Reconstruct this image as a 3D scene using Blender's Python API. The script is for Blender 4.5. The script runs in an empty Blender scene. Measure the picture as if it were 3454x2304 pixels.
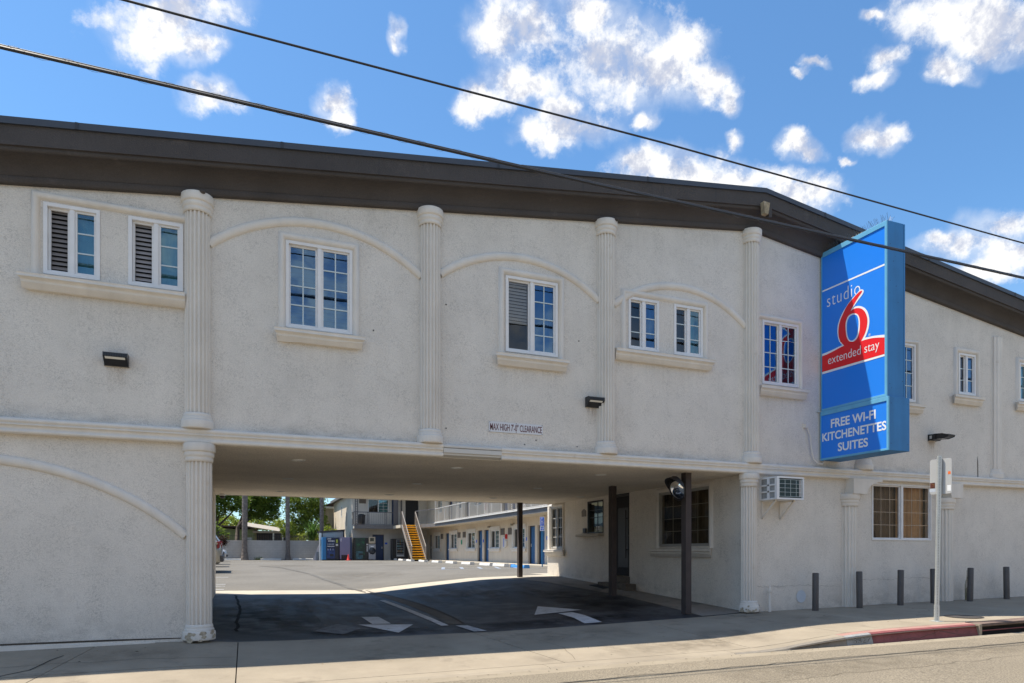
import bpy, bmesh, math, random
from math import sin, cos, pi, sqrt, radians, atan2, asin
from mathutils import Vector, Matrix
from mathutils.geometry import tessellate_polygon

SC = bpy.context.scene
COL = SC.collection
RNG = random.Random(11)

# ------------------------------------------------------------------ camera
cam_d = bpy.data.cameras.new('camera')
cam = bpy.data.objects.new('camera', cam_d)
COL.objects.link(cam)
cam.location = (0.0, -9.8, 1.17)
cam.rotation_euler = (radians(90), 0, radians(-21.77))
cam_d.sensor_width = 36.0
cam_d.lens = 23.41
cam_d.shift_y = 0.2056
cam_d.clip_start = 0.05
cam_d.clip_end = 3000
SC.camera = cam

# ------------------------------------------------------------------ sun, sky, exposure
SUN_TO = Vector((0.38, -0.204, -1.0)).normalized()      # way the sunlight travels
SUN_EL = asin(-SUN_TO.z)
SUN_AZ = atan2(-SUN_TO.x, -SUN_TO.y)                     # from +Y towards +X
sun_d = bpy.data.lights.new('sun', 'SUN')
sun_d.energy = 3.45
sun_d.angle = radians(0.53)
sun_d.color = (1.0, 0.91, 0.77)
sun = bpy.data.objects.new('sun', sun_d)
COL.objects.link(sun)
sun.rotation_euler = SUN_TO.to_track_quat('-Z', 'Y').to_euler()
sun.location = (-10, 10, 40)

SC.view_settings.view_transform = 'Standard'
SC.view_settings.look = 'None'
SC.view_settings.exposure = 1.08
SC.view_settings.gamma = 1.0
SC.view_settings.use_curve_mapping = False
SC.render.engine = 'CYCLES'
SC.cycles.max_bounces = 8
SC.cycles.diffuse_bounces = 5
SC.cycles.glossy_bounces = 4
SC.cycles.transmission_bounces = 6
SC.cycles.transparent_max_bounces = 10
SC.cycles.sample_clamp_indirect = 6.0
SC.cycles.caustics_reflective = False
SC.cycles.caustics_refractive = False
SC.cycles.use_denoising = True

# cumulus clouds: each is a pair of vectors dual to the cloud's half-width and half-height, so that the
# two dot products with a sky direction give its place inside the cloud
CLOUDS = [((16.04,1.44,-0.0),(-9.11,-22.82,30.88)),((38.74,2.04,-0.0),(-16.04,-40.17,57.59)),((26.31,2.62,-0.0),(-12.25,-30.67,43.58)),((33.3,1.3,-0.0),(-12.55,-31.43,49.88)),((64.24,3.38,-0.0),(-18.71,-46.86,73.02)),((46.06,-5.66,-0.0),(-11.36,-28.43,44.89)),((56.3,-7.27,-0.0),(-14.9,-37.32,61.11)),((113.7,-26.12,-0.0),(-21.09,-52.8,72.07)),((100.83,-22.56,0.0),(-20.37,-51.0,71.42)),((28.15,-10.71,0.0),(-5.98,-14.98,20.44)),((37.62,-16.26,-0.0),(-8.44,-21.13,28.68)),((22.99,-9.63,-0.0),(-10.17,-25.46,39.18)),((12.3,-7.23,-0.0),(-5.19,-13.0,18.81)),((13.33,-8.79,0.0),(-6.32,-15.83,23.46)),((26.71,-19.46,-0.0),(-11.64,-29.15,41.17)),((24.43,-18.96,0.0),(-12.3,-30.8,47.05)),((45.59,-37.42,-0.0),(-14.22,-35.62,56.22)),((23.44,-12.44,-0.0),(-14.56,-36.45,48.38)),((34.73,-16.88,-0.0),(-11.0,-27.54,44.94)),((15.98,-7.88,0.0),(-12.51,-31.33,53.29)),((28.37,-10.08,-0.0),(-12.28,-30.75,49.24)),((18.75,-12.26,0.0),(-9.44,-23.65,43.93)),((12.23,-9.15,0.0),(-8.03,-20.11,37.94)),((19.63,-16.65,-0.0),(-11.19,-28.02,53.69)),((16.15,-16.39,-0.0),(-8.13,-20.36,40.3)),((34.83,-34.8,0.0),(-14.18,-35.5,62.34)),((42.9,-44.33,-0.0),(-18.08,-45.28,80.4)),((30.38,-36.14,0.0),(-15.1,-37.8,64.74)),((32.4,-40.18,-0.0),(-14.83,-37.14,64.99)),((75.52,-84.93,-0.0),(-31.41,-78.66,142.29)),((52.62,-44.64,0.0),(-21.06,-52.72,91.6)),((40.24,-49.74,0.0),(-21.19,-53.06,76.75)),((36.52,-44.36,0.0),(-19.99,-50.05,75.56)),((9.58,-14.25,-0.0),(-9.25,-23.15,31.07)),((12.02,-18.71,-0.0),(-13.31,-33.34,46.55)),((26.97,-38.17,-0.0),(-15.37,-38.48,57.03)),((65.23,-78.46,0.0),(-39.35,-98.54,130.79)),((47.06,-49.17,0.0),(-50.85,-127.32,185.83)),((75.25,-75.76,0.0),(-56.41,-141.26,209.98)),((64.32,-41.85,0.0),(-23.12,-57.9,96.77)),((15.12,-24.46,0.0),(-9.11,-22.82,50.07)),((11.57,-17.09,-0.0),(-11.0,-27.53,64.53)),((12.13,-19.76,-0.0),(-8.2,-20.54,49.58)),((28.32,-39.96,-0.0),(-16.83,-42.13,95.95)),((14.91,-23.21,-0.0),(-16.39,-41.04,104.26))]

def make_world():
    w = bpy.data.worlds.new('World')
    SC.world = w
    w.use_nodes = True
    nt = w.node_tree
    nt.nodes.clear()
    N, Lk = nt.nodes.new, nt.links.new
    def math_(op, a, b=None, c=None, clamp=False):
        q = N('ShaderNodeMath'); q.operation = op; q.use_clamp = clamp
        for k, v in enumerate((a, b, c)):
            if v is None: continue
            if isinstance(v, (int, float)): q.inputs[k].default_value = v
            else: Lk(v, q.inputs[k])
        return q.outputs[0]
    def noise(vec, scale, detail, rough, dist=0.0):
        q = N('ShaderNodeTexNoise'); q.inputs['Scale'].default_value = scale; q.inputs['Detail'].default_value = detail
        q.inputs['Roughness'].default_value = rough; q.inputs['Distortion'].default_value = dist
        Lk(vec, q.inputs['Vector']); return q
    def remap(v, a, b, lo=0.0, hi=1.0):
        q = N('ShaderNodeMapRange'); q.interpolation_type = 'SMOOTHSTEP'
        for k, x in ((1, a), (2, b), (3, lo), (4, hi)): q.inputs[k].default_value = x
        Lk(v, q.inputs[0]); return q.outputs[0]
    def vec(op, a, b, c=None):
        q = N('ShaderNodeVectorMath'); q.operation = op
        for k, v in enumerate((a, b, c)):
            if v is None: continue
            if isinstance(v, tuple): q.inputs[k].default_value = v
            else: Lk(v, q.inputs[k])
        return q
    def blend(f, a, b, mode='MIX'):
        q = N('ShaderNodeMix'); q.data_type = 'RGBA'; q.blend_type = mode
        for k, v in ((0, f), (6, a), (7, b)):
            if isinstance(v, (int, float)): q.inputs[k].default_value = v
            elif isinstance(v, tuple): q.inputs[k].default_value = (*v, 1)
            else: Lk(v, q.inputs[k])
        return q.outputs[2]
    out = N('ShaderNodeOutputWorld')
    bg = N('ShaderNodeBackground')
    bg.inputs['Strength'].default_value = 0.095
    Lk(bg.outputs[0], out.inputs[0])
    sky = N('ShaderNodeTexSky')
    sky.sky_type = 'NISHITA'
    sky.sun_disc = False
    sky.sun_elevation = SUN_EL
    sky.sun_rotation = SUN_AZ
    sky.altitude = 80
    sky.air_density = 1.0
    sky.dust_density = 0.25
    sky.ozone_density = 3.0
    tc = N('ShaderNodeTexCoord')
    d = tc.outputs['Generated']
    # the sky direction is warped at two scales so that cloud outlines billow and fray
    wa = noise(d, 8, 4, 0.6); wb = noise(d, 34, 4, 0.6)
    d1 = vec('MULTIPLY_ADD', vec('SUBTRACT', wa.outputs['Color'], (.5, .5, .5)).outputs[0], (.070, .070, .070), d).outputs[0]
    d2 = vec('MULTIPLY_ADD', vec('SUBTRACT', wb.outputs['Color'], (.5, .5, .5)).outputs[0], (.022, .022, .022), d1).outputs[0]
    acc = None
    for a, b in CLOUDS:
        da = vec('DOT_PRODUCT', d2, a); db = vec('DOT_PRODUCT', d2, b)
        cx = N('ShaderNodeCombineXYZ'); Lk(da.outputs['Value'], cx.inputs[0]); Lk(db.outputs['Value'], cx.inputs[1])
        ln = vec('LENGTH', cx.outputs[0], None).outputs['Value']
        acc = ln if acc is None else math_('SMOOTH_MIN', acc, ln, 0.5)
    core = math_('SUBTRACT', 1.28, acc)
    # the same kind of cloud over the part of the sky behind the viewer
    n2 = noise(d, 2.6, 3, 0.5)
    sx = N('ShaderNodeSeparateXYZ'); Lk(d, sx.inputs[0])
    back = N('ShaderNodeMapRange'); back.inputs[1].default_value = 0.15; back.inputs[2].default_value = -0.35
    back.inputs[3].default_value = -3.0; back.inputs[4].default_value = -1.10
    Lk(sx.outputs['Y'], back.inputs[0])
    core = math_('MAXIMUM', core, math_('MULTIPLY_ADD', n2.outputs['Fac'], 2.6, back.outputs[0]))
    core = math_('MINIMUM', core, 0.9)
    fb = noise(d, 21, 15, 0.66, 0.1).outputs['Fac']
    tot = math_('MULTIPLY_ADD', core, 0.95, math_('MULTIPLY_ADD', fb, 2.5, -1.30))
    alpha = remap(tot, -0.08, 0.88, 0.0, 0.98)
    # thin veil around and between the puffs
    veil = remap(math_('MULTIPLY_ADD', core, 0.8, noise(d, 11, 10, 0.6, 0.4).outputs['Fac']), 0.36, 1.1, 0.0, 0.42)
    alpha = math_('MAXIMUM', alpha, veil)
    # relief: cloud overhead shades what is under it
    up = vec('ADD', d, (0.0, 0.0, 0.028)).outputs[0]
    fu = noise(up, 21, 6, 0.66, 0.1).outputs['Fac']
    rel = math_('MULTIPLY_ADD', core, -0.16, math_('SUBTRACT', fb, fu))
    cl = blend(remap(rel, -0.27, -0.02), (3.15, 3.34, 3.95), (5.7, 5.65, 5.55))
    blue = blend(1.0, sky.outputs[0], (0.68, 0.94, 1.05), 'MULTIPLY')
    # the air pales towards the horizon all the way round
    pale = remap(sx.outputs['Z'], 0.42, 0.04, 0.0, 0.40)
    blue = blend(pale, blue, (2.9, 3.6, 4.5))
    Lk(blend(alpha, blue, cl), bg.inputs['Color'])
make_world()

# ------------------------------------------------------------------ materials
MATS = {}
def mat(name, col, rough=0.7, var=0.10, vscale=1.3, grain=0.0, gscale=90, bump=0.0, bscale=90, metal=0.0, spec=0.5,
        streak=0.0, coat=0.0, stain=None, stain_at=0.62, stain_scale=0.9, worm=0.0, wscale=22):
    """Principled material whose colour varies with world position: broad variation, vertical weather streaks, fine grain, stains."""
    if name in MATS: return MATS[name]
    m = bpy.data.materials.new(name); MATS[name] = m
    m.use_nodes = True
    nt = m.node_tree; N, Lk = nt.nodes.new, nt.links.new
    b = nt.nodes['Principled BSDF']
    b.inputs['Roughness'].default_value = rough
    b.inputs['Metallic'].default_value = metal
    b.inputs['Specular IOR Level'].default_value = spec
    b.inputs['Coat Weight'].default_value = coat
    geo = N('ShaderNodeNewGeometry'); P = geo.outputs['Position']
    cur = None
    def scale_by(fac_socket, lo, hi, cur):
        mr = N('ShaderNodeMapRange'); mr.inputs[1].default_value = 0.3; mr.inputs[2].default_value = 0.7
        mr.inputs[3].default_value = lo; mr.inputs[4].default_value = hi
        Lk(fac_socket, mr.inputs[0])
        mu = N('ShaderNodeVectorMath'); mu.operation = 'SCALE'
        if cur is None: mu.inputs[0].default_value = col
        else: Lk(cur, mu.inputs[0])
        Lk(mr.outputs[0], mu.inputs['Scale'])
        return mu.outputs[0]
    if var:
        n = N('ShaderNodeTexNoise'); n.inputs['Scale'].default_value = vscale; n.inputs['Detail'].default_value = 6
        n.inputs['Roughness'].default_value = 0.65
        Lk(P, n.inputs['Vector']); cur = scale_by(n.outputs['Fac'], 1 - var, 1 + var, cur)
    if streak:
        mp = N('ShaderNodeMapping'); mp.inputs['Scale'].default_value = (6, 6, 0.35); Lk(P, mp.inputs['Vector'])
        n = N('ShaderNodeTexNoise'); n.inputs['Scale'].default_value = 1.2; n.inputs['Detail'].default_value = 4
        Lk(mp.outputs[0], n.inputs['Vector']); cur = scale_by(n.outputs['Fac'], 1 - streak, 1 + streak * 0.6, cur)
    if grain:
        n = N('ShaderNodeTexNoise'); n.inputs['Scale'].default_value = gscale; n.inputs['Detail'].default_value = 3
        n.inputs['Roughness'].default_value = 0.7
        Lk(P, n.inputs['Vector']); cur = scale_by(n.outputs['Fac'], 1 - grain, 1 + grain * 0.7, cur)
    worm_h = None
    if worm:
        # shade of trowelled furrows painted into the colour: thin wandering lines, in patches
        n = N('ShaderNodeTexNoise'); n.inputs['Scale'].default_value = wscale; n.inputs['Detail'].default_value = 3; n.inputs['Roughness'].default_value = 0.55; n.inputs['Distortion'].default_value = 0.8
        Lk(P, n.inputs['Vector'])
        a1 = N('ShaderNodeMath'); a1.operation = 'SUBTRACT'; a1.inputs[1].default_value = 0.5; Lk(n.outputs['Fac'], a1.inputs[0])
        a2 = N('ShaderNodeMath'); a2.operation = 'ABSOLUTE'; Lk(a1.outputs[0], a2.inputs[0])
        mr = N('ShaderNodeMapRange'); mr.interpolation_type = 'SMOOTHSTEP'; mr.inputs[1].default_value = 0.0; mr.inputs[2].default_value = 0.045; Lk(a2.outputs[0], mr.inputs[0])
        n4 = N('ShaderNodeTexNoise'); n4.inputs['Scale'].default_value = 3.1; n4.inputs['Detail'].default_value = 4; Lk(P, n4.inputs['Vector'])
        pr = N('ShaderNodeMapRange'); pr.inputs[1].default_value = 0.36; pr.inputs[2].default_value = 0.62; pr.inputs[3].default_value = worm*0.25; pr.inputs[4].default_value = worm; Lk(n4.outputs['Fac'], pr.inputs[0])
        iv = N('ShaderNodeMath'); iv.operation = 'SUBTRACT'; iv.inputs[0].default_value = 1.0; Lk(mr.outputs[0], iv.inputs[1])
        am = N('ShaderNodeMath'); am.operation = 'MULTIPLY'; Lk(iv.outputs[0], am.inputs[0]); Lk(pr.outputs[0], am.inputs[1])
        fa = N('ShaderNodeMath'); fa.operation = 'SUBTRACT'; fa.inputs[0].default_value = 1.0; Lk(am.outputs[0], fa.inputs[1])
        mu = N('ShaderNodeVectorMath'); mu.operation = 'SCALE'; Lk(cur, mu.inputs[0]); Lk(fa.outputs[0], mu.inputs['Scale']); cur = mu.outputs[0]
    if stain:
        n = N('ShaderNodeTexNoise'); n.inputs['Scale'].default_value = stain_scale; n.inputs['Detail'].default_value = 7
        n.inputs['Roughness'].default_value = 0.7
        Lk(P, n.inputs['Vector'])
        mr = N('ShaderNodeMapRange'); mr.inputs[1].default_value = stain_at; mr.inputs[2].default_value = stain_at + 0.14
        Lk(n.outputs['Fac'], mr.inputs[0])
        mx = N('ShaderNodeMix'); mx.data_type = 'RGBA'; Lk(mr.outputs[0], mx.inputs[0])
        if cur is None: mx.inputs[6].default_value = (*col, 1)
        else: Lk(cur, mx.inputs[6])
        mx.inputs[7].default_value = (*stain, 1); cur = mx.outputs[2]
    if cur is None: b.inputs['Base Color'].default_value = (*col, 1)
    else: Lk(cur, b.inputs['Base Color'])
    if bump:
        n = N('ShaderNodeTexNoise'); n.inputs['Scale'].default_value = bscale; n.inputs['Detail'].default_value = 4
        n.inputs['Roughness'].default_value = 0.65
        Lk(P, n.inputs['Vector'])
        bp = N('ShaderNodeBump'); bp.inputs['Strength'].default_value = bump; bp.inputs['Distance'].default_value = 0.01
        Lk(n.outputs['Fac'], bp.inputs['Height']); Lk(bp.outputs[0], b.inputs['Normal'])
    return m

def glass_mat(name, tint, refl=0.16, rcol=(0.8, 0.9, 1.0), boost=2.0):
    """Window pane: see-through tinted glass with a mirror coat that grows towards grazing view."""
    if name in MATS: return MATS[name]
    m = bpy.data.materials.new(name); MATS[name] = m
    m.use_nodes = True
    nt = m.node_tree; nt.nodes.clear(); N, Lk = nt.nodes.new, nt.links.new
    out = N('ShaderNodeOutputMaterial'); mx = N('ShaderNodeMixShader')
    tr = N('ShaderNodeBsdfTransparent'); tr.inputs[0].default_value = (*tint, 1)
    gl = N('ShaderNodeBsdfGlossy'); gl.inputs['Roughness'].default_value = 0.015; gl.inputs[0].default_value = (*rcol, 1)
    fr = N('ShaderNodeFresnel'); fr.inputs[0].default_value = 1.5
    ma = N('ShaderNodeMath'); ma.operation = 'MULTIPLY_ADD'; ma.use_clamp = True
    ma.inputs[1].default_value = boost; ma.inputs[2].default_value = refl
    Lk(fr.outputs[0], ma.inputs[0]); Lk(ma.outputs[0], mx.inputs[0]); Lk(tr.outputs[0], mx.inputs[1]); Lk(gl.outputs[0], mx.inputs[2])
    nz = N('ShaderNodeTexNoise'); nz.inputs['Scale'].default_value = 2.2
    geo = N('ShaderNodeNewGeometry'); Lk(geo.outputs['Position'], nz.inputs['Vector'])
    bp = N('ShaderNodeBump'); bp.inputs['Strength'].default_value = 0.05; bp.inputs['Distance'].default_value = 0.02
    Lk(nz.outputs['Fac'], bp.inputs['Height']); Lk(bp.outputs[0], gl.inputs['Normal'])
    Lk(mx.outputs[0], out.inputs[0])
    return m

def leaf_mat(name, c1, c2, rough=0.5):
    if name in MATS: return MATS[name]
    m = bpy.data.materials.new(name); MATS[name] = m
    m.use_nodes = True
    nt = m.node_tree; N, Lk = nt.nodes.new, nt.links.new
    b = nt.nodes['Principled BSDF']; b.inputs['Roughness'].default_value = rough
    geo = N('ShaderNodeNewGeometry')
    wn = N('ShaderNodeTexNoise'); wn.inputs['Scale'].default_value = 1.1; wn.inputs['Detail'].default_value = 5
    Lk(geo.outputs['Position'], wn.inputs['Vector'])
    mr = N('ShaderNodeMapRange'); mr.inputs[1].default_value = 0.35; mr.inputs[2].default_value = 0.65; Lk(wn.outputs['Fac'], mr.inputs[0])
    ri = N('ShaderNodeMath'); ri.operation = 'MULTIPLY_ADD'; ri.inputs[1].default_value = 0.5
    Lk(geo.outputs['Random Per Island'], ri.inputs[0])
    ha = N('ShaderNodeMath'); ha.operation = 'MULTIPLY'; ha.inputs[1].default_value = 0.5; Lk(mr.outputs[0], ha.inputs[0]); Lk(ha.outputs[0], ri.inputs[2])
    mx = N('ShaderNodeMix'); mx.data_type = 'RGBA'; mx.inputs[6].default_value = (*c1, 1); mx.inputs[7].default_value = (*c2, 1)
    Lk(ri.outputs[0], mx.inputs[0]); Lk(mx.outputs[2], b.inputs['Base Color'])
    tl = N('ShaderNodeBsdfTranslucent'); Lk(mx.outputs[2], tl.inputs[0])
    ms = N('ShaderNodeMixShader'); ms.inputs[0].default_value = 0.55
    Lk(b.outputs[0], ms.inputs[1]); Lk(tl.outputs[0], ms.inputs[2]); Lk(ms.outputs[0], nt.nodes['Material Output'].inputs[0])
    return m

STUCCO = mat('stucco', (0.725, 0.682, 0.618), 0.92, var=0.08, vscale=1.3, streak=0.02, grain=0.13, gscale=70, bump=0.9, bscale=50, spec=0.2, worm=0.24,
             stain=(0.64, 0.60, 0.545), stain_at=0.58, stain_scale=2.6)
TRIM = mat('painted_trim', (0.725, 0.680, 0.615), 0.8, var=0.06, vscale=2.0, streak=0.05, grain=0.06, gscale=120, bump=0.22, bscale=90, spec=0.25,
           stain=(0.52, 0.45, 0.36), stain_at=0.64, stain_scale=3.0)
SOFFIT = mat('soffit_stucco', (0.80, 0.725, 0.615), 0.92, var=0.10, vscale=0.8, grain=0.22, gscale=40, bump=1.0, bscale=34, spec=0.2, worm=0.2, wscale=14)
CORNICE = mat('brown_cornice', (0.070, 0.061, 0.057), 0.75, var=0.18, vscale=1.1, grain=0.18, gscale=70, bump=0.5, bscale=50, spec=0.35,
              stain=(0.118, 0.104, 0.095), stain_at=0.62, stain_scale=1.8)
CAPM = mat('roof_cap_metal', (0.045, 0.055, 0.075), 0.5, var=0.12, vscale=1.0, spec=0.5)
ROOFM = mat('roof_felt', (0.10, 0.10, 0.10), 0.9, bump=0.3)
VINYL = mat('white_vinyl', (0.76, 0.755, 0.75), 0.4, var=0.05, vscale=5, streak=0.04, spec=0.45)
MUNTIN = mat('muntin_white', (0.54, 0.62, 0.64), 0.4, var=0.02)
DARKROOM = mat('dark_room', (0.035, 0.036, 0.040), 0.9, var=0)
SHADEROOM = mat('dim_room', (0.10, 0.10, 0.10), 0.9, var=0)
SLATM = mat('taupe_blind', (0.24, 0.215, 0.205), 0.6, var=0.05)
SLATW = mat('white_blind', (0.58, 0.58, 0.57), 0.6, var=0.05)
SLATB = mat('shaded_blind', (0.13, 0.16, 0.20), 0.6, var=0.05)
CURT_T = mat('pale_curtain', (0.32, 0.46, 0.50), 0.8, var=0.1)
CURT_P = mat('purple_curtain', (0.16, 0.11, 0.30), 0.8, var=0.25, vscale=6)
CURT_B = mat('tan_reflection_curtain', (0.66, 0.42, 0.235), 0.85, var=0.12, vscale=5, streak=0.25)  # brown curtain with the pane's sunlit tan reflection put into its colour
CURT_D = mat('brown_curtain', (0.16, 0.12, 0.09), 0.85, var=0.2, vscale=5, streak=0.3)
CURT_G = mat('green_curtain', (0.10, 0.22, 0.20), 0.85, var=0.2, vscale=4, streak=0.3)
GLASS = glass_mat('window_glass', (0.62, 0.72, 0.76), 0.10, (0.75, 0.9, 1.0), 1.6)
GLASSB = glass_mat('blue_window_glass', (0.26, 0.44, 0.64), 0.15, (0.36, 0.62, 0.95), 1.6)
GLASST = glass_mat('teal_window_glass', (0.45, 0.72, 0.78), 0.12, (0.55, 0.85, 1.0), 1.4)
GLASSD = glass_mat('screen_glass', (0.42, 0.40, 0.38), 0.05, (0.8, 0.85, 0.9), 0.8)
CONC = mat('pavement_concrete', (0.315, 0.272, 0.212), 0.9, var=0.16, vscale=0.9, grain=0.10, gscale=140, bump=0.2, bscale=120, spec=0.25,
           stain=(0.225, 0.192, 0.15), stain_at=0.56, stain_scale=1.6)
CONCW = mat('pale_concrete', (0.47, 0.43, 0.36), 0.9, var=0.12, vscale=1.5, grain=0.08, gscale=120, bump=0.2, spec=0.25)
JOINT = mat('joint_dirt', (0.06, 0.05, 0.04), 0.95, var=0.1)
STREET = mat('street_asphalt', (0.245, 0.212, 0.162), 0.93, var=0.10, vscale=0.55, grain=0.62, gscale=58, bump=0.6, bscale=85, spec=0.25,
             stain=(0.20, 0.165, 0.12), stain_at=0.60, stain_scale=0.55)
GUTTER = mat('gutter_concrete', (0.30, 0.26, 0.20), 0.9, var=0.15, vscale=1.6, grain=0.12, gscale=100, bump=0.25, spec=0.2,
             stain=(0.22, 0.19, 0.15), stain_at=0.60)
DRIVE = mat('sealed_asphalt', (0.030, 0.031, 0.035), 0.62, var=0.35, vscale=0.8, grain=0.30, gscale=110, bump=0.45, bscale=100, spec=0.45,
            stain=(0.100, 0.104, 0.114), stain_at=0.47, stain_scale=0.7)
LOT = mat('lot_asphalt', (0.170, 0.161, 0.145), 0.92, var=0.16, vscale=0.5, grain=0.30, gscale=30, bump=0.3, spec=0.25,
          stain=(0.125, 0.12, 0.112), stain_at=0.62, stain_scale=0.3)
PAINTW = mat('road_paint', (0.56, 0.57, 0.59), 0.75, var=0.15, vscale=5, stain=(0.10, 0.10, 0.11), stain_at=0.575, stain_scale=11)
PAINTF = mat('faded_paint', (0.13, 0.135, 0.145), 0.8, var=0.3, vscale=7, stain=(0.04, 0.042, 0.05), stain_at=0.50, stain_scale=9)
PAINTBL = mat('blue_paint', (0.27, 0.32, 0.40), 0.85, var=0.25, vscale=3, stain=(0.19, 0.19, 0.185), stain_at=0.50, stain_scale=2)
REDK = mat('red_kerb_paint', (0.23, 0.068, 0.070), 0.75, var=0.22, vscale=4, grain=0.18, gscale=60, bump=0.3,
           stain=(0.10, 0.055, 0.055), stain_at=0.60, stain_scale=2.5)
REDP = mat('worn_red_kerb_paint', (0.38, 0.215, 0.185), 0.8, var=0.16, vscale=4, grain=0.15)
GREYK = mat('grey_kerb_paint', (0.30, 0.31, 0.31), 0.8, var=0.15, vscale=6, grain=0.2, stain=(0.12, 0.12, 0.12), stain_at=0.60, stain_scale=14)
BROWNP = mat('brown_post_paint', (0.068, 0.055, 0.052), 0.75, spec=0.25, var=0.12, vscale=4, bump=0.25, bscale=40)
CHAR = mat('charcoal_paint', (0.075, 0.072, 0.078), 0.55, var=0.08, vscale=4, streak=0.08)
BLACKM = mat('black_metal', (0.012, 0.013, 0.016), 0.35, var=0.05)
BLACKP = mat('black_plastic', (0.02, 0.02, 0.022), 0.5, var=0.05)
LENS = mat('lamp_lens', (0.75, 0.75, 0.7), 0.25, var=0.02)
GALV = mat('galvanised_steel', (0.50, 0.53, 0.52), 0.5, var=0.10, vscale=12, metal=0.25)
ALU = mat('sign_aluminium', (0.50, 0.50, 0.49), 0.45, var=0.06, metal=0.15)
SIGNBLUE = mat('sign_blue_face', (0.018, 0.225, 0.84), 0.32, var=0.02, vscale=0.6, spec=0.45)
SIGNBOX = mat('sign_blue_cabinet', (0.024, 0.185, 0.44), 0.5, var=0.09, vscale=2.0, streak=0.10)
SIGNTRIM = mat('sign_pale_trim', (0.13, 0.40, 0.62), 0.45, var=0.08, vscale=3)
SIGNRED = mat('sign_red', (0.78, 0.016, 0.022), 0.35, var=0.02)
SIGNWHITE = mat('sign_white', (0.84, 0.85, 0.86), 0.4, var=0.02)
CABLEM = mat('cable_black', (0.018, 0.018, 0.02), 0.5, var=0.05)
STRAND = mat('steel_strand', (0.13, 0.13, 0.13), 0.45, var=0.05, metal=0.6)
BLUEDOOR = mat('blue_door', (0.025, 0.125, 0.30), 0.45, var=0.06, vscale=2)
NAVYDOOR = mat('navy_door', (0.022, 0.055, 0.15), 0.45, var=0.06, vscale=2)
RAILM = mat('railing_paint', (0.48, 0.46, 0.43), 0.5, var=0.05)
RAILD = mat('shaded_railing_paint', (0.10, 0.10, 0.11), 0.5, var=0.05)  # railing paint darkened, so the shade on these rails is in the colour
WINGW = mat('wing_stucco', (0.69, 0.60, 0.48), 0.92, var=0.08, vscale=0.9, streak=0.06, grain=0.08, gscale=60, bump=0.4, bscale=50)
WINGG = mat('grey_fascia', (0.155, 0.15, 0.15), 0.8, var=0.12, grain=0.2, gscale=20, bump=0.5, bscale=25)
YELLOW = mat('yellow_tread', (0.80, 0.43, 0.015), 0.6, var=0.10, vscale=6)
STEELP = mat('stair_steel', (0.33, 0.30, 0.27), 0.5, var=0.12, vscale=6)
WHITEP = mat('white_paint', (0.72, 0.71, 0.68), 0.7, var=0.08, vscale=5)
STOPBL = mat('blue_stop', (0.06, 0.27, 0.62), 0.6, var=0.1)
BLOCKM = mat('painted_block', (0.48, 0.465, 0.445), 0.9, var=0.08, vscale=2.5, grain=0.10, gscale=40, bump=0.3, bscale=40)
MORTAR = mat('block_mortar', (0.37, 0.36, 0.34), 0.95, var=0.08)
PALMB = mat('palm_bark', (0.19, 0.162, 0.145), 0.9, var=0.35, vscale=5, grain=0.3, gscale=18, bump=0.9, bscale=16)
BARK = mat('tree_bark', (0.075, 0.058, 0.048), 0.9, var=0.25, vscale=4, bump=0.8, bscale=14)
LEAF_D = leaf_mat('dark_leaves', (0.055, 0.115, 0.016), (0.23, 0.31, 0.05))
LEAF_M = leaf_mat('mid_leaves', (0.07, 0.14, 0.02), (0.27, 0.33, 0.05))
LEAF_L = leaf_mat('lime_leaves', (0.15, 0.24, 0.025), (0.40, 0.42, 0.06))
LEAF_R = leaf_mat('russet_leaves', (0.040, 0.018, 0.014), (0.085, 0.040, 0.028))
BLADE = leaf_mat('green_blades', (0.045, 0.120, 0.020), (0.130, 0.230, 0.050))
GREENW = mat('green_house_wall', (0.20, 0.25, 0.125), 0.9, var=0.08, streak=0.08)
TANROOF = mat('tan_roof', (0.36, 0.32, 0.26), 0.9, var=0.12, vscale=3, grain=0.2, gscale=25)
BROWNW = mat('brown_wood', (0.085, 0.055, 0.042), 0.8, var=0.2)
EARTH = mat('bare_earth', (0.22, 0.19, 0.14), 0.95, var=0.2)
FARG = mat('far_ground', (0.20, 0.19, 0.16), 0.95, var=0.15, vscale=0.1)
BLUESIGN = mat('blue_sign', (0.02, 0.11, 0.62), 0.45, var=0.02)
MAROON = mat('maroon_print', (0.11, 0.018, 0.030), 0.6, var=0.05)
ORANGE = mat('orange_sticker', (0.85, 0.16, 0.02), 0.6, var=0.02)
REDPL = mat('red_cone', (0.62, 0.035, 0.03), 0.5, var=0.05)
CHROME = mat('mirror_glass', (0.88, 0.9, 0.92), 0.03, var=0, metal=1.0)
TYRE = mat('tyre_rubber', (0.015, 0.015, 0.016), 0.8, var=0.1)

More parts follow.
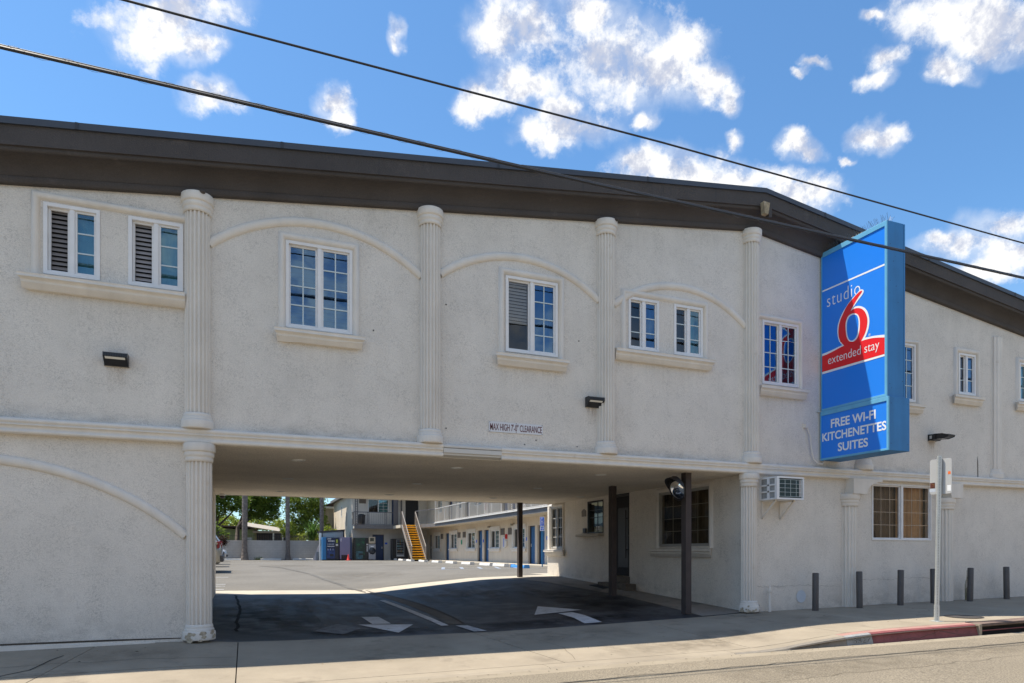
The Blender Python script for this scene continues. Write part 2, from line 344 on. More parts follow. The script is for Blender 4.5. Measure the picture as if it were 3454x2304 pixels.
# ------------------------------------------------------------------ mesh helpers
ORIGIN = {}
class MB:
    """Collects shapes in world coordinates; build() links them as one mesh object."""
    def __init__(s): s.v = []; s.f = []; s.m = []; s.sm = []
    def add(s, verts, faces, m=0, smooth=False):
        o = len(s.v); s.v += [tuple(p) for p in verts]
        for f in faces: s.f.append([i + o for i in f]); s.m.append(m); s.sm.append(smooth)
    def box(s, x0, x1, y0, y1, z0, z1, m=0):
        s.add([(x0,y0,z0),(x1,y0,z0),(x1,y1,z0),(x0,y1,z0),(x0,y0,z1),(x1,y0,z1),(x1,y1,z1),(x0,y1,z1)],
              [(0,3,2,1),(4,5,6,7),(0,1,5,4),(1,2,6,5),(2,3,7,6),(3,0,4,7)], m)
    def fbox(s, fr, a0, a1, o0, o1, z0, z1, m=0):
        s.add([fr(a,o,z) for z in (z0,z1) for a,o in ((a0,o0),(a1,o0),(a1,o1),(a0,o1))],
              [(0,3,2,1),(4,5,6,7),(0,1,5,4),(1,2,6,5),(2,3,7,6),(3,0,4,7)], m)
    def poly(s, pts, m=0, smooth=False): s.add(pts, [tuple(range(len(pts)))], m, smooth)
    def prism(s, pts, off, m=0, smooth=False):
        n = len(pts); q = [Vector(p) for p in pts]; off = Vector(off)
        s.add(q, [tuple(range(n))], m); s.add([p + off for p in q], [tuple(reversed(range(n)))], m)
        s.add(q + [p + off for p in q], [(i, (i+1) % n, (i+1) % n + n, i + n) for i in range(n)], m, smooth)
    def tube(s, path, r, n=8, m=0, cap=True, smooth=True, flat=None):
        P = [Vector(p) for p in path]; rings = []
        up = Vector((0, 0, 1))
        for i, p in enumerate(P):
            t = (P[min(i+1, len(P)-1)] - P[max(i-1, 0)]).normalized()
            a = t.cross(up)
            if a.length < 1e-4: a = Vector((1, 0, 0))
            a.normalize(); b = a.cross(t).normalized()
            ri = r[i] if isinstance(r, (list, tuple)) else r
            rings.append([p + a * cos(2*pi*k/n) * ri + b * sin(2*pi*k/n) * ri for k in range(n)])
        vs = [v for g in rings for v in g]; L = len(P)
        s.add(vs, [(i*n+k, i*n+(k+1) % n, (i+1)*n+(k+1) % n, (i+1)*n+k) for i in range(L-1) for k in range(n)], m, smooth)
        if cap:
            s.add(rings[0], [tuple(range(n))], m); s.add(rings[-1], [tuple(reversed(range(n)))], m)
    def bar(s, p, q, w, h=None, m=0):
        """square bar from p to q"""
        h = h or w; p, q = Vector(p), Vector(q); t = (q - p).normalized()
        a = t.cross(Vector((0, 0, 1)))
        if a.length < 1e-4: a = Vector((1, 0, 0))
        a.normalize(); b = a.cross(t).normalized()
        c = [a*sx*w/2 + b*sy*h/2 for sx, sy in ((-1,-1),(1,-1),(1,1),(-1,1))]
        s.add([p+x for x in c] + [q+x for x in c], [(3,2,1,0),(4,5,6,7),(0,1,5,4),(1,2,6,5),(2,3,7,6),(3,0,4,7)], m)
    def lathe(s, c, prof, n=20, m=0, a0=0.0, a1=2*pi, sy=1.0, smooth=True):
        """prof: (radius, z) pairs about the vertical through c"""
        full = abs(a1 - a0 - 2*pi) < 1e-6; k = n if full else n + 1
        vs = [(c[0] + r*cos(a0+(a1-a0)*i/n), c[1] + sy*r*sin(a0+(a1-a0)*i/n), c[2] + z) for r, z in prof for i in range(k)]
        fs = []
        for j in range(len(prof)-1):
            for i in range(n):
                i2 = (i+1) % k
                fs.append((j*k+i, j*k+i2, (j+1)*k+i2, (j+1)*k+i))
        s.add(vs, fs, m, smooth)
    def disc(s, c, r, nrm, n=16, m=0, ry=None):
        nrm = Vector(nrm).normalized(); a = nrm.cross(Vector((0, 0, 1)))
        if a.length < 1e-3: a = Vector((1, 0, 0))
        a.normalize(); b = nrm.cross(a).normalized(); c = Vector(c)
        s.poly([c + a*r*cos(2*pi*i/n) + b*(ry or r)*sin(2*pi*i/n) for i in range(n)], m)
    def build(s, name, mats, parent=None, bevel=0.0, label=None, kind=None, keep=False, recalc=True):
        if not isinstance(mats, (list, tuple)): mats = [mats]
        off = ORIGIN.get(parent.name, Vector()) if parent else Vector()
        me = bpy.data.meshes.new(name)
        me.from_pydata([Vector(v) - off for v in s.v], [], s.f)
        for mm in mats: me.materials.append(mm)
        for i, p in enumerate(me.polygons): p.material_index = s.m[i]; p.use_smooth = s.sm[i]
        if recalc or bevel:
            bm = bmesh.new(); bm.from_mesh(me)
            if bevel:
                bmesh.ops.remove_doubles(bm, verts=bm.verts, dist=1e-5)
                ed = [e for e in bm.edges if len(e.link_faces) == 2 and e.calc_face_angle(0) > 0.6]
                bmesh.ops.bevel(bm, geom=ed, offset=bevel, segments=2, affect='EDGES', profile=0.6, clamp_overlap=True)
            bmesh.ops.recalc_face_normals(bm, faces=bm.faces)
            bm.to_mesh(me); bm.free()
        o = bpy.data.objects.new(name, me); COL.objects.link(o)
        if parent: o.parent = parent
        if parent: ORIGIN[o.name] = off
        if label: o['label'] = label
        if kind: o['kind'] = kind
        return o

def frame(ox, oy, ux, uy, nx, ny):
    """wall frame: a runs along the wall to the viewer's right, o out of the wall, z up"""
    return lambda a, o, z: Vector((ox + ux*a + nx*o, oy + uy*a + ny*o, z))
FAC = frame(0, 0, 1, 0, 0, -1)            # street facade
OFF = frame(8.6, 0, 0, -1, -1, 0)         # office wall inside the driveway
WNG = frame(13.9, 0, 0, -1, -1, 0)        # right courtyard wing
BCK = frame(0, 44.0, 1, 0, 0, -1)         # back courtyard wing
BLF = frame(7.83, 0, 0, -1, -1, 0)        # side wall of the back wing

def thing(name, label, cat, loc, group=None, kind=None):
    o = bpy.data.objects.new(name, None); COL.objects.link(o)
    o.location = loc; o.empty_display_size = 0.2
    o['label'] = label; o['category'] = cat
    if group: o['group'] = group
    if kind: o['kind'] = kind
    ORIGIN[o.name] = Vector(loc)
    return o
def struct(name, loc=(0, 0, 0)):
    o = bpy.data.objects.new(name, None); COL.objects.link(o); o.location = loc; o['kind'] = 'structure'
    ORIGIN[o.name] = Vector(loc); return o
def tag(o, label, cat, group=None):
    o['label'] = label; o['category'] = cat
    if group: o['group'] = group
    return o
def piece(mesh, name, parent, loc, rot=None, scale=None):
    """another instance of a shared mesh (modelled about its own origin) as a part of parent, at world loc"""
    o = bpy.data.objects.new(name, mesh); COL.objects.link(o); o.parent = parent
    o.location = Vector(loc) - ORIGIN.get(parent.name, Vector())
    if rot: o.rotation_euler = rot
    if scale: o.scale = scale
    return o
def mesh_of(mb, name, mats, bevel=0.0):
    o = mb.build(name, mats, None, bevel); me = o.data; bpy.data.objects.remove(o); return me
def copy_tree(o, parent=None):
    c = o.copy(); COL.objects.link(c)
    if parent: c.parent = parent
    ORIGIN[c.name] = ORIGIN.get(o.name, Vector())
    for ch in list(o.children): copy_tree(ch, c)
    return c
def place(src, loc, label, rz=0.0, group=None):
    c = copy_tree(src); c.location = loc; c.rotation_euler = (0, 0, rz); c['label'] = label
    if group: c['group'] = group
    return c

def lettering(text, fr, a0, a1, z0, z1, out, material, parent, name='lettering', bold=0.0, thick=0.0015, spacing=1.0, rot=None):
    """flat letters fitted to the box a0..a1, z0..z1 on a wall frame"""
    cu = bpy.data.curves.new('txt', 'FONT'); cu.body = text; cu.extrude = 0.01; cu.offset = bold; cu.space_character = spacing
    cu.resolution_u = 4
    ob = bpy.data.objects.new('txt', cu); COL.objects.link(ob)
    dg = bpy.context.evaluated_depsgraph_get()
    me = bpy.data.meshes.new_from_object(ob.evaluated_get(dg))
    bpy.data.objects.remove(ob); bpy.data.curves.remove(cu)
    xs = [v.co.x for v in me.vertices]; ys = [v.co.y for v in me.vertices]
    lx, hx, ly, hy = min(xs), max(xs), min(ys), max(ys)
    off = ORIGIN.get(parent.name, Vector())
    for v in me.vertices:
        u = (v.co.x - lx) / (hx - lx); w = (v.co.y - ly) / (hy - ly)
        v.co = fr(a0 + (a1-a0)*u, out + (thick if v.co.z > 0 else 0), z0 + (z1-z0)*w) - off
    me.materials.clear(); me.materials.append(material); me.name = name
    o = bpy.data.objects.new(name, me); COL.objects.link(o); o.parent = parent
    ORIGIN[o.name] = off
    return o

# ------------------------------------------------------------------ ground heights
def lerp_table(T, x):
    if x <= T[0][0]: return T[0][1]
    for (a, za), (b, zb) in zip(T, T[1:]):
        if x <= b: return za + (zb-za)*(x-a)/(b-a)
    return T[-1][1]
ZF = [(-30,-.06),(-2.77,-.035),(-.7,-.012),(-.1,-.060),(.9,-.075),(2.2,-.082),(3.8,-.084),(5.5,-.048),(7.6,.004),(8.7,.05),(10.2,.068),(12.5,.106),(16.5,.146),(45,.35)]
ZR = [(-30,.14),(-.36,.117),(2.0,.075),(2.97,.064),(4.76,.24),(6.24,.382),(8.1,.44),(45,.45)]
def zgut(x): return -0.205 + 0.0062*max(-5, min(x, 30))
def zkerb(x):
    lip = zgut(x) + 0.022
    full = lerp_table(ZF, x) - 0.035
    if x <= 6.0: return lip
    if x >= 8.1: return full
    t = (x-6.0)/2.1; t = t*t*(3-2*t); return lip*(1-t) + full*t
def zground(x, y):
    if y <= -2.62:
        return zkerb(x)
    if y < 0:
        t = -y/2.62; return lerp_table(ZF, x)*(1-t) + zkerb(x)*t
    if y < 7.8:
        t = y/7.8; return lerp_table(ZF, x)*(1-t) + lerp_table(ZR, x)*t
    t = min(1.0, (y-7.8)/12.2); return lerp_table(ZR, x)*(1-t) + 0.48*t
def zstreet(y):
    return 0.012*(-3.12-y) if y > -8 else 0.012*4.76 - 0.01*(-8-y)
def sheet(mb, x0, x1, y0, y1, zf, nx, ny, m=0, dz=0.0):
    vs = [(x0+(x1-x0)*i/nx, y0+(y1-y0)*j/ny, zf(x0+(x1-x0)*i/nx, y0+(y1-y0)*j/ny)+dz) for j in range(ny+1) for i in range(nx+1)]
    mb.add(vs, [(j*(nx+1)+i, j*(nx+1)+i+1, (j+1)*(nx+1)+i+1, (j+1)*(nx+1)+i) for j in range(ny) for i in range(nx)], m, True)
def patch(mb, pts, dz, m=0):
    """painted or laid shape on the ground, cut fine so that it follows the slope"""
    bm = bmesh.new()
    bm.faces.new([bm.verts.new((x, y, 0)) for x, y in pts])
    bmesh.ops.triangulate(bm, faces=bm.faces)
    for _ in range(3):
        ed = [e for e in bm.edges if e.calc_length() > 0.45]
        if not ed: break
        bmesh.ops.subdivide_edges(bm, edges=ed, cuts=1)
        bmesh.ops.triangulate(bm, faces=bm.faces)
    bm.verts.index_update()
    mb.add([(v.co.x, v.co.y, zground(v.co.x, v.co.y)+dz) for v in bm.verts], [[v.index for v in f.verts] for f in bm.faces], m)
    bm.free()

# ================================================================== GROUND
fg = MB(); fg.poly([(-900,-900,-0.75),(900,-900,-0.75),(900,1200,-0.75),(-900,1200,-0.75)])
fg.build('ground', FARG, kind='structure')

# street with gutter
st = MB(); sheet(st, -40, 60, -24, -3.12, lambda x, y: zstreet(y) + zgut(x) + 0.012, 50, 24)
st.build('street', STREET, kind='structure')
gt = MB(); sheet(gt, -40, 60, -3.14, -2.87, lambda x, y: zgut(x) + 0.004 + (-2.87-y)*0.03, 60, 1)
gutter = gt.build('gutter', GUTTER, kind='structure')

# sidewalk: slabs with open joints over a dark bed
walk = struct('sidewalk')
bed = MB(); sheet(bed, -40, 60, -2.86, 0.06, lambda x, y: zground(x, y) - 0.03, 120, 6)
bed.build('joint_bed', JOINT, walk)
XJ = [-40,-20,-10,-6,-3.1,-1.75,-0.10,3.25,6.35,8.10,9.80,11.9,14.0,16.1,18.2,22,30,60]
SK = {-1.75: -0.42, 3.25: 0.30, 9.80: 0.05}
for a, b in zip(XJ, XJ[1:]):
    ya = [(-2.62, -1.52), (-1.51, -0.005)] if b <= 0 else [(-2.62, -0.005)]
    for y0, y1 in ya:
        s = MB()
        nx = max(2, min(10, int((b-a)/0.4))); ny = 5
        g = 0.006
        vs = []
        for dz in (0.0, -0.08):
            for j in range(ny+1):
                for i in range(nx+1):
                    y = y0 + g + (y1-y0-2*g)*j/ny
                    xa = a + g + SK.get(a, 0)*(-y/2.6); xb = b - g + SK.get(b, 0)*(-y/2.6)
                    x = xa + (xb-xa)*i/nx
                    vs.append((x, y, zground(x, y) + dz))
        K = (nx+1)*(ny+1)
        fs = [(j*(nx+1)+i, j*(nx+1)+i+1, (j+1)*(nx+1)+i+1, (j+1)*(nx+1)+i) for j in range(ny) for i in range(nx)]
        ring = [i for i in range(nx+1)] + [j*(nx+1)+nx for j in range(1, ny+1)] + [ny*(nx+1)+i for i in range(nx-1, -1, -1)] + [j*(nx+1) for j in range(ny-1, 0, -1)]
        fs += [(ring[k], ring[(k+1) % len(ring)], ring[(k+1) % len(ring)]+K, ring[k]+K) for k in range(len(ring))]
        s.add(vs, fs)
        s.build('paving_slab', CONC, walk)

# kerb: separate stones; low lip across the driveway, then up to full height; painted grey and red
kerb = struct('kerb')
def kerb_stone(x0, x1, mt, top=None, depth=0.25, dz=0.0):
    k = MB(); n = max(2, int((x1-x0)/0.25)); g = 0.003
    for i in range(n):
        a = x0+g+(x1-x0-2*g)*i/n; b = x0+g+(x1-x0-2*g)*(i+1)/n
        q = []
        for x in (a, b):
            zt, zb = zkerb(x)+dz, zgut(x)-0.1
            yf = -2.885 - (0.0 if zt-zb > 0.15 else 0.05)
            q.append([(x,-2.625,zb),(x,-2.625,zt),(x,-2.72,zt),(x,yf+0.12,zt-0.003),(x,yf+0.07,zt-0.02),(x,yf,zb)])
        for j in range(5):
            k.add([q[0][j],q[1][j],q[1][j+1],q[0][j+1]], [(0,1,2,3)], 1 if (top and j < 3) else 0, False)
        if i == 0: k.poly(q[0])
        if i == n-1: k.poly(q[1][::-1])
    return k.build('kerb_stone', [mt, top or mt], kerb)
for a, b in ((-40,-12),(-12,-7),(-7,-3.6),(-3.6,-0.1),(-0.1,3.25),(3.25,5.9)): kerb_stone(a, b, CONC)
kerb_stone(5.9, 7.86, mat('wing_concrete', (0.24,0.215,0.18), 0.9, var=0.2, vscale=3, grain=0.2, stain=(0.13,0.115,0.09), stain_at=0.58, stain_scale=2), CONC)
kerb_stone(7.86, 8.36, GREYK, REDP)
kerb_stone(8.36, 9.66, REDK, REDP)
kerb_stone(9.66, 10.62, REDK, REDP)
kerb_stone(14.6, 20, CONC); kerb_stone(20, 60, CONC)
lettering('3327', frame(0,-2.872,1,0,0,-1), 7.95, 8.27, zkerb(8.1)-0.115, zkerb(8.1)-0.04, 0.004, mat('faded_stencil', (0.10,0.10,0.10), 0.8, var=0.4, vscale=30, stain=(0.3,0.31,0.31), stain_at=0.5, stain_scale=30), kerb, 'stencil')
# cracks in the red stones
ck = MB()
pts = [(8.9,0.02),(9.1,0.045),(9.25,0.03),(9.42,0.07),(9.55,0.085),(9.64,0.115)]
def crackline(mb, pts, w):
    for (x0,h0),(x1,h1) in zip(pts, pts[1:]):
        y = -2.888
        mb.add([(x0,y,zgut(x0)+h0),(x1,y,zgut(x1)+h1),(x1,y+.001,zgut(x1)+h1+w),(x0,y+.001,zgut(x0)+h0+w)], [(0,1,2,3)])
crackline(ck, pts, 0.007); crackline(ck, [(9.67,0.115),(9.8,0.10),(9.95,0.07),(10.1,0.045),(10.35,0.035),(10.5,0.03)], 0.007)
ck.build('crack', JOINT, kerb)

# storm drain inlet after the red kerb
drain = struct('storm_drain', (10.64, -2.8, zkerb(11)))
zt = lambda x: zkerb(x)
d = MB()
for i in range(10):
    x0 = 10.64+3.9*i/10; x1 = 10.64+3.9*(i+1)/10
    d.add([(x0,-2.625,zt(x0)),(x1,-2.625,zt(x1)),(x1,-2.84,zt(x1)-.004),(x0,-2.84,zt(x0)-.004),
           (x0,-2.625,zt(x0)-.06),(x1,-2.625,zt(x1)-.06),(x1,-2.84,zt(x1)-.05),(x0,-2.84,zt(x0)-.05)],
          [(0,1,2,3),(4,5,6,7),(2,3,7,6)], 0)
d.build('inlet_lid', [mat('old_inlet_concrete', (0.17,0.12,0.10), 0.9, var=0.3, vscale=6)], drain)
d = MB(); d.box(10.63, 14.56, -2.66, -2.63, -0.6, 0.05); d.box(10.63, 14.56, -2.86, -2.63, -0.62, -0.60)
d.build('inlet_pit', DARKROOM, drain)
d = MB(); d.tube([(10.66,-2.83,zt(10.7)-.115),(14.54,-2.83,zt(14.5)-.115)], 0.009, 8); d.build('guard_bar', REDK, drain)
d = MB(); d.box(10.60, 10.66, -2.875, -2.66, zgut(10.6)-.1, zt(10.6)-.003); d.build('inlet_jamb', CONC, drain)

# driveway through the building, swale, parking lot
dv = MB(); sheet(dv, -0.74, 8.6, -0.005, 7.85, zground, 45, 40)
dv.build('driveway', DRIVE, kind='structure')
lot = MB(); sheet(lot, -16, 40, 8.98, 62, zground, 56, 54); lot.build('parking_lot', LOT, kind='structure')
bd = MB(); sheet(bd, -16, 8.6, 7.85, 8.99, zground, 60, 3)
bd.build('concrete_band', CONCW, kind='structure')
of = MB()
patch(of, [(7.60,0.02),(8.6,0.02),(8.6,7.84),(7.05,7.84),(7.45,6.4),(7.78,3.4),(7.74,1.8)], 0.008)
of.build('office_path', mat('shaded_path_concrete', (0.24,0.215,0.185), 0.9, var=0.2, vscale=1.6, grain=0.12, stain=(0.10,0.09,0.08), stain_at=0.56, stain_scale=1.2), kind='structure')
of2 = MB(); patch(of2, [(8.6,7.86),(9.6,7.86),(9.6,10.2),(8.6,10.2)], 0.004); of2.build('corner_path', CONCW, kind='structure')
sw = MB()
L = [(2.78,8.9),(2.98,7.7),(3.15,5.9),(3.24,4.4),(3.26,3.0),(3.22,1.8),(3.17,1.0)]
Rr = [(3.40,1.0),(3.47,1.8),(3.50,3.0),(3.47,4.4),(3.36,5.9),(3.16,7.7),(3.05,8.9)]
patch(sw, L+Rr, 0.006); sw.build('swale', mat('swale_concrete', (0.13,0.115,0.095), 0.9, var=0.25, vscale=3, grain=0.2), kind='structure')
ed = MB(); patch(ed, [(3.40,1.0),(3.47,1.8),(3.50,3.0),(3.47,4.4),(3.36,5.9),(3.16,7.7),(3.20,7.7),(3.40,5.9),(3.52,4.4),(3.56,3.0),(3.53,1.8),(3.45,1.0)], 0.009)
ed.build('swale_edge', JOINT, kind='structure')

mk = struct('road_markings')
def mark(pts, mt, name='marking', dz=0.011):
    m = MB(); patch(m, pts, dz); return m.build(name, mt, mk)
def smooth_strip(c, w):
    L, R2 = [], []
    for i, (x, y) in enumerate(c):
        x0, y0 = c[max(0, i-1)]; x1, y1 = c[min(len(c)-1, i+1)]
        d = Vector((x1-x0, y1-y0)).normalized(); n = Vector((-d.y, d.x))*w/2
        L.append((x+n.x, y+n.y)); R2.append((x-n.x, y-n.y))
    return L + R2[::-1]
mark([(1.95,2.48),(2.25,2.42),(2.27,1.39),(1.96,1.39)], PAINTW, 'exit_arrow_shaft')
mark([(1.72,1.40),(2.60,1.17),(2.16,0.27)], PAINTW, 'exit_arrow_head')
mark([(0.96,0.79),(1.40,1.60),(1.70,0.94),(1.35,0.33)], PAINTF, 'worn_arrow')
mark(smooth_strip([(2.94,5.70),(3.00,4.3),(3.04,2.8),(3.06,1.7),(3.06,0.86)], 0.13), PAINTW, 'centre_line')
mark([(3.22,0.78),(3.41,0.72),(3.50,0.02),(3.29,0.02)], mat('half_worn_paint', (0.40,0.41,0.43), 0.8, var=0.2, vscale=6, stain=(0.05,0.052,0.06), stain_at=0.53, stain_scale=9), 'worn_line', 0.013)
mark([(5.44,2.43),(5.98,1.56),(4.92,1.41)], PAINTW, 'entry_arrow_head')
mark([(5.39,1.38),(5.68,1.38),(5.72,0.95),(5.62,0.14),(5.28,0.14),(5.40,0.75)], PAINTW, 'entry_arrow_shaft')
# stall lines by the right wing, blue bay hatching, stall stubs on the car side
for y in (17.6, 20.6, 23.4, 26.2, 29.0, 31.8, 34.6, 37.4, 40.2):
    mark([(6.6,y),(11.0,y),(11.0,y+0.13),(6.6,y+0.13)], mat('worn_stall_paint', (0.46,0.45,0.42), 0.9, var=0.2, vscale=3, stain=(0.19,0.185,0.17), stain_at=0.56, stain_scale=2), 'stall_line', 0.008)
for i in range(5):
    mark([(7.2+0.8*i,15.8),(7.35+0.8*i,15.8),(8.1+0.8*i,18.4),(7.95+0.8*i,18.4)], PAINTBL, 'blue_bay_line', 0.008)
mark([(7.0,15.5),(11.4,15.5),(11.4,15.65),(7.0,15.65)], PAINTBL, 'blue_bay_line', 0.008)
for y in (9.3, 10.4, 11.1, 14.2):
    mark([(-3.5,y),(-0.55,y),(-0.55,y+0.1),(-3.5,y+0.1)], PAINTW, 'stall_line', 0.008)

# ================================================================== FRONT BUILDING
motel = thing('motel_building', 'long two storey gable roofed stucco motel building spanning the driveway on the street', 'building', (3, 0, 0))
XL, XR, PK = -16.0, 30.0, 8.70
def zroof(x): return 7.105 - 0.1285*abs(x-PK)      # where wall meets cornice
ZS = 2.60                                            # driveway soffit

def wall(fr, a0, a1, z0, ztop, holes, mb, acuts=(), depth=0.13, out=0.0, m=0):
    A = sorted(set([a0, a1] + [v for h in holes for v in h[:2]] + list(acuts)))
    Z = sorted(set([z0] + [v for h in holes for v in h[2:4]]))
    for ia in range(len(A)-1):
        p, q = A[ia], A[ia+1]; am = (p+q)/2; tp, tq = ztop(p), ztop(q)
        zz = [z for z in Z]
        for iz in range(len(zz)):
            lo = zz[iz]; last = iz == len(zz)-1
            zm = lo + 1e-4
            if not last: zm = (lo+zz[iz+1])/2
            if any(h[0] < am < h[1] and h[2] < zm < h[3] for h in holes): continue
            t0, t1 = (tp, tq) if last else (min(zz[iz+1], tp), min(zz[iz+1], tq))
            if lo >= max(tp, tq): continue
            mb.add([fr(p,out,min(lo,tp)), fr(q,out,min(lo,tq)), fr(q,out,t1), fr(p,out,t0)], [(0,1,2,3)], m)
    for h in holes:
        p, q, lo, hi = h[:4]
        for s in (((p,lo),(p,hi)), ((q,lo),(q,hi)), ((p,lo),(q,lo)), ((p,hi),(q,hi))):
            (b0,c0),(b1,c1) = s
            mb.add([fr(b0,out,c0), fr(b1,out,c1), fr(b1,out-depth,c1), fr(b0,out-depth,c0)], [(0,1,2,3)], m)

# street windows: a0, a1, z0, z1
W1 = (-2.33,-1.72,4.62,5.51); W2 = (-1.41,-0.77,4.62,5.51); W3 = (0.51,1.43,4.315,5.535); W4 = (3.80,4.715,4.33,5.55)
W5 = (6.045,6.66,4.63,5.535); W5B = (6.97,7.585,4.63,5.535); W6 = (8.93,9.81,4.30,5.515); W7 = (12.09,12.99,4.285,5.49)
W8 = (14.31,14.86,4.58,5.475); W9 = (16.34,16.95,4.60,5.48); WL = (11.74,13.46,1.40,2.555)
UP = [W1, W2, W3, W4, W5, W5B, W6, W7, W8, W9]
wm = MB()
wall(FAC, XL, XR, ZS, zroof, UP, wm, acuts=(PK, -3.2, 20.6, 12.0-24, 24.0))
wall(FAC, XL, -0.47, -0.06, lambda x: ZS, [], wm, acuts=(-2.9,))
wall(FAC, 8.6, XR, -0.06, lambda x: ZS, [WL], wm)
facade = wm.build('facade_wall', STUCCO, motel, recalc=False)
# side walls of the driveway
wm = MB()
lw = frame(-0.70, 0, 0, 1, 1, 0)
wall(lw, 0.0, 8.3, -0.1, lambda x: ZS, [], wm)
wm.add([(-0.47,.16,-.1),(-0.70,.16,-.1),(-0.70,.16,ZS),(-0.47,.16,ZS)], [(0,1,2,3)]); wm.add([(-0.47,0,-.1),(-0.47,.16,-.1),(-0.47,.16,ZS),(-0.47,0,ZS)], [(0,1,2,3)])
wm.build('driveway_wall', STUCCO, motel, recalc=False)
OWB = (-2.83,-1.08,1.285,2.475); OW2 = (-6.20,-5.34,1.655,2.52); OW1 = (-8.52,-7.72,1.265,2.50); ODR = (-5.00,-4.09,0.56,2.60)
wm = MB()
wall(OFF, -8.8, 0.0, -0.1, lambda x: ZS, [OWB, OW2, OW1, (ODR[0],ODR[1],ODR[2],ODR[3]-0.001)], wm)
wm.build('office_wall', mat('office_stucco', (0.76,0.71,0.635), 0.92, var=0.08, vscale=0.9, streak=0.03, worm=0.3, grain=0.16, gscale=70, bump=0.7, bscale=60, spec=0.2), motel, recalc=False)
wm = MB()
wm.add([(8.6,8.8,-.1),(30,8.8,-.1),(30,8.8,2.62),(8.6,8.8,2.62)], [(0,1,2,3)])
for a, b in ((XL,-0.74),): wm.add([(a,8.3,-.1),(b,8.3,-.1),(b,8.3,2.6),(a,8.3,2.6)], [(0,1,2,3)])
wm.add([(XL,8.3,2.6),(PK,8.3,2.6),(XR,8.3,2.6),(XR,8.3,zroof(XR)),(PK,8.3,zroof(PK)),(XL,8.3,zroof(XL))], [(0,1,2,3,4,5)])
for x in (XL, XR): wm.add([(x,0,-.1),(x,8.3,-.1),(x,8.3,zroof(x)),(x,0,zroof(x))], [(0,1,2,3)])
wm.build('rear_wall', STUCCO, motel, recalc=False)
sm = MB(); sm.box(-0.78, 8.62, 0.004, 8.35, ZS, ZS+0.16)
sm.build('soffit', SOFFIT, motel)
# corner beads at the rear edge of the soffit
em = MB(); em.box(-0.78, 8.62, 8.35, 8.40, ZS-0.012, ZS+0.16); em.build('soffit_edge', STUCCO, motel, 0.004)

# roof slopes, cap and moulded cornice
rm = MB()
for a, b in ((XL-0.2, PK), (PK, XR+0.2)):
    rm.add([(a,-0.33,zroof(a)+0.55),(b,-0.33,zroof(b)+0.55),(b,8.4,zroof(b)+0.55),(a,8.4,zroof(a)+0.55)], [(0,1,2,3)])
rm.build('roof', ROOFM, motel, recalc=False)
def along(profile, name, mt, smooth=True, x0=XL, x1=XR, step=None):
    c = MB(); n = len(profile)
    for a, b in ((x0, PK), (PK, x1)):
        K = 1
        for k in range(K):
            p, q = a+(b-a)*k/K, a+(b-a)*(k+1)/K
            vs = [(p,-o,zroof(p)+z) for o, z in profile] + [(q,-o,zroof(q)+z) for o, z in profile]
            c.add(vs, [(i, i+1, n+i+1, n+i) for i in range(n-1)], 0, smooth)
    return c.build(name, mt, motel, recalc=False)
def arc(o0, z0, o1, z1, bulge, n=8):
    """points from (o0,z0) to (o1,z1) bowed by bulge"""
    d = Vector((o1-o0, z1-z0)); nn = Vector((-d.y, d.x)).normalized()
    return [(o0 + d.x*t + nn.x*bulge*4*t*(1-t), z0 + d.y*t + nn.y*bulge*4*t*(1-t)) for t in [i/n for i in range(n+1)]]
along([(0.0,0.0),(0.055,0.0)] + arc(0.055,0.0,0.075,0.075,-0.008,4) + [(0.075,0.08)], 'cornice_foot', CORNICE)
along([(0.06,0.078)] + arc(0.065,0.082,0.265,0.262,0.045,10) + [(0.275,0.262)], 'cornice_cove', CORNICE)
along([(0.27,0.258),(0.295,0.258)] + arc(0.295,0.258,0.315,0.315,-0.012,5) + [(0.318,0.318)], 'cornice_bead', CORNICE)
along([(0.30,0.312),(0.345,0.312),(0.345,0.548),(0.30,0.548)], 'fascia', CORNICE, False)
along([(0.30,0.545),(0.372,0.545),(0.372,0.627),(0.0,0.655),(-0.4,0.655)], 'roof_cap', CAPM, False)
# broken stub of stucco left on the ridge of the fascia
b = MB(); b.prism([(PK-0.10,-0.345,zroof(PK)+0.13),(PK-0.02,-0.345,zroof(PK)+0.12),(PK+0.02,-0.345,zroof(PK)+0.33),(PK-0.12,-0.345,zroof(PK)+0.34)], (0,-0.09,0))
b.build('broken_bracket', mat('raw_stucco', (0.34,0.27,0.17), 0.9, var=0.35, vscale=14, stain=(0.5,0.5,0.5), stain_at=0.6, stain_scale=10), motel)
b = MB(); b.prism([(PK+0.02,-0.346,zroof(PK)+0.10),(PK+0.09,-0.346,zroof(PK)+0.10),(PK+0.09,-0.346,zroof(PK)+0.33),(PK+0.02,-0.346,zroof(PK)+0.33)], (0,-0.06,0))
b.build('bracket_stub', CORNICE, motel)

# lapped joints of the roof cap, butt joints and old drip marks on the fascia
LAPM = mat('cap_joint', (0.028, 0.034, 0.046), 0.6, var=0.1)
for x in (-4.6, -1.9, 0.45, 3.55, 6.2, 10.1, 12.9, 15.6, 18.4):
    m = MB(); c = zroof(x); m.prism([(x-.02,-.3735,c+.546),(x+.02,-.3735,c+.546),(x+.02,-.3735,c+.628),(x-.02,-.3735,c+.628)], (0,-.003,0)); m.build('cap_joint', LAPM, motel)
for x in (-3.3, 1.75, 5.0, 7.6, 11.6, 14.7):
    m = MB(); c = zroof(x); m.add([(x-.004,-.3462,c+.314),(x+.004,-.3462,c+.314),(x+.004,-.3462,c+.546),(x-.004,-.3462,c+.546)], [(0,1,2,3)]); m.build('fascia_joint', BLACKP, motel, recalc=False)

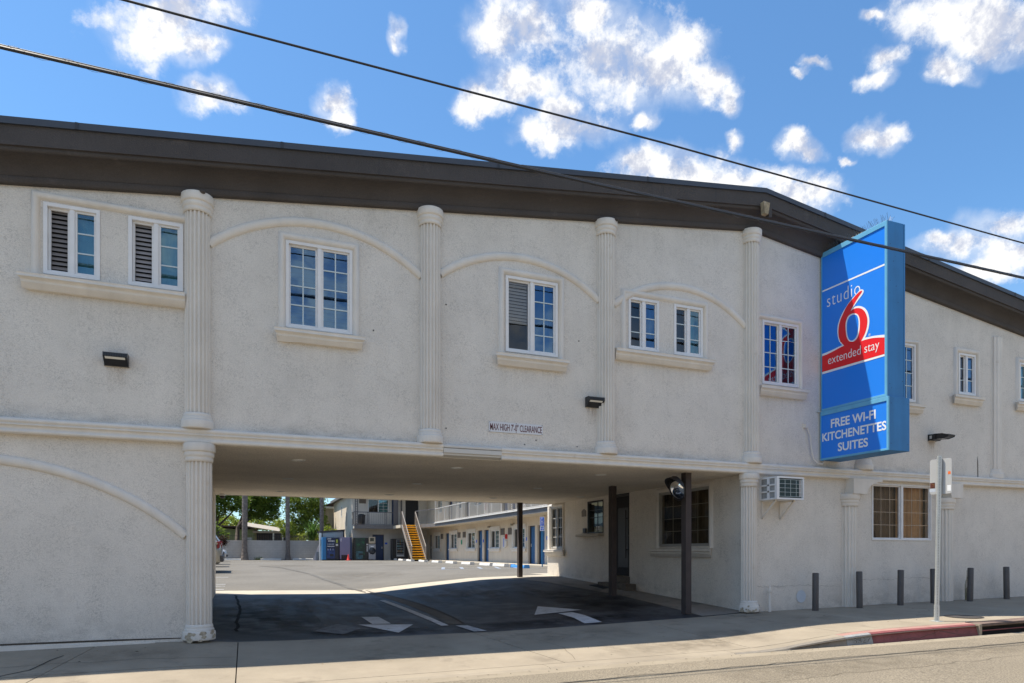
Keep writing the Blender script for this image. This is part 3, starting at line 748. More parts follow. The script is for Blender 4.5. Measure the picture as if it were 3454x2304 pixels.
# belt moulding between the storeys
def belt(prof, x0, x1, name, mt=TRIM, smooth=True):
    c = MB(); n = len(prof)
    c.add([(x0,-o,z) for o, z in prof] + [(x1,-o,z) for o, z in prof], [(i,i+1,n+i+1,n+i) for i in range(n-1)], 0, smooth)
    c.poly([(x0,-o,z) for o, z in prof]); c.poly([(x1,-o,z) for o, z in prof][::-1])
    return c.build(name, mt, motel, recalc=False)
BELT = [(0.0,2.800),(0.085,2.796)] + arc(0.085,2.796,0.118,2.742,0.016,6) + [(0.100,2.732),(0.100,2.722),(0.112,2.718),(0.112,2.704)] + arc(0.100,2.700,0.085,2.655,-0.01,5) + [(0.098,2.648),(0.104,2.640),(0.104,2.604),(0.0,2.603)]
for a, b in ((XL,-5.2),(-5.2,-0.30),(-0.298,2.76),(3.70,7.3),(7.302,14.6),(14.602,XR)): belt(BELT, a, b, 'belt_moulding')
BP = [(0.0,2.800),(0.085,2.796)] + arc(0.085,2.796,0.118,2.742,0.016,6) + [(0.09,2.735),(0.118,2.728),(0.118,2.664),(0.09,2.66),(0.09,2.632),(0.0,2.604)]
belt(BP, 2.763, 3.697, 'belt_patch', mat('newer_trim', (0.58,0.56,0.52), 0.7, var=0.04, bump=0.1), False)

# fluted pilasters
def pilaster(x, z0, z1, w=0.158, cap=True, base=True, capw=None, d=1.0, zc=None, flutes=9):
    """shaft with flutes; capital and base are sub-parts"""
    s = MB(); n = flutes*8; capw = capw or w*1.28
    ch = 0.245 if cap else 0.0; bh = 0.205 if base else 0.0
    ring = []
    for i in range(n+1):
        t = pi + pi*i/n
        u = (i % 8)/8.0
        r = w*(1 - (0.17*sin(pi*(u-0.22)/0.56)**0.6 if 0.24 < u < 0.76 else 0.0))
        ring.append((x + r*cos(t), d*r*sin(t)))
    zb, zt = z0+bh-0.01, z1-ch+0.01
    s.add([(a,b,zb) for a,b in ring] + [(a,b,zt) for a,b in ring], [(i,i+1,n+1+i+1,n+1+i) for i in range(n)], 0, False)
    o = s.build('pilaster', TRIM, motel, recalc=False)
    if cap:
        c = MB(); k = capw/w
        pr = [(w*1.0,-0.245),(w*1.08,-0.243),(w*1.10,-0.20),(w*1.07,-0.185),(w*1.10,-0.178),(w*1.17,-0.165),(w*1.19,-0.135),(w*1.14,-0.118),(w*1.14,-0.112),(w*k*0.97,-0.108),(w*k,-0.095),(w*k,-0.005),(w*k*0.985,0.0),(0.001,0.0)]
        c.lathe((x,0,z1), pr, 28, 0, pi, 2*pi, d, True)
        cc = c.build('capital', TRIM, o, recalc=False)
        for p in cc.data.polygons: p.use_smooth = True
    if base:
        c = MB(); k = capw/w
        pr = [(0.001,0.0),(w*k*0.985,0.0),(w*k,0.01),(w*k,0.10),(w*k*0.97,0.112),(w*1.15,0.116),(w*1.17,0.13),(w*1.14,0.15),(w*1.07,0.156),(w*1.09,0.165),(w*1.06,0.20),(w*1.0,0.206)]
        c.lathe((x,0,z0), pr, 28, 0, pi, 2*pi, d, True)
        cc = c.build('pilaster_base', TRIM, o, recalc=False)
    return o
def chip(x, zc, r, notch):
    """broken-out notch patched dark at the rim of a capital"""
    c = MB(); c.lathe((x+notch, -r*0.93, zc), [(0.0,-.035),(.030,-.022),(.040,-.002),(.034,.004),(0.0,.006)], 10)
    c.build('chipped_edge', CORNICE, motel)
for x in (-0.60, 2.58, 5.60, 8.66): pilaster(x, 2.795, zroof(x)-0.005)
chip(-0.57, zroof(-.6)-.005, .2, .04); chip(5.66, zroof(5.6)-.005, .2, .05)
def patch_base(x, zb, w, seed):
    rr = random.Random(seed); c = MB()
    for k in range(16):
        a = pi + pi*rr.uniform(.08,.92); z = zb + rr.uniform(.0,.11); s = rr.uniform(.018,.045); r = w*1.28
        c.add([(x+(r+.003)*cos(a+s/r*u), (r+.003)*sin(a+s/r*u), z+v*s*rr.uniform(.5,1)) for u, v in ((-1,-.6),(.2,-1),(1,-.2),(.7,.7),(-.4,1))], [(0,1,2,3,4)])
    c.build('flaked_plaster', mat('bare_plaster', (0.42,0.36,0.27), 0.95, var=0.4, vscale=30), motel, recalc=False)
patch_base(-0.58, 0.0, .158, 3); patch_base(8.60, .065, .158, 4)
pilaster(11.47, 2.795, 6.5, w=0.16); pilaster(15.56, 2.795, 5.95, w=0.175, cap=False, d=0.45, flutes=5)
pilaster(17.9, 2.795, 5.7, w=0.175, cap=False, d=0.45, flutes=5)
pilaster(-0.58, 0.0, 2.600); pilaster(8.60, 0.065, 2.600, w=0.158)
pilaster(11.11, 0.06, 2.305, w=0.175, base=False, d=0.8, flutes=7); pilaster(13.88, 0.11, 2.305, w=0.185, base=False, d=0.8, flutes=7)

# arch mouldings
def circ(p, q, h, n=28):
    """arc of rise h from p to q"""
    c = (q[0]-p[0])/2; R = (c*c+h*h)/(2*h); cx, cz = (p[0]+q[0])/2, (p[1]+q[1])/2 + h - R
    t0 = atan2(p[1]-cz, p[0]-cx); t1 = atan2(q[1]-cz, q[0]-cx)
    return [(cx+R*cos(t0+(t1-t0)*i/n), cz+R*sin(t0+(t1-t0)*i/n)) for i in range(n+1)]
def arch(p, q, h, r=0.062, clip=None):
    a = MB(); P = circ(p, q, h)
    if clip: P = [c for c in P if c[0] >= clip]
    vs, m = [], 8
    for i, (x, z) in enumerate(P):
        x0, z0 = P[max(0,i-1)]; x1, z1 = P[min(len(P)-1,i+1)]
        t = Vector((x1-x0, z1-z0)).normalized(); nx, nz = -t.y, t.x
        for k in range(m+1):
            th = pi*k/m
            vs.append((x+nx*r*cos(th), -0.75*r*sin(th), z+nz*r*cos(th)))
    a.add(vs, [(i*(m+1)+k, i*(m+1)+k+1, (i+1)*(m+1)+k+1, (i+1)*(m+1)+k) for i in range(len(P)-1) for k in range(m)], 0, True)
    return a.build('arch_moulding', TRIM, motel, recalc=False)
arch((-0.46,5.30), (2.45,5.32), 0.525); arch((2.72,5.41), (5.46,5.36), 0.475); arch((5.74,5.36), (8.53,5.32), 0.505)
arch((-5.45,1.38), (-0.74,1.38), 0.92)

# window surrounds and sills
def surround(fr, pts, w=0.10, d=0.055, name='window_surround'):
    """rounded moulding mitred along a path of (a, z) corners"""
    s = MB(); m = 6; secs = []
    for i, p in enumerate(pts):
        p = Vector(p); dirs = []
        if i > 0: dirs.append((p-Vector(pts[i-1])).normalized())
        if i < len(pts)-1: dirs.append((Vector(pts[i+1])-p).normalized())
        t = sum(dirs, Vector((0,0))).normalized(); n = Vector((-t.y, t.x)); k = 1.0/max(0.3, n.dot(Vector((-dirs[0].y, dirs[0].x))))
        secs.append([(p + n*k*w*(0.5-j/m), d*(sin(pi*j/m)**0.55 if 0 < j < m else 0)) for j in range(m+1)])
    vs = [fr(q.x, o, q.y) for sc in secs for q, o in sc]
    s.add(vs, [(i*(m+1)+j, i*(m+1)+j+1, (i+1)*(m+1)+j+1, (i+1)*(m+1)+j) for i in range(len(secs)-1) for j in range(m)], 0, True)
    for sc in (secs[0], secs[-1]): s.poly([fr(q.x, o, q.y) for q, o in sc])
    return s.build(name, TRIM, motel, recalc=False)
def sill(fr, a0, a1, z1, h=0.19, d=0.13, parent=None, mt=None, left=True, right=True):
    s = MB(); l = 1 if left else 0; r = 1 if right else 0
    prof = arc(0.0, z1, d, z1-0.012, 0.0, 1) + arc(d, z1-0.012, d, z1-0.062, -0.010, 5) + [(d*0.80, z1-0.068)] + arc(d*0.78, z1-0.072, d*0.66, z1-0.115, -0.012, 5) + [(d*0.60, z1-0.120), (d*0.52, z1-h), (0.0, z1-h)]
    n = len(prof)
    ins = lambda o: (d-o)*0.75
    s.add([fr(a0 + l*ins(o), o, z) for o, z in prof] + [fr(a1 - r*ins(o), o, z) for o, z in prof], [(i,i+1,n+i+1,n+i) for i in range(n-1)], 0, True)
    s.poly([fr(a0 + l*ins(o), o, z) for o, z in prof]); s.poly([fr(a1 - r*ins(o), o, z) for o, z in prof][::-1])
    return s.build('window_sill', mt or TRIM, parent or motel, recalc=False)
surround(FAC, [(-2.41,4.57),(-2.41,5.58),(-0.75,5.58)]); sill(FAC, -2.58, -0.745, 4.585, right=False)
surround(FAC, [(0.465,4.28),(0.465,5.585),(1.478,5.585),(1.478,4.28)]); sill(FAC, 0.35, 1.60, 4.285)
surround(FAC, [(3.735,4.28),(3.735,5.61),(4.775,5.61),(4.775,4.28)]); sill(FAC, 3.60, 4.885, 4.285)
surround(FAC, [(5.945,4.58),(5.945,5.60),(7.64,5.60),(7.64,4.58)]); sill(FAC, 5.76, 7.78, 4.595, left=False)
surround(FAC, [(8.80,5.565),(9.86,5.565),(9.86,4.25)]); sill(FAC, 8.83, 9.99, 4.26, left=False)
surround(FAC, [(12.03,4.24),(12.03,5.54),(13.05,5.54),(13.05,4.24)]); sill(FAC, 11.91, 13.17, 4.235)
surround(FAC, [(14.21,4.54),(14.21,5.53),(14.92,5.53),(14.92,4.54)]); sill(FAC, 14.05, 15.03, 4.545)
surround(FAC, [(16.27,4.56),(16.27,5.53),(17.02,5.53),(17.02,4.56)]); sill(FAC, 16.13, 17.15, 4.56)
surround(OFF, [(-2.88,1.24),(-2.88,2.525),(-1.03,2.525),(-1.03,1.24)]); sill(OFF, -3.14, -0.94, 1.245)
surround(OFF, [(-8.58,1.22),(-8.58,2.55),(-7.66,2.55),(-7.66,1.22)]); sill(OFF, -8.85, -7.52, 1.23)

# windows ------------------------------------------------------------
slat_cache = {}
def blinds(win, fr, a0, a1, z0, z1, mt, out, pitch=0.058, tilt=0.5):
    n = int((z1-z0)/pitch); off = ORIGIN[win.name]
    key = (fr, round(a1-a0, 3), mt.name, tilt)
    if key not in slat_cache:
        s = MB(); h = pitch*0.5
        o1 = 0.012
        s.add([fr(0,o1,-h*tilt)-fr(0,0,0), fr(a1-a0,o1,-h*tilt)-fr(0,0,0), fr(a1-a0,-o1,h*1.05)-fr(0,0,0), fr(0,-o1,h*1.05)-fr(0,0,0)], [(0,1,2,3)])
        s.add([fr(0,o1+.002,-h*tilt-.002)-fr(0,0,0), fr(a1-a0,o1+.002,-h*tilt-.002)-fr(0,0,0), fr(a1-a0,-o1+.002,h*1.05-.002)-fr(0,0,0), fr(0,-o1+.002,h*1.05-.002)-fr(0,0,0)], [(3,2,1,0)])
        slat_cache[key] = mesh_of(s, 'blind_slat', mt)
    for i in range(n):
        piece(slat_cache[key], 'blind_slat', win, fr(a0, out, z1 - pitch*(i+0.6)))
def curtain(win, fr, a0, a1, z0, z1, mt, out, waves=7, amp=0.014):
    c = MB(); n = waves*6
    vs = [fr(a0+(a1-a0)*i/n, out+amp*sin(2*pi*waves*i/n)+amp*0.5*sin(5.1*i), z) for z in (z0, z1) for i in range(n+1)]
    c.add(vs, [(i, i+1, n+1+i+1, n+1+i) for i in range(n)], 0, True)
    return c.build('curtain', mt, win, recalc=False)
def window(fr, W, parent, cols=2, rows=4, glass=GLASSB, lglass='same', fw=0.045, fm=VINYL, left=None, right=None, room=DARKROOM, lrows=None, lcols=None, bars=True, split=0.5, depth=0.40, hb=0.0085, bar_m=None):
    a0, a1, z0, z1 = W; am = a0+(a1-a0)*split
    w = MB()
    w.fbox(fr, a0+.001, a0+fw, -0.10, 0.016, z0+.001, z1-.001); w.fbox(fr, a1-fw, a1-.001, -0.10, 0.016, z0+.001, z1-.001)
    w.fbox(fr, a0+fw, a1-fw, -0.10, 0.016, z1-fw, z1-.001); w.fbox(fr, a0+fw, a1-fw, -0.10, 0.016, z0+.001, z0+fw)
    w.fbox(fr, am-0.028, am+0.028, -0.085, 0.006, z0+fw, z1-fw)
    win = w.build('window', fm, parent, 0.004)
    sl = 0.026
    for side, b0, b1, oo in (('l', a0+fw, am-0.028, -0.030), ('r', am+0.028, a1-fw, -0.012)):
        cc = (lcols if side == 'l' and lcols is not None else cols); rr = (lrows if side == 'l' and lrows is not None else rows)
        s = MB()
        s.fbox(fr, b0, b0+sl, oo-0.03, oo, z0+fw, z1-fw); s.fbox(fr, b1-sl, b1, oo-0.03, oo, z0+fw, z1-fw)
        s.fbox(fr, b0+sl, b1-sl, oo-0.03, oo, z1-fw-sl, z1-fw); s.fbox(fr, b0+sl, b1-sl, oo-0.03, oo, z0+fw, z0+fw+sl)
        s.build('sash', fm, win, 0.003)
        g = glass if (side == 'r' or lglass == 'same') else lglass
        if g:
            p = MB(); o = oo-0.014
            p.poly([fr(b0+sl,o,z0+fw+sl), fr(b1-sl,o,z0+fw+sl), fr(b1-sl,o,z1-fw-sl), fr(b0+sl,o,z1-fw-sl)]); p.build('pane', g, win, recalc=False)
        if bars and cc*rr > 1:
            m = MB(); o0, o1 = oo-0.0125, oo-0.006
            for i in range(1, cc):
                a = b0+sl+(b1-b0-2*sl)*i/cc; m.fbox(fr, a-hb, a+hb, o0, o1, z0+fw+sl, z1-fw-sl)
            for j in range(1, rr):
                z = z0+fw+sl+(z1-z0-2*fw-2*sl)*j/rr; m.fbox(fr, b0+sl, b1-sl, o0, o1+.0008, z-hb, z+hb)
            m.build('muntin', bar_m or (MUNTIN if fm is VINYL else fm), win)
        fill = left if side == 'l' else right
        if fill: fill(win, fr, b0, b1, z0+fw, z1-fw)
    r = MB(); e = 0.10
    c = [fr(a,o,z) for o in (-0.131,-depth) for a, z in ((a0-e,z0-e),(a1+e,z0-e),(a1+e,z1+e),(a0-e,z1+e))]
    r.add(c, [(4,5,6,7),(0,1,5,4),(1,2,6,5),(2,3,7,6),(3,0,4,7)])
    r.build('room_recess', room, win, recalc=False)
    return win
F_bl = lambda mt, o=-0.08, top=1.0, tilt=0.5: (lambda w, fr, a0, a1, z0, z1: blinds(w, fr, a0, a1, z1-(z1-z0)*top, z1, mt, o, tilt=tilt))
F_cu = lambda mt, f0=0.0, f1=1.0, waves=5, o=-0.17: (lambda w, fr, a0, a1, z0, z1: curtain(w, fr, a0+(a1-a0)*f0, a0+(a1-a0)*f1, z0, z1, mt, o, waves))
window(FAC, W1, motel, 1, 3, GLASST, None, left=F_bl(SLATM), right=F_cu(CURT_T, 0.0, 1.0, 3), lcols=1, lrows=1)
window(FAC, W2, motel, 1, 3, GLASST, None, left=F_bl(mat('grey_blind', (0.33,0.31,0.31), 0.6, var=0.05)), right=F_cu(CURT_T, 0.0, 1.0, 3), lcols=1, lrows=1)
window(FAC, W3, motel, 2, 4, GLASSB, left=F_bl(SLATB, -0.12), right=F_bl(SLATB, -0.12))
def white_blind_and_dark(w, fr, a0, a1, z0, z1): blinds(w, fr, a0, a1, z0+(z1-z0)*0.40, z1, SLATW, -0.075, 0.052, 0.9)
window(FAC, W4, motel, 2, 4, GLASSB, glass_mat('clear_screen', (0.86,0.85,0.83), 0.03, (0.8,0.85,0.9), 0.8), left=white_blind_and_dark, right=F_cu(CURT_T, 0.62, 1.0, 2), lcols=1, lrows=1, room=mat('brown_room', (0.055,0.050,0.045), 0.9, var=0.1))
window(FAC, W5, motel, 1, 3, GLASSB, GLASSD, left=F_cu(mat('dusk_curtain', (0.17,0.155,0.15), 0.8, var=0.2, vscale=8), waves=2), right=F_cu(CURT_T, 0.8, 1.0, 1))
window(FAC, W5B, motel, 1, 3, GLASST, GLASSD, left=F_cu(mat('grey_curtain', (0.25,0.26,0.255), 0.8, var=0.15, vscale=8), waves=2), right=F_cu(CURT_T, waves=2))
window(FAC, W6, motel, 2, 4, GLASSB, 'same')
window(FAC, W7, motel, 2, 4, GLASSB, right=F_cu(CURT_P, waves=4), left=F_cu(CURT_P, waves=4))
window(FAC, W8, motel, 1, 3, GLASSB, GLASSD, right=F_cu(CURT_P, waves=2), left=F_cu(mat('olive_curtain', (0.12,0.115,0.10), 0.8, var=0.2), waves=2))
window(FAC, W9, motel, 1, 3, GLASST, right=F_cu(CURT_T, waves=2), left=F_cu(CURT_T, waves=2))
CURTG = glass_mat('curtain_glass', (0.86, 0.82, 0.76), 0.015, (0.85, 0.85, 0.85), 0.7)
wl = window(FAC, WL, motel, 3, 4, CURTG, 'same', fw=0.028, hb=0.0042, bar_m=mat('tan_muntin', (0.50,0.39,0.28), 0.5), left=F_cu(CURT_D, waves=9), right=F_cu(CURT_B, waves=7))
DKF = mat('bronze_frame', (0.12,0.115,0.11), 0.5, var=0.05)
wB = window(OFF, OWB, motel, 2, 4, glass_mat('dim_glass', (0.80, 0.76, 0.70), 0.01, (0.8, 0.8, 0.8), 0.45), 'same', fw=0.026, hb=0.005, bar_m=mat('olive_muntin', (0.22,0.19,0.13), 0.5), fm=mat('grey_frame', (0.34,0.33,0.31), 0.5, var=0.05), left=F_cu(mat('dark_drape', (0.03,0.025,0.022), 0.85, var=0.3, vscale=6, streak=0.3), waves=11), right=F_cu(mat('olive_drape', (0.12,0.10,0.065), 0.85, var=0.25, vscale=6, streak=0.3), waves=7), split=0.53, room=SHADEROOM)
window(OFF, OW1, motel, 2, 4, GLASSD, 'same', fw=0.030, fm=mat('pale_frame', (0.5,0.49,0.46), 0.5, var=0.05), right=F_cu(CURT_G, 0.1, 0.6, 3))

# service window with the street number
a0, a1, z0, z1 = OW2
w = MB()
for q in ((a0+.001,a0+.05,z0,z1),(a1-.03,a1-.001,z0,z1),(a0+.05,a1-.03,z1-.045,z1-.001),(a0+.05,a1-.03,z0+.001,z0+.03)): w.fbox(OFF, q[0], q[1], -0.12, 0.012, q[2], q[3])
sw_ = w.build('service_window', BLACKM, motel, 0.003)
p = MB(); p.poly([OFF(a0+.05,-.04,z0+.03), OFF(a1-.03,-.04,z0+.03), OFF(a1-.03,-.04,z1-.045), OFF(a0+.05,-.04,z1-.045)])
p.build('pane', glass_mat('bright_pane', (0.30,0.36,0.36), 0.42, (0.85,1.0,0.92), 1.0), sw_, recalc=False)
m = MB(); m.fbox(OFF, (a0+a1)/2+.05, (a0+a1)/2+.066, -.039, -.030, z0+.03, z1-.045); m.fbox(OFF, a0+.05, a1-.03, -.039, -.0305, 2.07, 2.084); m.fbox(OFF, a0+.05, a1-.03, -.039, -.0305, 2.27, 2.284); m.build('muntin', BLACKM, sw_)
r = MB(); r.fbox(OFF, a0-.1, a1+.1, -.6, -.131, z0-.1, z1+.1); ro = r.build('room_recess', SHADEROOM, sw_)
lettering('3327', OFF, a0+0.40, a0+0.72, z0+0.075, z0+0.185, -0.034, SIGNWHITE, sw_, 'house_number', 0.02)
s = MB(); s.fbox(OFF, a0-0.42, a1+0.02, 0.0, 0.16, z0-0.085, z0-0.02); s.build('counter_shelf', mat('shelf_stucco', (0.45,0.41,0.35), 0.9, var=0.1), motel, 0.012)
s = MB(); s.fbox(OFF, a0-0.20, a0-0.05, 0.0, 0.05, z0+0.02, z0+0.15); s.build('intercom_box', BLACKP, motel, 0.008)
s = MB(); s.prism([OFF(a0-0.33,0.001,2.13), OFF(a0-0.08,0.001,2.13), OFF(a0-0.08,0.001,2.27), OFF(a0-0.12,0.001,2.30), OFF(a0-0.20,0.001,2.33), OFF(a0-0.29,0.001,2.30), OFF(a0-0.33,0.001,2.27)], (-0.012,0,0))
s.build('wall_plaque', mat('bronze_plaque', (0.20,0.17,0.14), 0.6, var=0.3, vscale=30), motel, 0.003)

# office door, recessed, with a long pull handle
a0, a1, z0, z1 = ODR
dr = MB(); dr.fbox(OFF, a0+.02, a1-.02, -0.11, -0.06, z0+.01, z1-.03)
DOORM = mat('office_door_paint', (0.030, 0.029, 0.032), 0.75, var=0.08, spec=0.18)
door = dr.build('office_door', DOORM, motel, 0.004)
f = MB()
for q in ((a0+.001,a0+.045,z0,z1-.001),(a1-.045,a1-.001,z0,z1-.001),(a0+.045,a1-.045,z1-.07,z1-.002)): f.fbox(OFF, q[0], q[1], -0.128, -0.02, q[2], q[3])
f.build('door_frame', BLACKP, door, 0.003)
f = MB(); f.fbox(OFF, a0+.30, a1-.13, -0.059, -0.050, z0+0.22, z1-0.35); f.build('door_panel', BLACKP, door, 0.01)
f = MB(); h0, h1 = z0+0.45, z0+1.62; ah = a1-0.17
f.tube([OFF(ah,-.05,h0+.2),OFF(ah,0.0,h0+.2)], .014, 8); f.tube([OFF(ah,-.05,h1-.2),OFF(ah,0.0,h1-.2)], .014, 8); f.tube([OFF(ah,0.0,h0),OFF(ah,0.0,h1)], .016, 10)
f.build('handle', BLACKM, door)
f = MB(); f.disc(OFF(a1-.09,-.058,z0+1.0), .022, (-1,0,0), 12); f.build('lock', mat('lock_metal', (0.6,0.6,0.58), 0.3, metal=0.8), door, recalc=False)
s = MB(); s.fbox(OFF, a0-0.15, a1+0.30, 0.0, 0.28, 0.12, 0.40); s.fbox(OFF, a0-0.02, a1+0.02, -0.13, 0.03, 0.40, 0.56)
s.build('door_step', mat('rough_step', (0.16,0.13,0.10), 0.95, var=0.3, vscale=8, grain=0.3, gscale=30, bump=0.8), motel, 0.01)
ft = MB(); ft.fbox(OFF, -8.8, -4.9, 0.0, 0.05, 0.15, 0.44); ft.build('wall_footing', STUCCO, motel, 0.01)
ft = MB()
ft.prism([(-14,-.045,-.3),(-1.1,-.045,-.3),(-1.1,-.045,-.008),(-2.77,-.045,.018),(-14,-.045,.03)], (0,.05,0)); ft.build('wall_footing', TRIM, motel)
gp = MB()
gp.add([(-14,-.004,.062),(-0.8,-.004,.02),(-0.8,-.004,.032),(-1.6,-.004,.046),(-14,-.004,.080)], [(0,1,2,3,4)]); gp.build('wall_crack', JOINT, motel, recalc=False)

def wall_hairline(pts, fr=FAC, w=.0045, seed=0):
    rr = random.Random(seed); P = []
    for (a0,z0),(a1,z1) in zip(pts, pts[1:]):
        n = max(2, int(math.hypot(a1-a0,z1-z0)/.05))
        for i in range(n): t = i/n; P.append((a0+(a1-a0)*t+rr.gauss(0,.007), z0+(z1-z0)*t+rr.gauss(0,.009)))
    m = MB(); k = len(P)
    m.add([fr(a,.004,z) for a, z in P]+[fr(a,.004,z+w*rr.uniform(.3,1.3)) for a, z in P], [(i,i+1,k+i+1,k+i) for i in range(k-1)])
    m.build('hairline_crack', mat('hairline', (0.20,0.18,0.15), 0.95), motel, recalc=False)
wall_hairline([(8.80,.52),(9.3,.50),(9.9,.53),(10.6,.49),(10.9,.50)], seed=1); wall_hairline([(11.35,.62),(12.2,.60),(13.0,.63),(13.6,.60)], seed=2)
wall_hairline([(4.55,3.75),(4.65,3.4),(4.60,3.0)], seed=3); wall_hairline([(10.02,4.9),(10.10,4.5),(10.06,4.1)], seed=4); wall_hairline([(1.9,4.05),(1.98,3.6),(1.93,3.3)], seed=5)
# corbelled header over the lower street window
def spandrel(s):
    P = [(12.60-s*1.58,2.602),(12.60-s*1.58,2.305),(12.60-s*1.22,2.305)]
    for i in range(1, 9):
        t = pi/2*i/8; P.append((12.60 - s*(1.22-0.42*(1-cos(t))), 2.305+0.25*sin(t)))
    P.append((12.60-s*0.80,2.602))
    m = MB(); m.prism([(x,0.0,z) for x, z in P], (0,-0.20,0)); return m.build('corbel', TRIM, motel)
spandrel(1); spandrel(-1)

# driveway posts, recessed lights
for x, y, zb in ((7.45,8.23,0.30),(7.45,2.92,0.20),(7.45,0.29,0.04)):
    q = MB(); q.box(x-.062, x+.062, y-.070, y+.070, zb, ZS+.002); q.build('driveway_post', BROWNP, motel, 0.006)
for x in (0.76, 3.34, 6.12):
    for y in (1.09, 3.95, 6.9):
        q = MB(); q.lathe((x,y,ZS), [(.11,.0),(.112,-.006),(.10,-.012),(.082,-.010),(.078,.004)], 24); dl = q.build('recessed_light', WHITEP, motel)
        q = MB(); q.disc((x,y,ZS-.003), .079, (0,0,-1), 20); q.build('lens', LENS, dl, recalc=False)
q = MB(); q.lathe((8.1,5.66,ZS), [(.11,.0),(.112,-.006),(.10,-.012),(.082,-.010),(.078,.004)], 24); dl = q.build('recessed_light', WHITEP, motel)
q = MB(); q.disc((8.1,5.66,ZS-.003), .079, (0,0,-1), 20); q.build('lens', LENS, dl, recalc=False)
# dark nail holes and a vertical crack in the stucco
q = MB()
for x, z in ((4.33,2.96),(5.07,2.90),(4.13,2.88),(2.83,3.05),(2.83,4.95),(1.73,4.42),(5.10,4.66)): q.disc((x,-.004,z), .012, (0,-1,0), 8)
q.build('nail_hole', BLACKP, motel, recalc=False)
q = MB(); q.add([(14.93,-.004,2.80),(14.955,-.004,2.80),(14.95,-.004,3.15),(14.93,-.004,3.28),(14.925,-.004,3.1)], [(0,1,2,3,4)]); q.build('wall_crack', JOINT, motel, recalc=False)
q = MB(); q.tube([(9.02,-.10,0.03),(9.02,-.10,0.40)], .028, 10); q.lathe((9.02,-.10,.40), [(.03,0),(.045,.02),(.02,.09),(.005,.16)], 10); q.build('vent_pipe', TRIM, motel)
q = MB(); q.disc((9.87,-.012,.31), .12, (0,-1,0), 24); q.build('round_cover', mat('cover_plate', (0.55,0.60,0.66), 0.6, var=0.1), motel, recalc=False)

# weathering: thin washes of grime that fade out at their own ragged edges (stains with a shape of their own)
def wash_mat(name, col, power=1.0, amount=0.5, ragged=1.0, stretch=(1,1,1), nscale=9, radial=False):
    m = bpy.data.materials.new(name); m.use_nodes = True
    nt = m.node_tree; N, Lk = nt.nodes.new, nt.links.new
    b = nt.nodes['Principled BSDF']; b.inputs['Base Color'].default_value = (*col, 1); b.inputs['Roughness'].default_value = 0.9; b.inputs['Specular IOR Level'].default_value = 0.1
    uv = N('ShaderNodeUVMap'); sx = N('ShaderNodeSeparateXYZ'); Lk(uv.outputs[0], sx.inputs[0])
    geo = N('ShaderNodeNewGeometry'); mp = N('ShaderNodeMapping'); mp.inputs['Scale'].default_value = stretch; Lk(geo.outputs['Position'], mp.inputs['Vector'])
    nz = N('ShaderNodeTexNoise'); nz.inputs['Scale'].default_value = nscale; nz.inputs['Detail'].default_value = 5; nz.inputs['Roughness'].default_value = 0.65; Lk(mp.outputs[0], nz.inputs['Vector'])
    # edge fade: product of u(1-u) and, downwards, v
    def ma(op, a, b_):
        q = N('ShaderNodeMath'); q.operation = op
        for k, v in ((0, a), (1, b_)):
            if isinstance(v, (int, float)): q.inputs[k].default_value = v
            else: Lk(v, q.inputs[k])
        return q.outputs[0]
    u, v = sx.outputs['X'], sx.outputs['Y']
    eu = ma('MULTIPLY', ma('MULTIPLY', u, ma('SUBTRACT', 1.0, u)), 4.0)
    ev = ma('MULTIPLY', ma('MULTIPLY', v, ma('SUBTRACT', 1.0, v)), 4.0) if radial else ma('POWER', v, power)
    f = ma('MULTIPLY', ma('POWER', eu, 0.45), ev)
    mr = N('ShaderNodeMapRange'); mr.inputs[1].default_value = 0.38; mr.inputs[2].default_value = 0.66; mr.inputs[3].default_value = 1-ragged; mr.inputs[4].default_value = 1; Lk(nz.outputs['Fac'], mr.inputs[0])
    f = ma('MULTIPLY', ma('MULTIPLY', f, mr.outputs[0]), amount)
    Lk(f, b.inputs['Alpha']); return m
def uv_quad(name, pts, mt, parent, kind=None):
    me = bpy.data.meshes.new(name); off = ORIGIN[parent.name] if parent else Vector()
    n = len(pts)//2
    me.from_pydata([Vector(p)-off for p in pts], [], [(i, i+1, n+i+1, n+i) for i in range(n-1)])
    ul = me.uv_layers.new(name='UVMap')
    for p in me.polygons:
        for li, vi in zip(p.loop_indices, p.vertices): ul.data[li].uv = ((vi % n)/(n-1), vi//n)
    me.materials.append(mt); o = bpy.data.objects.new(name, me); COL.objects.link(o)
    if parent: o.parent = parent
    return o
RUN_M = wash_mat('rain_run', (0.32, 0.28, 0.22), 1.3, 0.10, 1.0, (9, 9, 0.5), 1.6)
RUST_M = wash_mat('rust_run', (0.34, 0.19, 0.08), 1.2, 0.35, 1.0, (9, 9, 1.5), 3.0)
FOOT_M = wash_mat('splash_dirt', (0.26, 0.235, 0.205), 1.2, 0.24, 1.0, (1.5, 1.5, 3), 2.5)
def run(a0, a1, ztop, zbot, mt=RUN_M, fr=FAC, out=0.004, name='rain_streak'):
    return uv_quad(name, [fr(a0+(a1-a0)*i/4, out, zbot) for i in range(5)] + [fr(a0+(a1-a0)*i/4, out, ztop) for i in range(5)], mt, motel)
for a0, a1, z, l in ((-2.5,-0.8,4.39,.75),(0.42,1.52,4.09,.85),(3.68,4.82,4.09,.8),(5.85,7.7,4.40,.8),(8.9,9.9,4.06,.7),(14.1,15.0,4.35,.7),(11.95,13.1,4.04,.7)): run(a0, a1, z, z-l)
for a in (0.9, 2.1, 4.9, 6.3, 7.6, 10.0, 13.9, -1.6): run(a-.5, a+.5, zroof(a)-.06, zroof(a)-.7)
for a, z in ((-1.535,3.53),(5.36,3.56),(13.46,3.50)): run(a-.12, a+.13, z, z-.32, RUST_M, out=0.005, name='rust_streak')
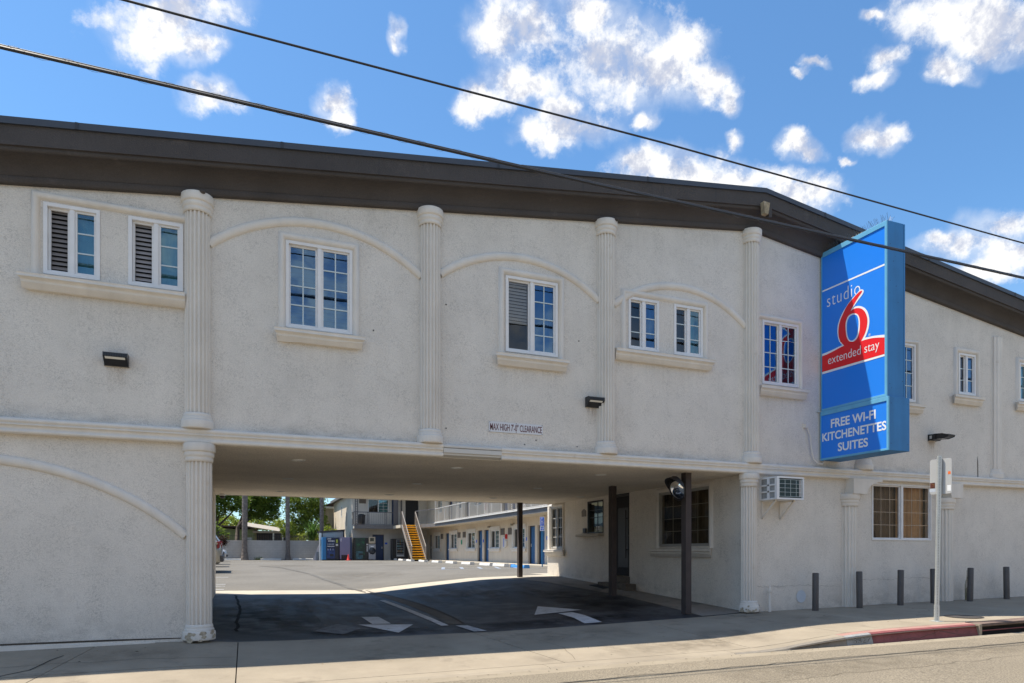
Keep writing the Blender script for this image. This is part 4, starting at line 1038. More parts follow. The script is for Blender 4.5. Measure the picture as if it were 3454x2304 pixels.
def foot(a0, a1, h, fr=FAC, zf=None):
    uv_quad('splash_stain', [fr(a0+(a1-a0)*i/8, .005, 0) + Vector((0,0,(zf(a0+(a1-a0)*i/8) if zf else 0)+h)) for i in range(9)] + [fr(a0+(a1-a0)*i/8, .005, 0) + Vector((0,0,(zf(a0+(a1-a0)*i/8) if zf else 0)+.0)) for i in range(9)], FOOT_M, motel)
foot(-8, -0.75, .55, zf=lambda a: 0.03); foot(8.8, 16.5, .50, zf=lambda a: zground(a, 0)); foot(-8.6, -0.3, .5, OFF, lambda a: zground(8.6, -a))
for a0, a1 in ((-6,-0.8),(0,2.6),(3.7,8.5),(8.8,14.5)): run(a0, a1, 2.80, 3.05, FOOT_M, name='ledge_grime')
OIL_M = wash_mat('oil_stain', (0.014, 0.014, 0.015), 1, 0.6, 1.0, (1,1,1), 2.2, True)
DUST_M = wash_mat('dust_patch', (0.19, 0.19, 0.195), 1, 0.75, 1.0, (1.2,.35,1), 2.5, True)
SIDE_M = wash_mat('pavement_stain', (0.13, 0.11, 0.085), 1, 0.28, 1.0, (1,1,1), 3.5, True)
def ground_wash(name, x0, x1, y0, y1, mt, dz, zf=zground):
    n = max(4, int(max(x1-x0, y1-y0)/.4)); me = bpy.data.meshes.new(name); vs, fs = [], []
    for j in range(n+1):
        for i in range(n+1): x = x0+(x1-x0)*i/n; y = y0+(y1-y0)*j/n; vs.append((x, y, zf(x, y)+dz))
    fs = [(j*(n+1)+i, j*(n+1)+i+1, (j+1)*(n+1)+i+1, (j+1)*(n+1)+i) for j in range(n) for i in range(n)]
    me.from_pydata(vs, [], fs); ul = me.uv_layers.new(name='UVMap')
    for p in me.polygons:
        for li, vi in zip(p.loop_indices, p.vertices): ul.data[li].uv = ((vi % (n+1))/n, (vi//(n+1))/n)
    me.materials.append(mt); o = bpy.data.objects.new(name, me); COL.objects.link(o); o['kind'] = 'structure'; return o
zst = lambda x, y: zstreet(y) + zgut(x) + 0.012
ground_wash('dust', -0.6, 3.1, 2.6, 7.6, DUST_M, .005); ground_wash('dust', 3.5, 7.4, 3.2, 7.7, DUST_M, .005); ground_wash('dust', 0.2, 2.8, 0.3, 3.2, DUST_M, .0045)
for q in ((-0.6,1.2,0.0,5.0),(0.9,2.9,0.0,0.9),(3.6,6.6,0.1,1.0),(6.0,7.6,0.4,5.0)): ground_wash('oil_stain', *q, OIL_M, .006)
for q in ((-5,-3.4,-2.4,-.9),(1.0,2.6,-2.0,-.6),(3.8,5.6,-1.4,-.3),(6.0,7.2,-2.3,-1.2),(8.6,9.6,-1.6,-.7),(4.4,6.4,-2.6,-1.7),(-2.2,-.6,-1.3,-.2),(7.5,9.2,-.55,-.05)): ground_wash('pavement_stain', *q, SIDE_M, .004)
for q in ((4.6,7.6,-4.6,-3.7),(8.0,10.6,-4.4,-3.55),(9.4,12.8,-5.6,-4.5),(2.0,5.0,-6.0,-4.4),(12.0,15,-4.3,-3.5)): ground_wash('road_stain', *q, SIDE_M, .005, zst)
for q in ((2.5,5.5,12,16),(6,9,19,24),(0.5,3.0,20,27),(4,8,28,34),(0,5,36,42)): ground_wash('lot_stain', *q, SIDE_M, .006)
CRACKM = mat('asphalt_crack', (0.035, 0.033, 0.03), 0.95, var=0.2)
def crack(pts, w, zf=zground, dz=.008, mt=CRACKM, seed=1, jit=1.0):
    rr = random.Random(seed); P = []
    for (x0,y0),(x1,y1) in zip(pts, pts[1:]):
        n = max(2, int(math.hypot(x1-x0,y1-y0)/.22))
        for i in range(n): t = i/n; P.append((x0+(x1-x0)*t+rr.gauss(0,.025)*jit, y0+(y1-y0)*t+rr.gauss(0,.03)*jit))
    P.append(pts[-1]); m = MB(); S = smooth_strip(P, w); k = len(P)
    vs = [(x, y, zf(x,y)+dz) for x, y in S]
    m.add(vs, [(i, i+1, 2*k-2-i, 2*k-1-i) for i in range(k-1)]); return m.build('crack', mt, kind='structure', recalc=False)
crack([(2.2,15.8),(2.4,13.0),(2.65,10.6),(2.78,8.9)], .16, mt=mat('crack_seal', (0.115,0.11,0.10), 0.9, var=0.3), jit=.5); crack([(2.2,15.8),(1.4,20),(0.6,24)], .14, mt=mat('crack_seal', (0,0,0)))
crack([(3.0,8.75),(4.6,9.4),(6.6,9.6)], .035, seed=2); crack([(-1.5,26),(1.0,27),(3.5,24)], .05, seed=3)
crack([(-2.0,-.55),(-2.2,-1.2),(-2.45,-1.55)], .018, dz=.004, seed=4); crack([(3.3,-.3),(3.9,-.9),(4.0,-1.7),(3.75,-2.5)], .006, dz=.004, seed=5, jit=.6, mt=mat('fine_crack', (0.12,0.10,0.08), 0.95)); crack([(-3.1,-1.05),(-1.4,-1.0),(-.15,-1.08)], .008, dz=.004, seed=6)
crack([(1.0,-3.72),(6.5,-3.66),(10.0,-3.72),(14,-3.7)], .018, zst, .005, mat('road_seam', (0.15,0.128,0.098), 0.95), 7); crack([(3.5,-4.6),(8.0,-4.5),(12,-4.42)], .008, zst, .005, mat('road_seam', (0,0,0)), 8)
crack([(-.25,7.6),(-.14,5.6),(-.10,4.1),(-.14,2.6),(-.12,1.0)], .05, dz=.0075, mt=mat('tar_seal', (0.014,0.014,0.015), 0.9, var=0.2, spec=0.15), seed=9, jit=.5)
DRIP_M = wash_mat('fascia_drip', (0.17, 0.15, 0.135), 0.8, 0.22, 1.0, (7, 7, 0.8), 2.0)
for a0, a1 in ((-2.4,-.6),(.9,2.4),(3.0,4.4),(5.2,7.2),(9.2,10.2),(12,14)):
    uv_quad('fascia_stain', [Vector((a0+(a1-a0)*i/4,-.3475,zroof(a0+(a1-a0)*i/4)+.316)) for i in range(5)] + [Vector((a0+(a1-a0)*i/4,-.3475,zroof(a0+(a1-a0)*i/4)+.545)) for i in range(5)], DRIP_M, motel)
# bits of dry leaf, gum and grit on the pavement and in the gutter
lit = MB(); rr = random.Random(77)
for k in range(260):
    x = rr.uniform(-4, 15)
    if rr.random() < .55: y = -2.92-abs(rr.gauss(0,.10)); z = zgut(x)+.012+(-2.87-y)*.03
    elif rr.random() < .5: y = -rr.uniform(.03,.22); z = zground(x,y)+.006; 
    else: y = rr.uniform(-2.6,-.2); z = zground(x,y)+.004
    if -.4 < x < 8.4 and y > -.25: continue
    a = rr.uniform(0,pi); s = rr.uniform(.008,.026)
    lit.add([(x+s*cos(a),y+s*sin(a)*.7,z),(x-s*sin(a)*.5,y+s*cos(a)*.5,z+.006),(x-s*cos(a),y-s*sin(a)*.7,z+.002),(x+s*sin(a)*.4,y-s*cos(a)*.4,z)], [(0,1,2,3)], rr.choice((0,0,0,1)))
tag(lit.build('leaf_litter', [mat('dark_litter', (0.05,0.04,0.03), 0.95), mat('dry_litter', (0.28,0.21,0.09), 0.95)], kind='stuff', recalc=False), 'scattered dry leaf bits and gum spots along the gutter and pavement', 'litter')

# ================================================================== THINGS ON THE STREET FRONT
# blade sign: cabinet stands out from the wall; its face looks towards -X
sign = thing('blade_sign', 'tall blue motel blade sign standing out from the facade with red numeral and white lettering', 'sign', (10.6, 0, 2.93))
SX = 10.37
SF = frame(SX, 0, 0, -1, -1, 0)          # a = distance from the wall, out towards -X
b = MB(); b.box(SX+.012, SX+0.44, -1.455, -0.03, 3.872, 6.965); b.build('upper_cabinet', SIGNBOX, sign, 0.008)
b = MB(); b.box(SX-.012, SX+0.485, -1.505, -0.03, 2.93, 3.868); b.build('lower_cabinet', SIGNBOX, sign, 0.008)
b = MB()
for q in ((0.03,0.048,3.88,6.96),(1.415,1.458,3.88,6.96)): b.fbox(SF, q[0], q[1], -0.012, 0.016, q[2], q[3])
b.fbox(SF, .048, 1.415, -0.012, 0.016, 6.875, 6.96); b.fbox(SF, .048, 1.415, -0.012, 0.016, 3.88, 3.925)
b.build('upper_face_trim', SIGNTRIM, sign, 0.004)
b = MB(); SL = frame(SX-.024, 0, 0, -1, -1, 0)
for q in ((0.03,0.05,2.93,3.868),(1.47,1.508,2.93,3.868)): b.fbox(SL, q[0], q[1], -0.014, 0.014, q[2], q[3])
b.fbox(SL, .05, 1.47, -0.014, 0.014, 3.79, 3.868); b.fbox(SL, .05, 1.47, -0.014, 0.014, 2.93, 2.968)
b.build('lower_face_trim', SIGNTRIM, sign, 0.004)
b = MB(); b.poly([SF(.046,0,3.92),SF(1.417,0,3.92),SF(1.417,0,6.88),SF(.046,0,6.88)]); b.build('upper_face', SIGNBLUE, sign, recalc=False)
b = MB(); b.poly([SL(.048,0,2.965),SL(1.472,0,2.965),SL(1.472,0,3.792),SL(.048,0,3.792)]); b.build('lower_face', SIGNBLUE, sign, recalc=False)
b = MB(); b.poly([SF(.046,.002,6.212),SF(1.417,.002,6.190),SF(1.417,.002,6.222),SF(.046,.002,6.240)]); b.build('white_stripe', SIGNWHITE, sign, recalc=False)
RED = [(0.947,5.912),(0.941,5.886),(0.878,5.832),(0.798,5.749),(0.73,5.669),(0.703,5.627),(0.744,5.642),(0.811,5.642),(0.878,5.624),(0.944,5.585),(0.997,5.528),(1.036,5.453),(1.059,5.367),(1.059,5.288),(1.042,5.204),(1.01,5.124),(0.97,5.062),(0.928,5.007),(1.01,5.006),(1.139,4.995),(1.265,4.969),(1.416,4.928),(1.416,4.625),(0.046,4.646),(0.046,4.954),(0.177,4.959),(0.323,4.978),(0.438,4.999),(0.562,5.013),(0.509,5.067),(0.466,5.149),(0.438,5.228),(0.427,5.326),(0.435,5.417),(0.459,5.503),(0.495,5.574),(0.551,5.66),(0.606,5.734),(0.662,5.785),(0.744,5.837),(0.825,5.888),(0.898,5.918),(0.931,5.92)]
HOLE = [(0.593,5.344),(0.595,5.436),(0.613,5.5),(0.648,5.547),(0.703,5.569),(0.771,5.564),(0.838,5.53),(0.878,5.477),(0.898,5.408),(0.902,5.316),(0.894,5.227),(0.871,5.132),(0.831,5.076),(0.771,5.048),(0.716,5.055),(0.669,5.084),(0.627,5.148),(0.606,5.224)]
BLUE = [(0.62,5.336),(0.623,5.416),(0.641,5.48),(0.675,5.526),(0.73,5.543),(0.784,5.534),(0.831,5.509),(0.858,5.466),(0.874,5.393),(0.875,5.313),(0.865,5.225),(0.845,5.151),(0.811,5.099),(0.757,5.075),(0.71,5.08),(0.673,5.111),(0.641,5.179),(0.624,5.265)]
WHITE = [(0.905,5.95),(0.957,5.933),(0.981,5.899),(0.96,5.851),(0.878,5.784),(0.811,5.727),(0.75,5.668),(0.811,5.676),(0.878,5.662),(0.957,5.62),(1.023,5.558),(1.068,5.476),(1.094,5.378),(1.098,5.287),(1.081,5.192),(1.049,5.112),(1.01,5.045),(1.074,5.037),(1.202,5.021),(1.327,4.996),(1.416,4.977),(1.416,4.588),(0.046,4.603),(0.046,4.996),(0.177,5.001),(0.323,5.014),(0.438,5.028),(0.516,5.035),(0.466,5.096),(0.431,5.183),(0.41,5.272),(0.403,5.357),(0.412,5.448),(0.438,5.522),(0.474,5.592),(0.537,5.677),(0.606,5.746),(0.655,5.793),(0.744,5.854),(0.825,5.899),(0.878,5.937)]
SHARP = {(0.703,5.627),(0.928,5.007),(1.416,4.928),(1.416,4.625),(0.046,4.646),(0.046,4.954),(0.562,5.013),(0.75,5.668),(1.01,5.045),(1.416,4.977),(1.416,4.588),(0.046,4.603),(0.046,4.996),(0.516,5.035)}
def rounded(P, k=4):
    """Catmull-Rom through the outline, keeping its sharp corners"""
    out = []; n = len(P)
    for i in range(n):
        p1, p2 = Vector(P[i]), Vector(P[(i+1) % n])
        p0 = Vector(P[i-1]) if P[i] not in SHARP else p1 + (p1-p2)
        p3 = Vector(P[(i+2) % n]) if P[(i+1) % n] not in SHARP else p2 + (p2-p1)
        for j in range(k):
            t = j/k
            out.append(0.5*((2*p1) + (p2-p0)*t + (2*p0-5*p1+4*p2-p3)*t*t + (3*p1-p0-3*p2+p3)*t**3))
    return out
def decal(P, out, mt, name):
    off = ORIGIN[sign.name]; Q = rounded(P)
    tri = tessellate_polygon([[Vector((p[0], p[1], 0)) for p in Q]])
    me = bpy.data.meshes.new(name); me.from_pydata([SF(p[0], out, p[1]) - off for p in Q], [], [list(t) for t in tri]); me.materials.append(mt)
    o = bpy.data.objects.new(name, me); COL.objects.link(o); o.parent = sign; return o
decal(WHITE, 0.0035, SIGNWHITE, 'numeral_outline'); decal(RED, 0.0050, SIGNRED, 'numeral_and_band')
decal(HOLE, 0.0065, SIGNWHITE, 'numeral_inner_outline'); decal(BLUE, 0.0080, SIGNBLUE, 'numeral_counter')
lettering('studio', SF, 0.163, 0.905, 5.880, 6.118, 0.0018, SIGNWHITE, sign, bold=-0.012, spacing=1.12)
lettering('extended stay', SF, 0.192, 1.302, 4.700, 4.912, 0.0066, SIGNWHITE, sign, bold=-0.008)
lettering('\u00ae', SF, 1.080, 1.120, 5.045, 5.095, 0.0018, SIGNWHITE, sign)
lettering('FREE WI-FI', SL, 0.276, 1.245, 3.520, 3.685, 0.002, SIGNWHITE, sign, bold=0.022)
lettering('KITCHENETTES', SL, 0.070, 1.458, 3.288, 3.450, 0.002, SIGNWHITE, sign, bold=0.022)
lettering('SUITES', SL, 0.437, 1.090, 3.052, 3.214, 0.002, SIGNWHITE, sign, bold=0.022)
b = MB(); rr = random.Random(4)
for i in range(64):
    y = -0.10 - 1.33*i/63
    for k in (-1, 1):
        x = SX+0.10+k*0.03
        p = Vector((x, y, 6.965)); q = p + Vector((k*rr.uniform(.03,.09), rr.uniform(-.05,.05), rr.uniform(.09,.15)))
        b.bar(p, q, 0.0024)
b.build('bird_spikes', STRAND, sign, kind='stuff')
b = MB(); b.tube([(SX+.44,-.62,5.92),(SX+.60,-.60,5.92),(SX+.66,-.52,5.88),(SX+.66,-.35,5.3),(SX+.60,-.10,4.95),(SX+.56,-.02,4.86)], .014, 8); b.build('supply_conduit', mat('grey_conduit', (0.28,0.28,0.29), 0.5), sign)
b = MB(); b.box(9.93, 10.00, -0.06, 0.0, 3.54, 3.62); b.tube([(9.99,-.05,3.53),(10.06,-.05,3.40),(10.09,-.05,3.15),(10.14,-.055,2.95),(10.24,-.06,2.87),(10.36,-.06,2.86),(10.41,-.06,2.93)], .013, 8); b.build('power_cable', TRIM, sign)
b = MB(); b.bar((SX-.10,-.01,3.88),(SX+.02,-.05,3.875),.02); b.build('wall_tie', GALV, sign)

# fixings, seam and scuffs on the sign cabinet
b = MB(); rr = random.Random(12)
for z in (4.1, 4.9, 5.7, 6.5):
    for x in (SX+.06, SX+.40): b.disc((x,-1.4565,z), .008, (0,-1,0), 8)
for z in (3.05, 3.75):
    for x in (SX+.03, SX+.44): b.disc((x,-1.5065,z), .008, (0,-1,0), 8)
for k in range(9): b.disc((SX+rr.uniform(.05,.40),-1.4565,rr.uniform(4.0,6.8)), rr.uniform(.004,.011), (0,-1,0), 7)
b.build('screws', mat('sign_screw', (0.02,0.05,0.09), 0.6), sign, recalc=False)
b = MB(); b.box(SX+.395, SX+.400, -1.4575, -1.4552, 3.90, 6.95); b.build('cabinet_seam', mat('sign_seam', (0.015,0.10,0.24), 0.6), sign)

# height limit plate over the driveway
pl = thing('clearance_sign', 'long white plate with maroon height clearance lettering above the driveway', 'sign', (3.98, -0.01, 3.045))
b = MB(); b.box(3.52, 4.445, -0.014, -0.003, 3.045, 3.205); b.build('plate', mat('plate_white', (0.66,0.67,0.69), 0.5, var=0.04), pl, 0.002)
lettering("MAX HIGH 7'-0'' CLEARANCE", FAC, 3.54, 4.425, 3.072, 3.182, 0.016, MAROON, pl, bold=0.004)
b = MB()
for x in (3.535,3.98,4.43):
    for z in (3.055,3.195): b.disc((x,-.0155,z), .007, (0,-1,0), 8)
b.build('screws', BLACKP, pl, recalc=False)

# wall pack lights
def wall_light(x, z, label, s=1.0, long=False):
    t = thing('wall_light', label, 'wall light', (x, 0, z), 'black wall lights on the facade')
    w, h, d = .135*s, .15*s, .15
    if not long:
        m = MB(); P = [(0,-h*.48),(0.035,-h*.5),(d*.72,-h*.02),(d,h*.12),(d,h*.42),(d*.85,h*.5),(0,h*.5)]
        m.prism([(x-w,-o,z+zz) for o, zz in P], (2*w,0,0)); m.build('housing', BLACKM, t, 0.006)
        m = MB()
        for k in range(9): m.box(x-w*.85+k*w*.2, x-w*.85+k*w*.2+.012, -d-.006, -d+.002, z+h*.12, z+h*.40)
        m.build('cooling_fins', BLACKM, t)
        m = MB(); m.add([(x-w*.85,-d*.735,z-h*.035),(x+w*.80,-d*.735,z-h*.035),(x+w*.80,-d*.985,z+h*.095),(x-w*.85,-d*.985,z+h*.095)], [(0,1,2,3)]); m.build('lens', LENS, t, recalc=False)
    else:
        m = MB(); m.prism([(x-.115,-o,z+zz) for o, zz in ((0,-.06),(.10,-.06),(.16,-.03),(.16,.05),(0,.062))], (.23,0,0)); m.build('housing', BLACKM, t, 0.006)
        m = MB(); m.prism([(x-.10,-o,z+zz) for o, zz in ((.10,-.035),(.30,-.055),(.42,-.03),(.43,.0),(.30,.045),(.12,.06))], (.20,0,0)); m.build('lamp_head', BLACKM, t, 0.008)
        m = MB(); m.add([(x-.085,-.14,z-.042),(x+.085,-.14,z-.042),(x+.085,-.30,z-.058),(x-.085,-.30,z-.058)], [(0,1,2,3)]); m.build('lens', LENS, t, recalc=False)
        m = MB(); m.box(x-.1165, x-.115, -.09, -.04, z-.03, z+.035); m.build('rating_label', ALU, t)
    return t
wall_light(-1.535, 3.61, 'black wall light on the stucco below the two blind covered windows')
wall_light(5.36, 3.64, 'black wall light beside the foot of a fluted pilaster above the driveway', 1.05)
wall_light(13.48, 3.57, 'black wall light with long head above the perforated sign post', 1.0, True)

# window air conditioner on brackets
ac = thing('air_conditioner', 'white box air conditioner on brackets high on the wall beside the pilaster', 'air conditioner', (9.2, -0.3, 2.11))
x0, x1, y0, y1, z0, z1 = 8.865, 9.50, -0.45, 0.0, 2.115, 2.530
ACW = mat('ac_white', (0.72,0.73,0.74), 0.5, var=0.05); ACD = mat('ac_coil', (0.035,0.075,0.085), 0.5, var=0.15, vscale=30)
m = MB()
m.box(x0, x1, y0, y1, z0, z0+.03); m.box(x0, x1, y0, y1, z1-.03, z1)
m.box(x1-.03, x1, y0, y1, z0+.03, z1-.03); m.box(x0+.03, x1-.03, -.05, 0, z0+.03, z1-.03)
m.box(x0, x0+.02, y0, y0+.06, z0+.03, z1-.03); m.box(x0, x0+.02, y0+.20, y0+.25, z0+.03, z1-.03); m.box(x0, x0+.02, -.04, 0, z0+.03, z1-.03)
for k in (1, 2): m.box(x0, x0+.02, y0+.06, -.04, z0+.03+(z1-z0-.06)*k/3-.014, z0+.03+(z1-z0-.06)*k/3+.014)
m.box(x0+.02, x0+.05, y0, y0+.02, z0+.03, z1-.03); m.build('case', ACW, ac)
m = MB(); m.box(x0+.02, x0+.03, y0+.06, -.04, z0+.03, z1-.03); m.build('side_mesh', mat('ac_mesh', (0.30,0.31,0.31), 0.7, var=0.2, vscale=20), ac)
m = MB(); m.box(x0+.05, x1-.035, y0+.03, y0+.05, z0+.035, z1-.045)
for k in range(26): m.box(x0+.055, x1-.10, y0+.022, y0+.03, z0+.05+k*.0125, z0+.055+k*.0125)
m.build('coil', ACD, ac)
m = MB(); m.box(x1-.095, x1-.04, y0+.02, y0+.028, z0+.06, z1-.05); m.build('coil_end', mat('ac_tube', (0.45,0.44,0.43), 0.6, var=0.2, vscale=20), ac)
m = MB(); q = .0030
for k in range(5): zz = z0+.055+k*(z1-z0-.11)/4; m.tube([(x0+.045,y0+.006,zz),(x1-.035,y0+.006,zz)], q, 6)
for k in range(5): xx = x0+.055+k*(x1-x0-.11)/4; m.tube([(xx,y0+.001,z0+.055),(xx,y0+.001,z1-.055)], q, 6)
m.build('wire_guard', mat('ac_wire', (0.62,0.70,0.70), 0.4), ac)
for xx in (8.93, 9.36):
    m = MB(); m.bar((xx,-.01,z0-.01),(xx,-.01,z0-.34),.028); m.bar((xx,-.02,z0-.014),(xx,-.36,z0-.014),.028); m.bar((xx,-.34,z0-.02),(xx,-.015,z0-.33),.028); m.build('bracket', TRIM, ac)

# convex mirror on the front driveway post
cm = thing('convex_mirror', 'round convex traffic mirror in black hood fixed to the front driveway post', 'mirror', (7.28, 0.22, 2.30))
nrm = Vector((-0.93, 0.06, -0.30)).normalized()
u = nrm.cross(Vector((0,0,1))).normalized(); v = u.cross(nrm).normalized(); c = Vector((7.185, 0.20, 2.305)); R0 = 0.215
m = MB(); nr, na = 8, 32; vs = [c + nrm*0.10]
for i in range(1, nr+1):
    a = i/nr; r = R0*a; h = 0.10*(1-a*a)
    vs += [c + nrm*h + (u*cos(2*pi*k/na) + v*sin(2*pi*k/na))*r for k in range(na)]
fs = [(0, 1+k, 1+(k+1) % na) for k in range(na)]
for i in range(nr-1): fs += [(1+i*na+k, 1+(i+1)*na+k, 1+(i+1)*na+(k+1) % na, 1+i*na+(k+1) % na) for k in range(na)]
m.add(vs, fs, 0, True); m.build('mirror_face', CHROME, cm)
m = MB(); rings = []
for r, h in ((R0,-.01),(R0+.015,-.005),(R0+.018,.01),(R0+.003,.012)):
    rings.append([c + nrm*h + (u*cos(2*pi*k/na)+v*sin(2*pi*k/na))*r for k in range(na)])
m.add([p for g in rings for p in g], [(i*na+k,(i+1)*na+k,(i+1)*na+(k+1)%na,i*na+(k+1)%na) for i in range(3) for k in range(na)], 0, True)
m.add([c - nrm*.012] + rings[0], [(0,1+(k+1)%na,1+k) for k in range(na)])
hood = []
for k in range(na//2+7):
    t = 2*pi*(k-3)/na; d0 = (u*cos(t)+v*sin(t))*(R0+.012); l = 0.02+0.12*max(0.0, sin(t))
    hood.append((c + nrm*.005 + d0, c + nrm*(.005+l) + d0*1.02))
m.add([p for pq in hood for p in pq], [(2*i,2*i+2,2*i+3,2*i+1) for i in range(len(hood)-1)], 0, True)
m.build('hood', BLACKP, cm, recalc=False)
m = MB(); m.tube([c - nrm*.01, c - nrm*.06 + Vector((0.06,0.02,0.03)), (7.375,0.27,2.40)], .012, 8); m.build('arm', BLACKM, cm)

# dome camera under the soffit by the first pilaster
sc_ = thing('security_camera', 'small dome security camera under the rear corner of the driveway soffit', 'camera', (-0.55, 8.2, 2.55))
m = MB(); m.lathe((-.55,8.2,2.60), [(.07,0),(.07,-.03),(.06,-.05)], 16); m.build('mount', WHITEP, sc_)
m = MB(); m.lathe((-.55,8.2,2.55), [(.058,0),(.055,-.03),(.035,-.055),(.001,-.065)], 16); m.build('dome', BLACKM, sc_)

# steel bollards along the wall
def bollard():
    t = thing('bollard', '', 'bollard', (0, 0, 0), 'dark steel bollards along the street wall')
    m = MB(); m.lathe((0,0,-.05), [(.058,0),(.058,.745),(.052,.755),(.048,.757)], 24); m.build('pipe', mat('bollard_paint', (0.080,0.070,0.066), 0.5, var=0.12, vscale=5, streak=0.15), t)
    m = MB(); m.disc((0,0,.703), .0482, (0,0,1), 24); m.build('cap', mat('bollard_fill', (0.14,0.135,0.13), 0.8, var=0.2), t, recalc=False)
    m = MB(); m.lathe((0,0,-.02), [(.059,0.02),(.085,.018),(.09,-.01)], 20); m.build('footing_ring', JOINT, t)
    return t
BL = ['dark steel bollard beside the round wall cover, nearest the air conditioner',
      'dark steel bollard in front of the fluted pilaster under the blue sign',
      'dark steel bollard standing alone below the curtained street window',
      'dark steel bollard half hidden behind the perforated sign post',
      'dark steel bollard just past the second low pilaster, beside a thin weed',
      'dark steel bollard at the end of the row, furthest from the driveway']
b0 = bollard()
for i, x in enumerate((9.93, 11.06, 12.17, 13.13, 14.24, 15.43)):
    loc = (x, -0.30, zground(x, -0.30))
    if i == 0: b0.location = loc; b0['label'] = BL[0]; b = b0
    else: b = place(b0, loc, BL[i])
    b.rotation_euler = ((.012,-.008,.0,.010,-.014,.006)[i], (-.006,.012,-.010,.004,.009,-.013)[i], i*1.1)
# the weed by the fifth bollard
wd = MB(); rr = random.Random(9)
for k in range(16):
    x = 14.40+rr.uniform(-.03,.03); z = zground(x,-.1); h = rr.uniform(.25,.68); dx = rr.uniform(-.05,.05)
    wd.bar((x,-.1,z),(x+dx,-.12,z+h),.005)
tag(wd.build('weed', mat('dry_weed', (0.20,0.19,0.11), 0.9)), 'thin dry weed growing at the wall foot beside a bollard', 'weed')

# perforated sign post with the back of its plate
sp = thing('sign_post', 'perforated square steel sign post at the kerb carrying a blank plate seen from behind', 'street sign', (10.385, -2.335, 0.03))
zb = zground(10.385, -2.335)
POST = lambda z: Vector((10.385 + (z-zb)*0.018, -2.335 - (z-zb)*0.006, z))
ra = radians(38); pu = Vector((cos(ra), -sin(ra), 0)); pv = Vector((sin(ra), cos(ra), 0))
m = MB(); hw = .0265
for za, zc in ((zb-.05, 2.72),):
    P0, P1 = POST(za), POST(zc)
    cs = [pu*sx*hw+pv*sy*hw for sx, sy in ((-1,-1),(1,-1),(1,1),(-1,1))]
    m.add([P0+q for q in cs]+[P1+q for q in cs], [(0,1,5,4),(1,2,6,5),(2,3,7,6),(3,0,4,7),(4,5,6,7)])
m.build('post', GALV, sp)
m = MB(); P0, P1 = POST(zb-.03), POST(zb+.26); cs = [pu*sx*.031+pv*sy*.031 for sx, sy in ((-1,-1),(1,-1),(1,1),(-1,1))]
m.add([P0+q for q in cs]+[P1+q for q in cs], [(0,1,5,4),(1,2,6,5),(2,3,7,6),(3,0,4,7),(4,5,6,7)]); m.build('sleeve', GALV, sp)
m = MB()
zz = zb+.03
while zz < 2.70:
    r = .0315 if zz < zb+.25 else .027
    for d in (-pv, -pu): m.disc(POST(zz)+d*(r+.0006), .0058, d, 6)
    zz += .0254
m.build('perforations', BLACKP, sp, kind='stuff', recalc=False)
m = MB(); m.box(10.31,10.46,-2.41,-2.26,zb-.01,zb+.008); m.build('base_plate', GALV, sp, 0.003)
pn = Vector((-0.985, -0.17, 0)).normalized(); pt = Vector((pn.y, -pn.x, 0)); pc = POST(2.39) - pn*.045      # pt points away from the street
m = MB(); w2, h2, rc = .165, .285, .035; P = []
for sx, sy, t0 in ((1,-1,-pi/2),(1,1,0),(-1,1,pi/2),(-1,-1,pi)):
    for k in range(5):
        t = t0+pi/2*k/4; P.append((sx*(w2-rc)+rc*cos(t), sy*(h2-rc)+rc*sin(t)))
m.prism([pc + pt*a + Vector((0,0,b)) for a, b in P], pn*-.003); m.build('sign_plate', ALU, sp)
def on_plate(a, b, w, h, name, mt):
    m = MB(); m.poly([pc + pn*.0015 + pt*x + Vector((0,0,z)) for x, z in ((a,b),(a+w,b),(a+w,b+h),(a,b+h))]); m.build(name, mt, sp, recalc=False)
on_plate(-.150,.025,.04,.045,'orange_sticker',ORANGE); on_plate(-.155,-.245,.055,.095,'white_sticker',SIGNWHITE)
on_plate(.075,-.245,.095,.05,'pale_sticker',mat('pale_sticker',(0.5,0.55,0.62),0.5)); on_plate(.085,-.185,.075,.09,'graffiti_sticker',mat('graffiti',(0.10,0.02,0.015),0.5,var=0.8,vscale=45,stain=(0.45,0.36,0.02),stain_at=0.55,stain_scale=60))
mh = MB(); xm, ym = 11.35, -2.12
mh.add([(xm+.29*cos(2*pi*k/32), ym+.29*sin(2*pi*k/32), zground(xm,ym)+.005+0.008*(.29*cos(2*pi*k/32))) for k in range(32)], [tuple(range(32))])
mh.add([(xm+r*cos(2*pi*k/32), ym+r*sin(2*pi*k/32), zground(xm,ym)+.009+0.008*(r*cos(2*pi*k/32))) for r in (.25,.265) for k in range(32)], [(k,(k+1)%32,32+(k+1)%32,32+k) for k in range(32)])
tag(mh.build('manhole_cover', mat('cast_iron', (0.055,0.05,0.048), 0.7, var=0.25, vscale=20, bump=0.5)), 'round dark iron manhole cover in the sidewalk near the sign post', 'manhole cover')

# overhead lines
def catenary(y, pts, n=60):
    xs = [p[0] for p in pts]; out = []
    for i in range(n+1):
        x = xs[0]+(xs[-1]-xs[0])*i/n
        out.append((x, y, lerp_table(pts, x)))
    return out
CY = -2.5
line = catenary(CY, [(-30,6.35),(-14,5.88),(-2,5.755),(4,5.765),(9,5.83),(13,5.87),(24,6.0),(45,6.5)], 150)
cb = thing('cable_bundle', 'thick black telephone cable lashed to a steel strand crossing in front of the facade', 'cable', (0, CY, 5.75))
m = MB(); m.tube([(x,y,z-.020) for x,y,z in line], .0165, 8, cap=False); m.tube([(x,y-.018,z-.030) for x,y,z in line], .010, 6, cap=False); m.build('telephone_cable', CABLEM, cb, recalc=False)
m = MB(); m.tube([(x,y,z+.004) for x,y,z in line], .0052, 6, cap=False); m.build('support_strand', STRAND, cb, recalc=False)
m = MB(); P = []; x = -8.0
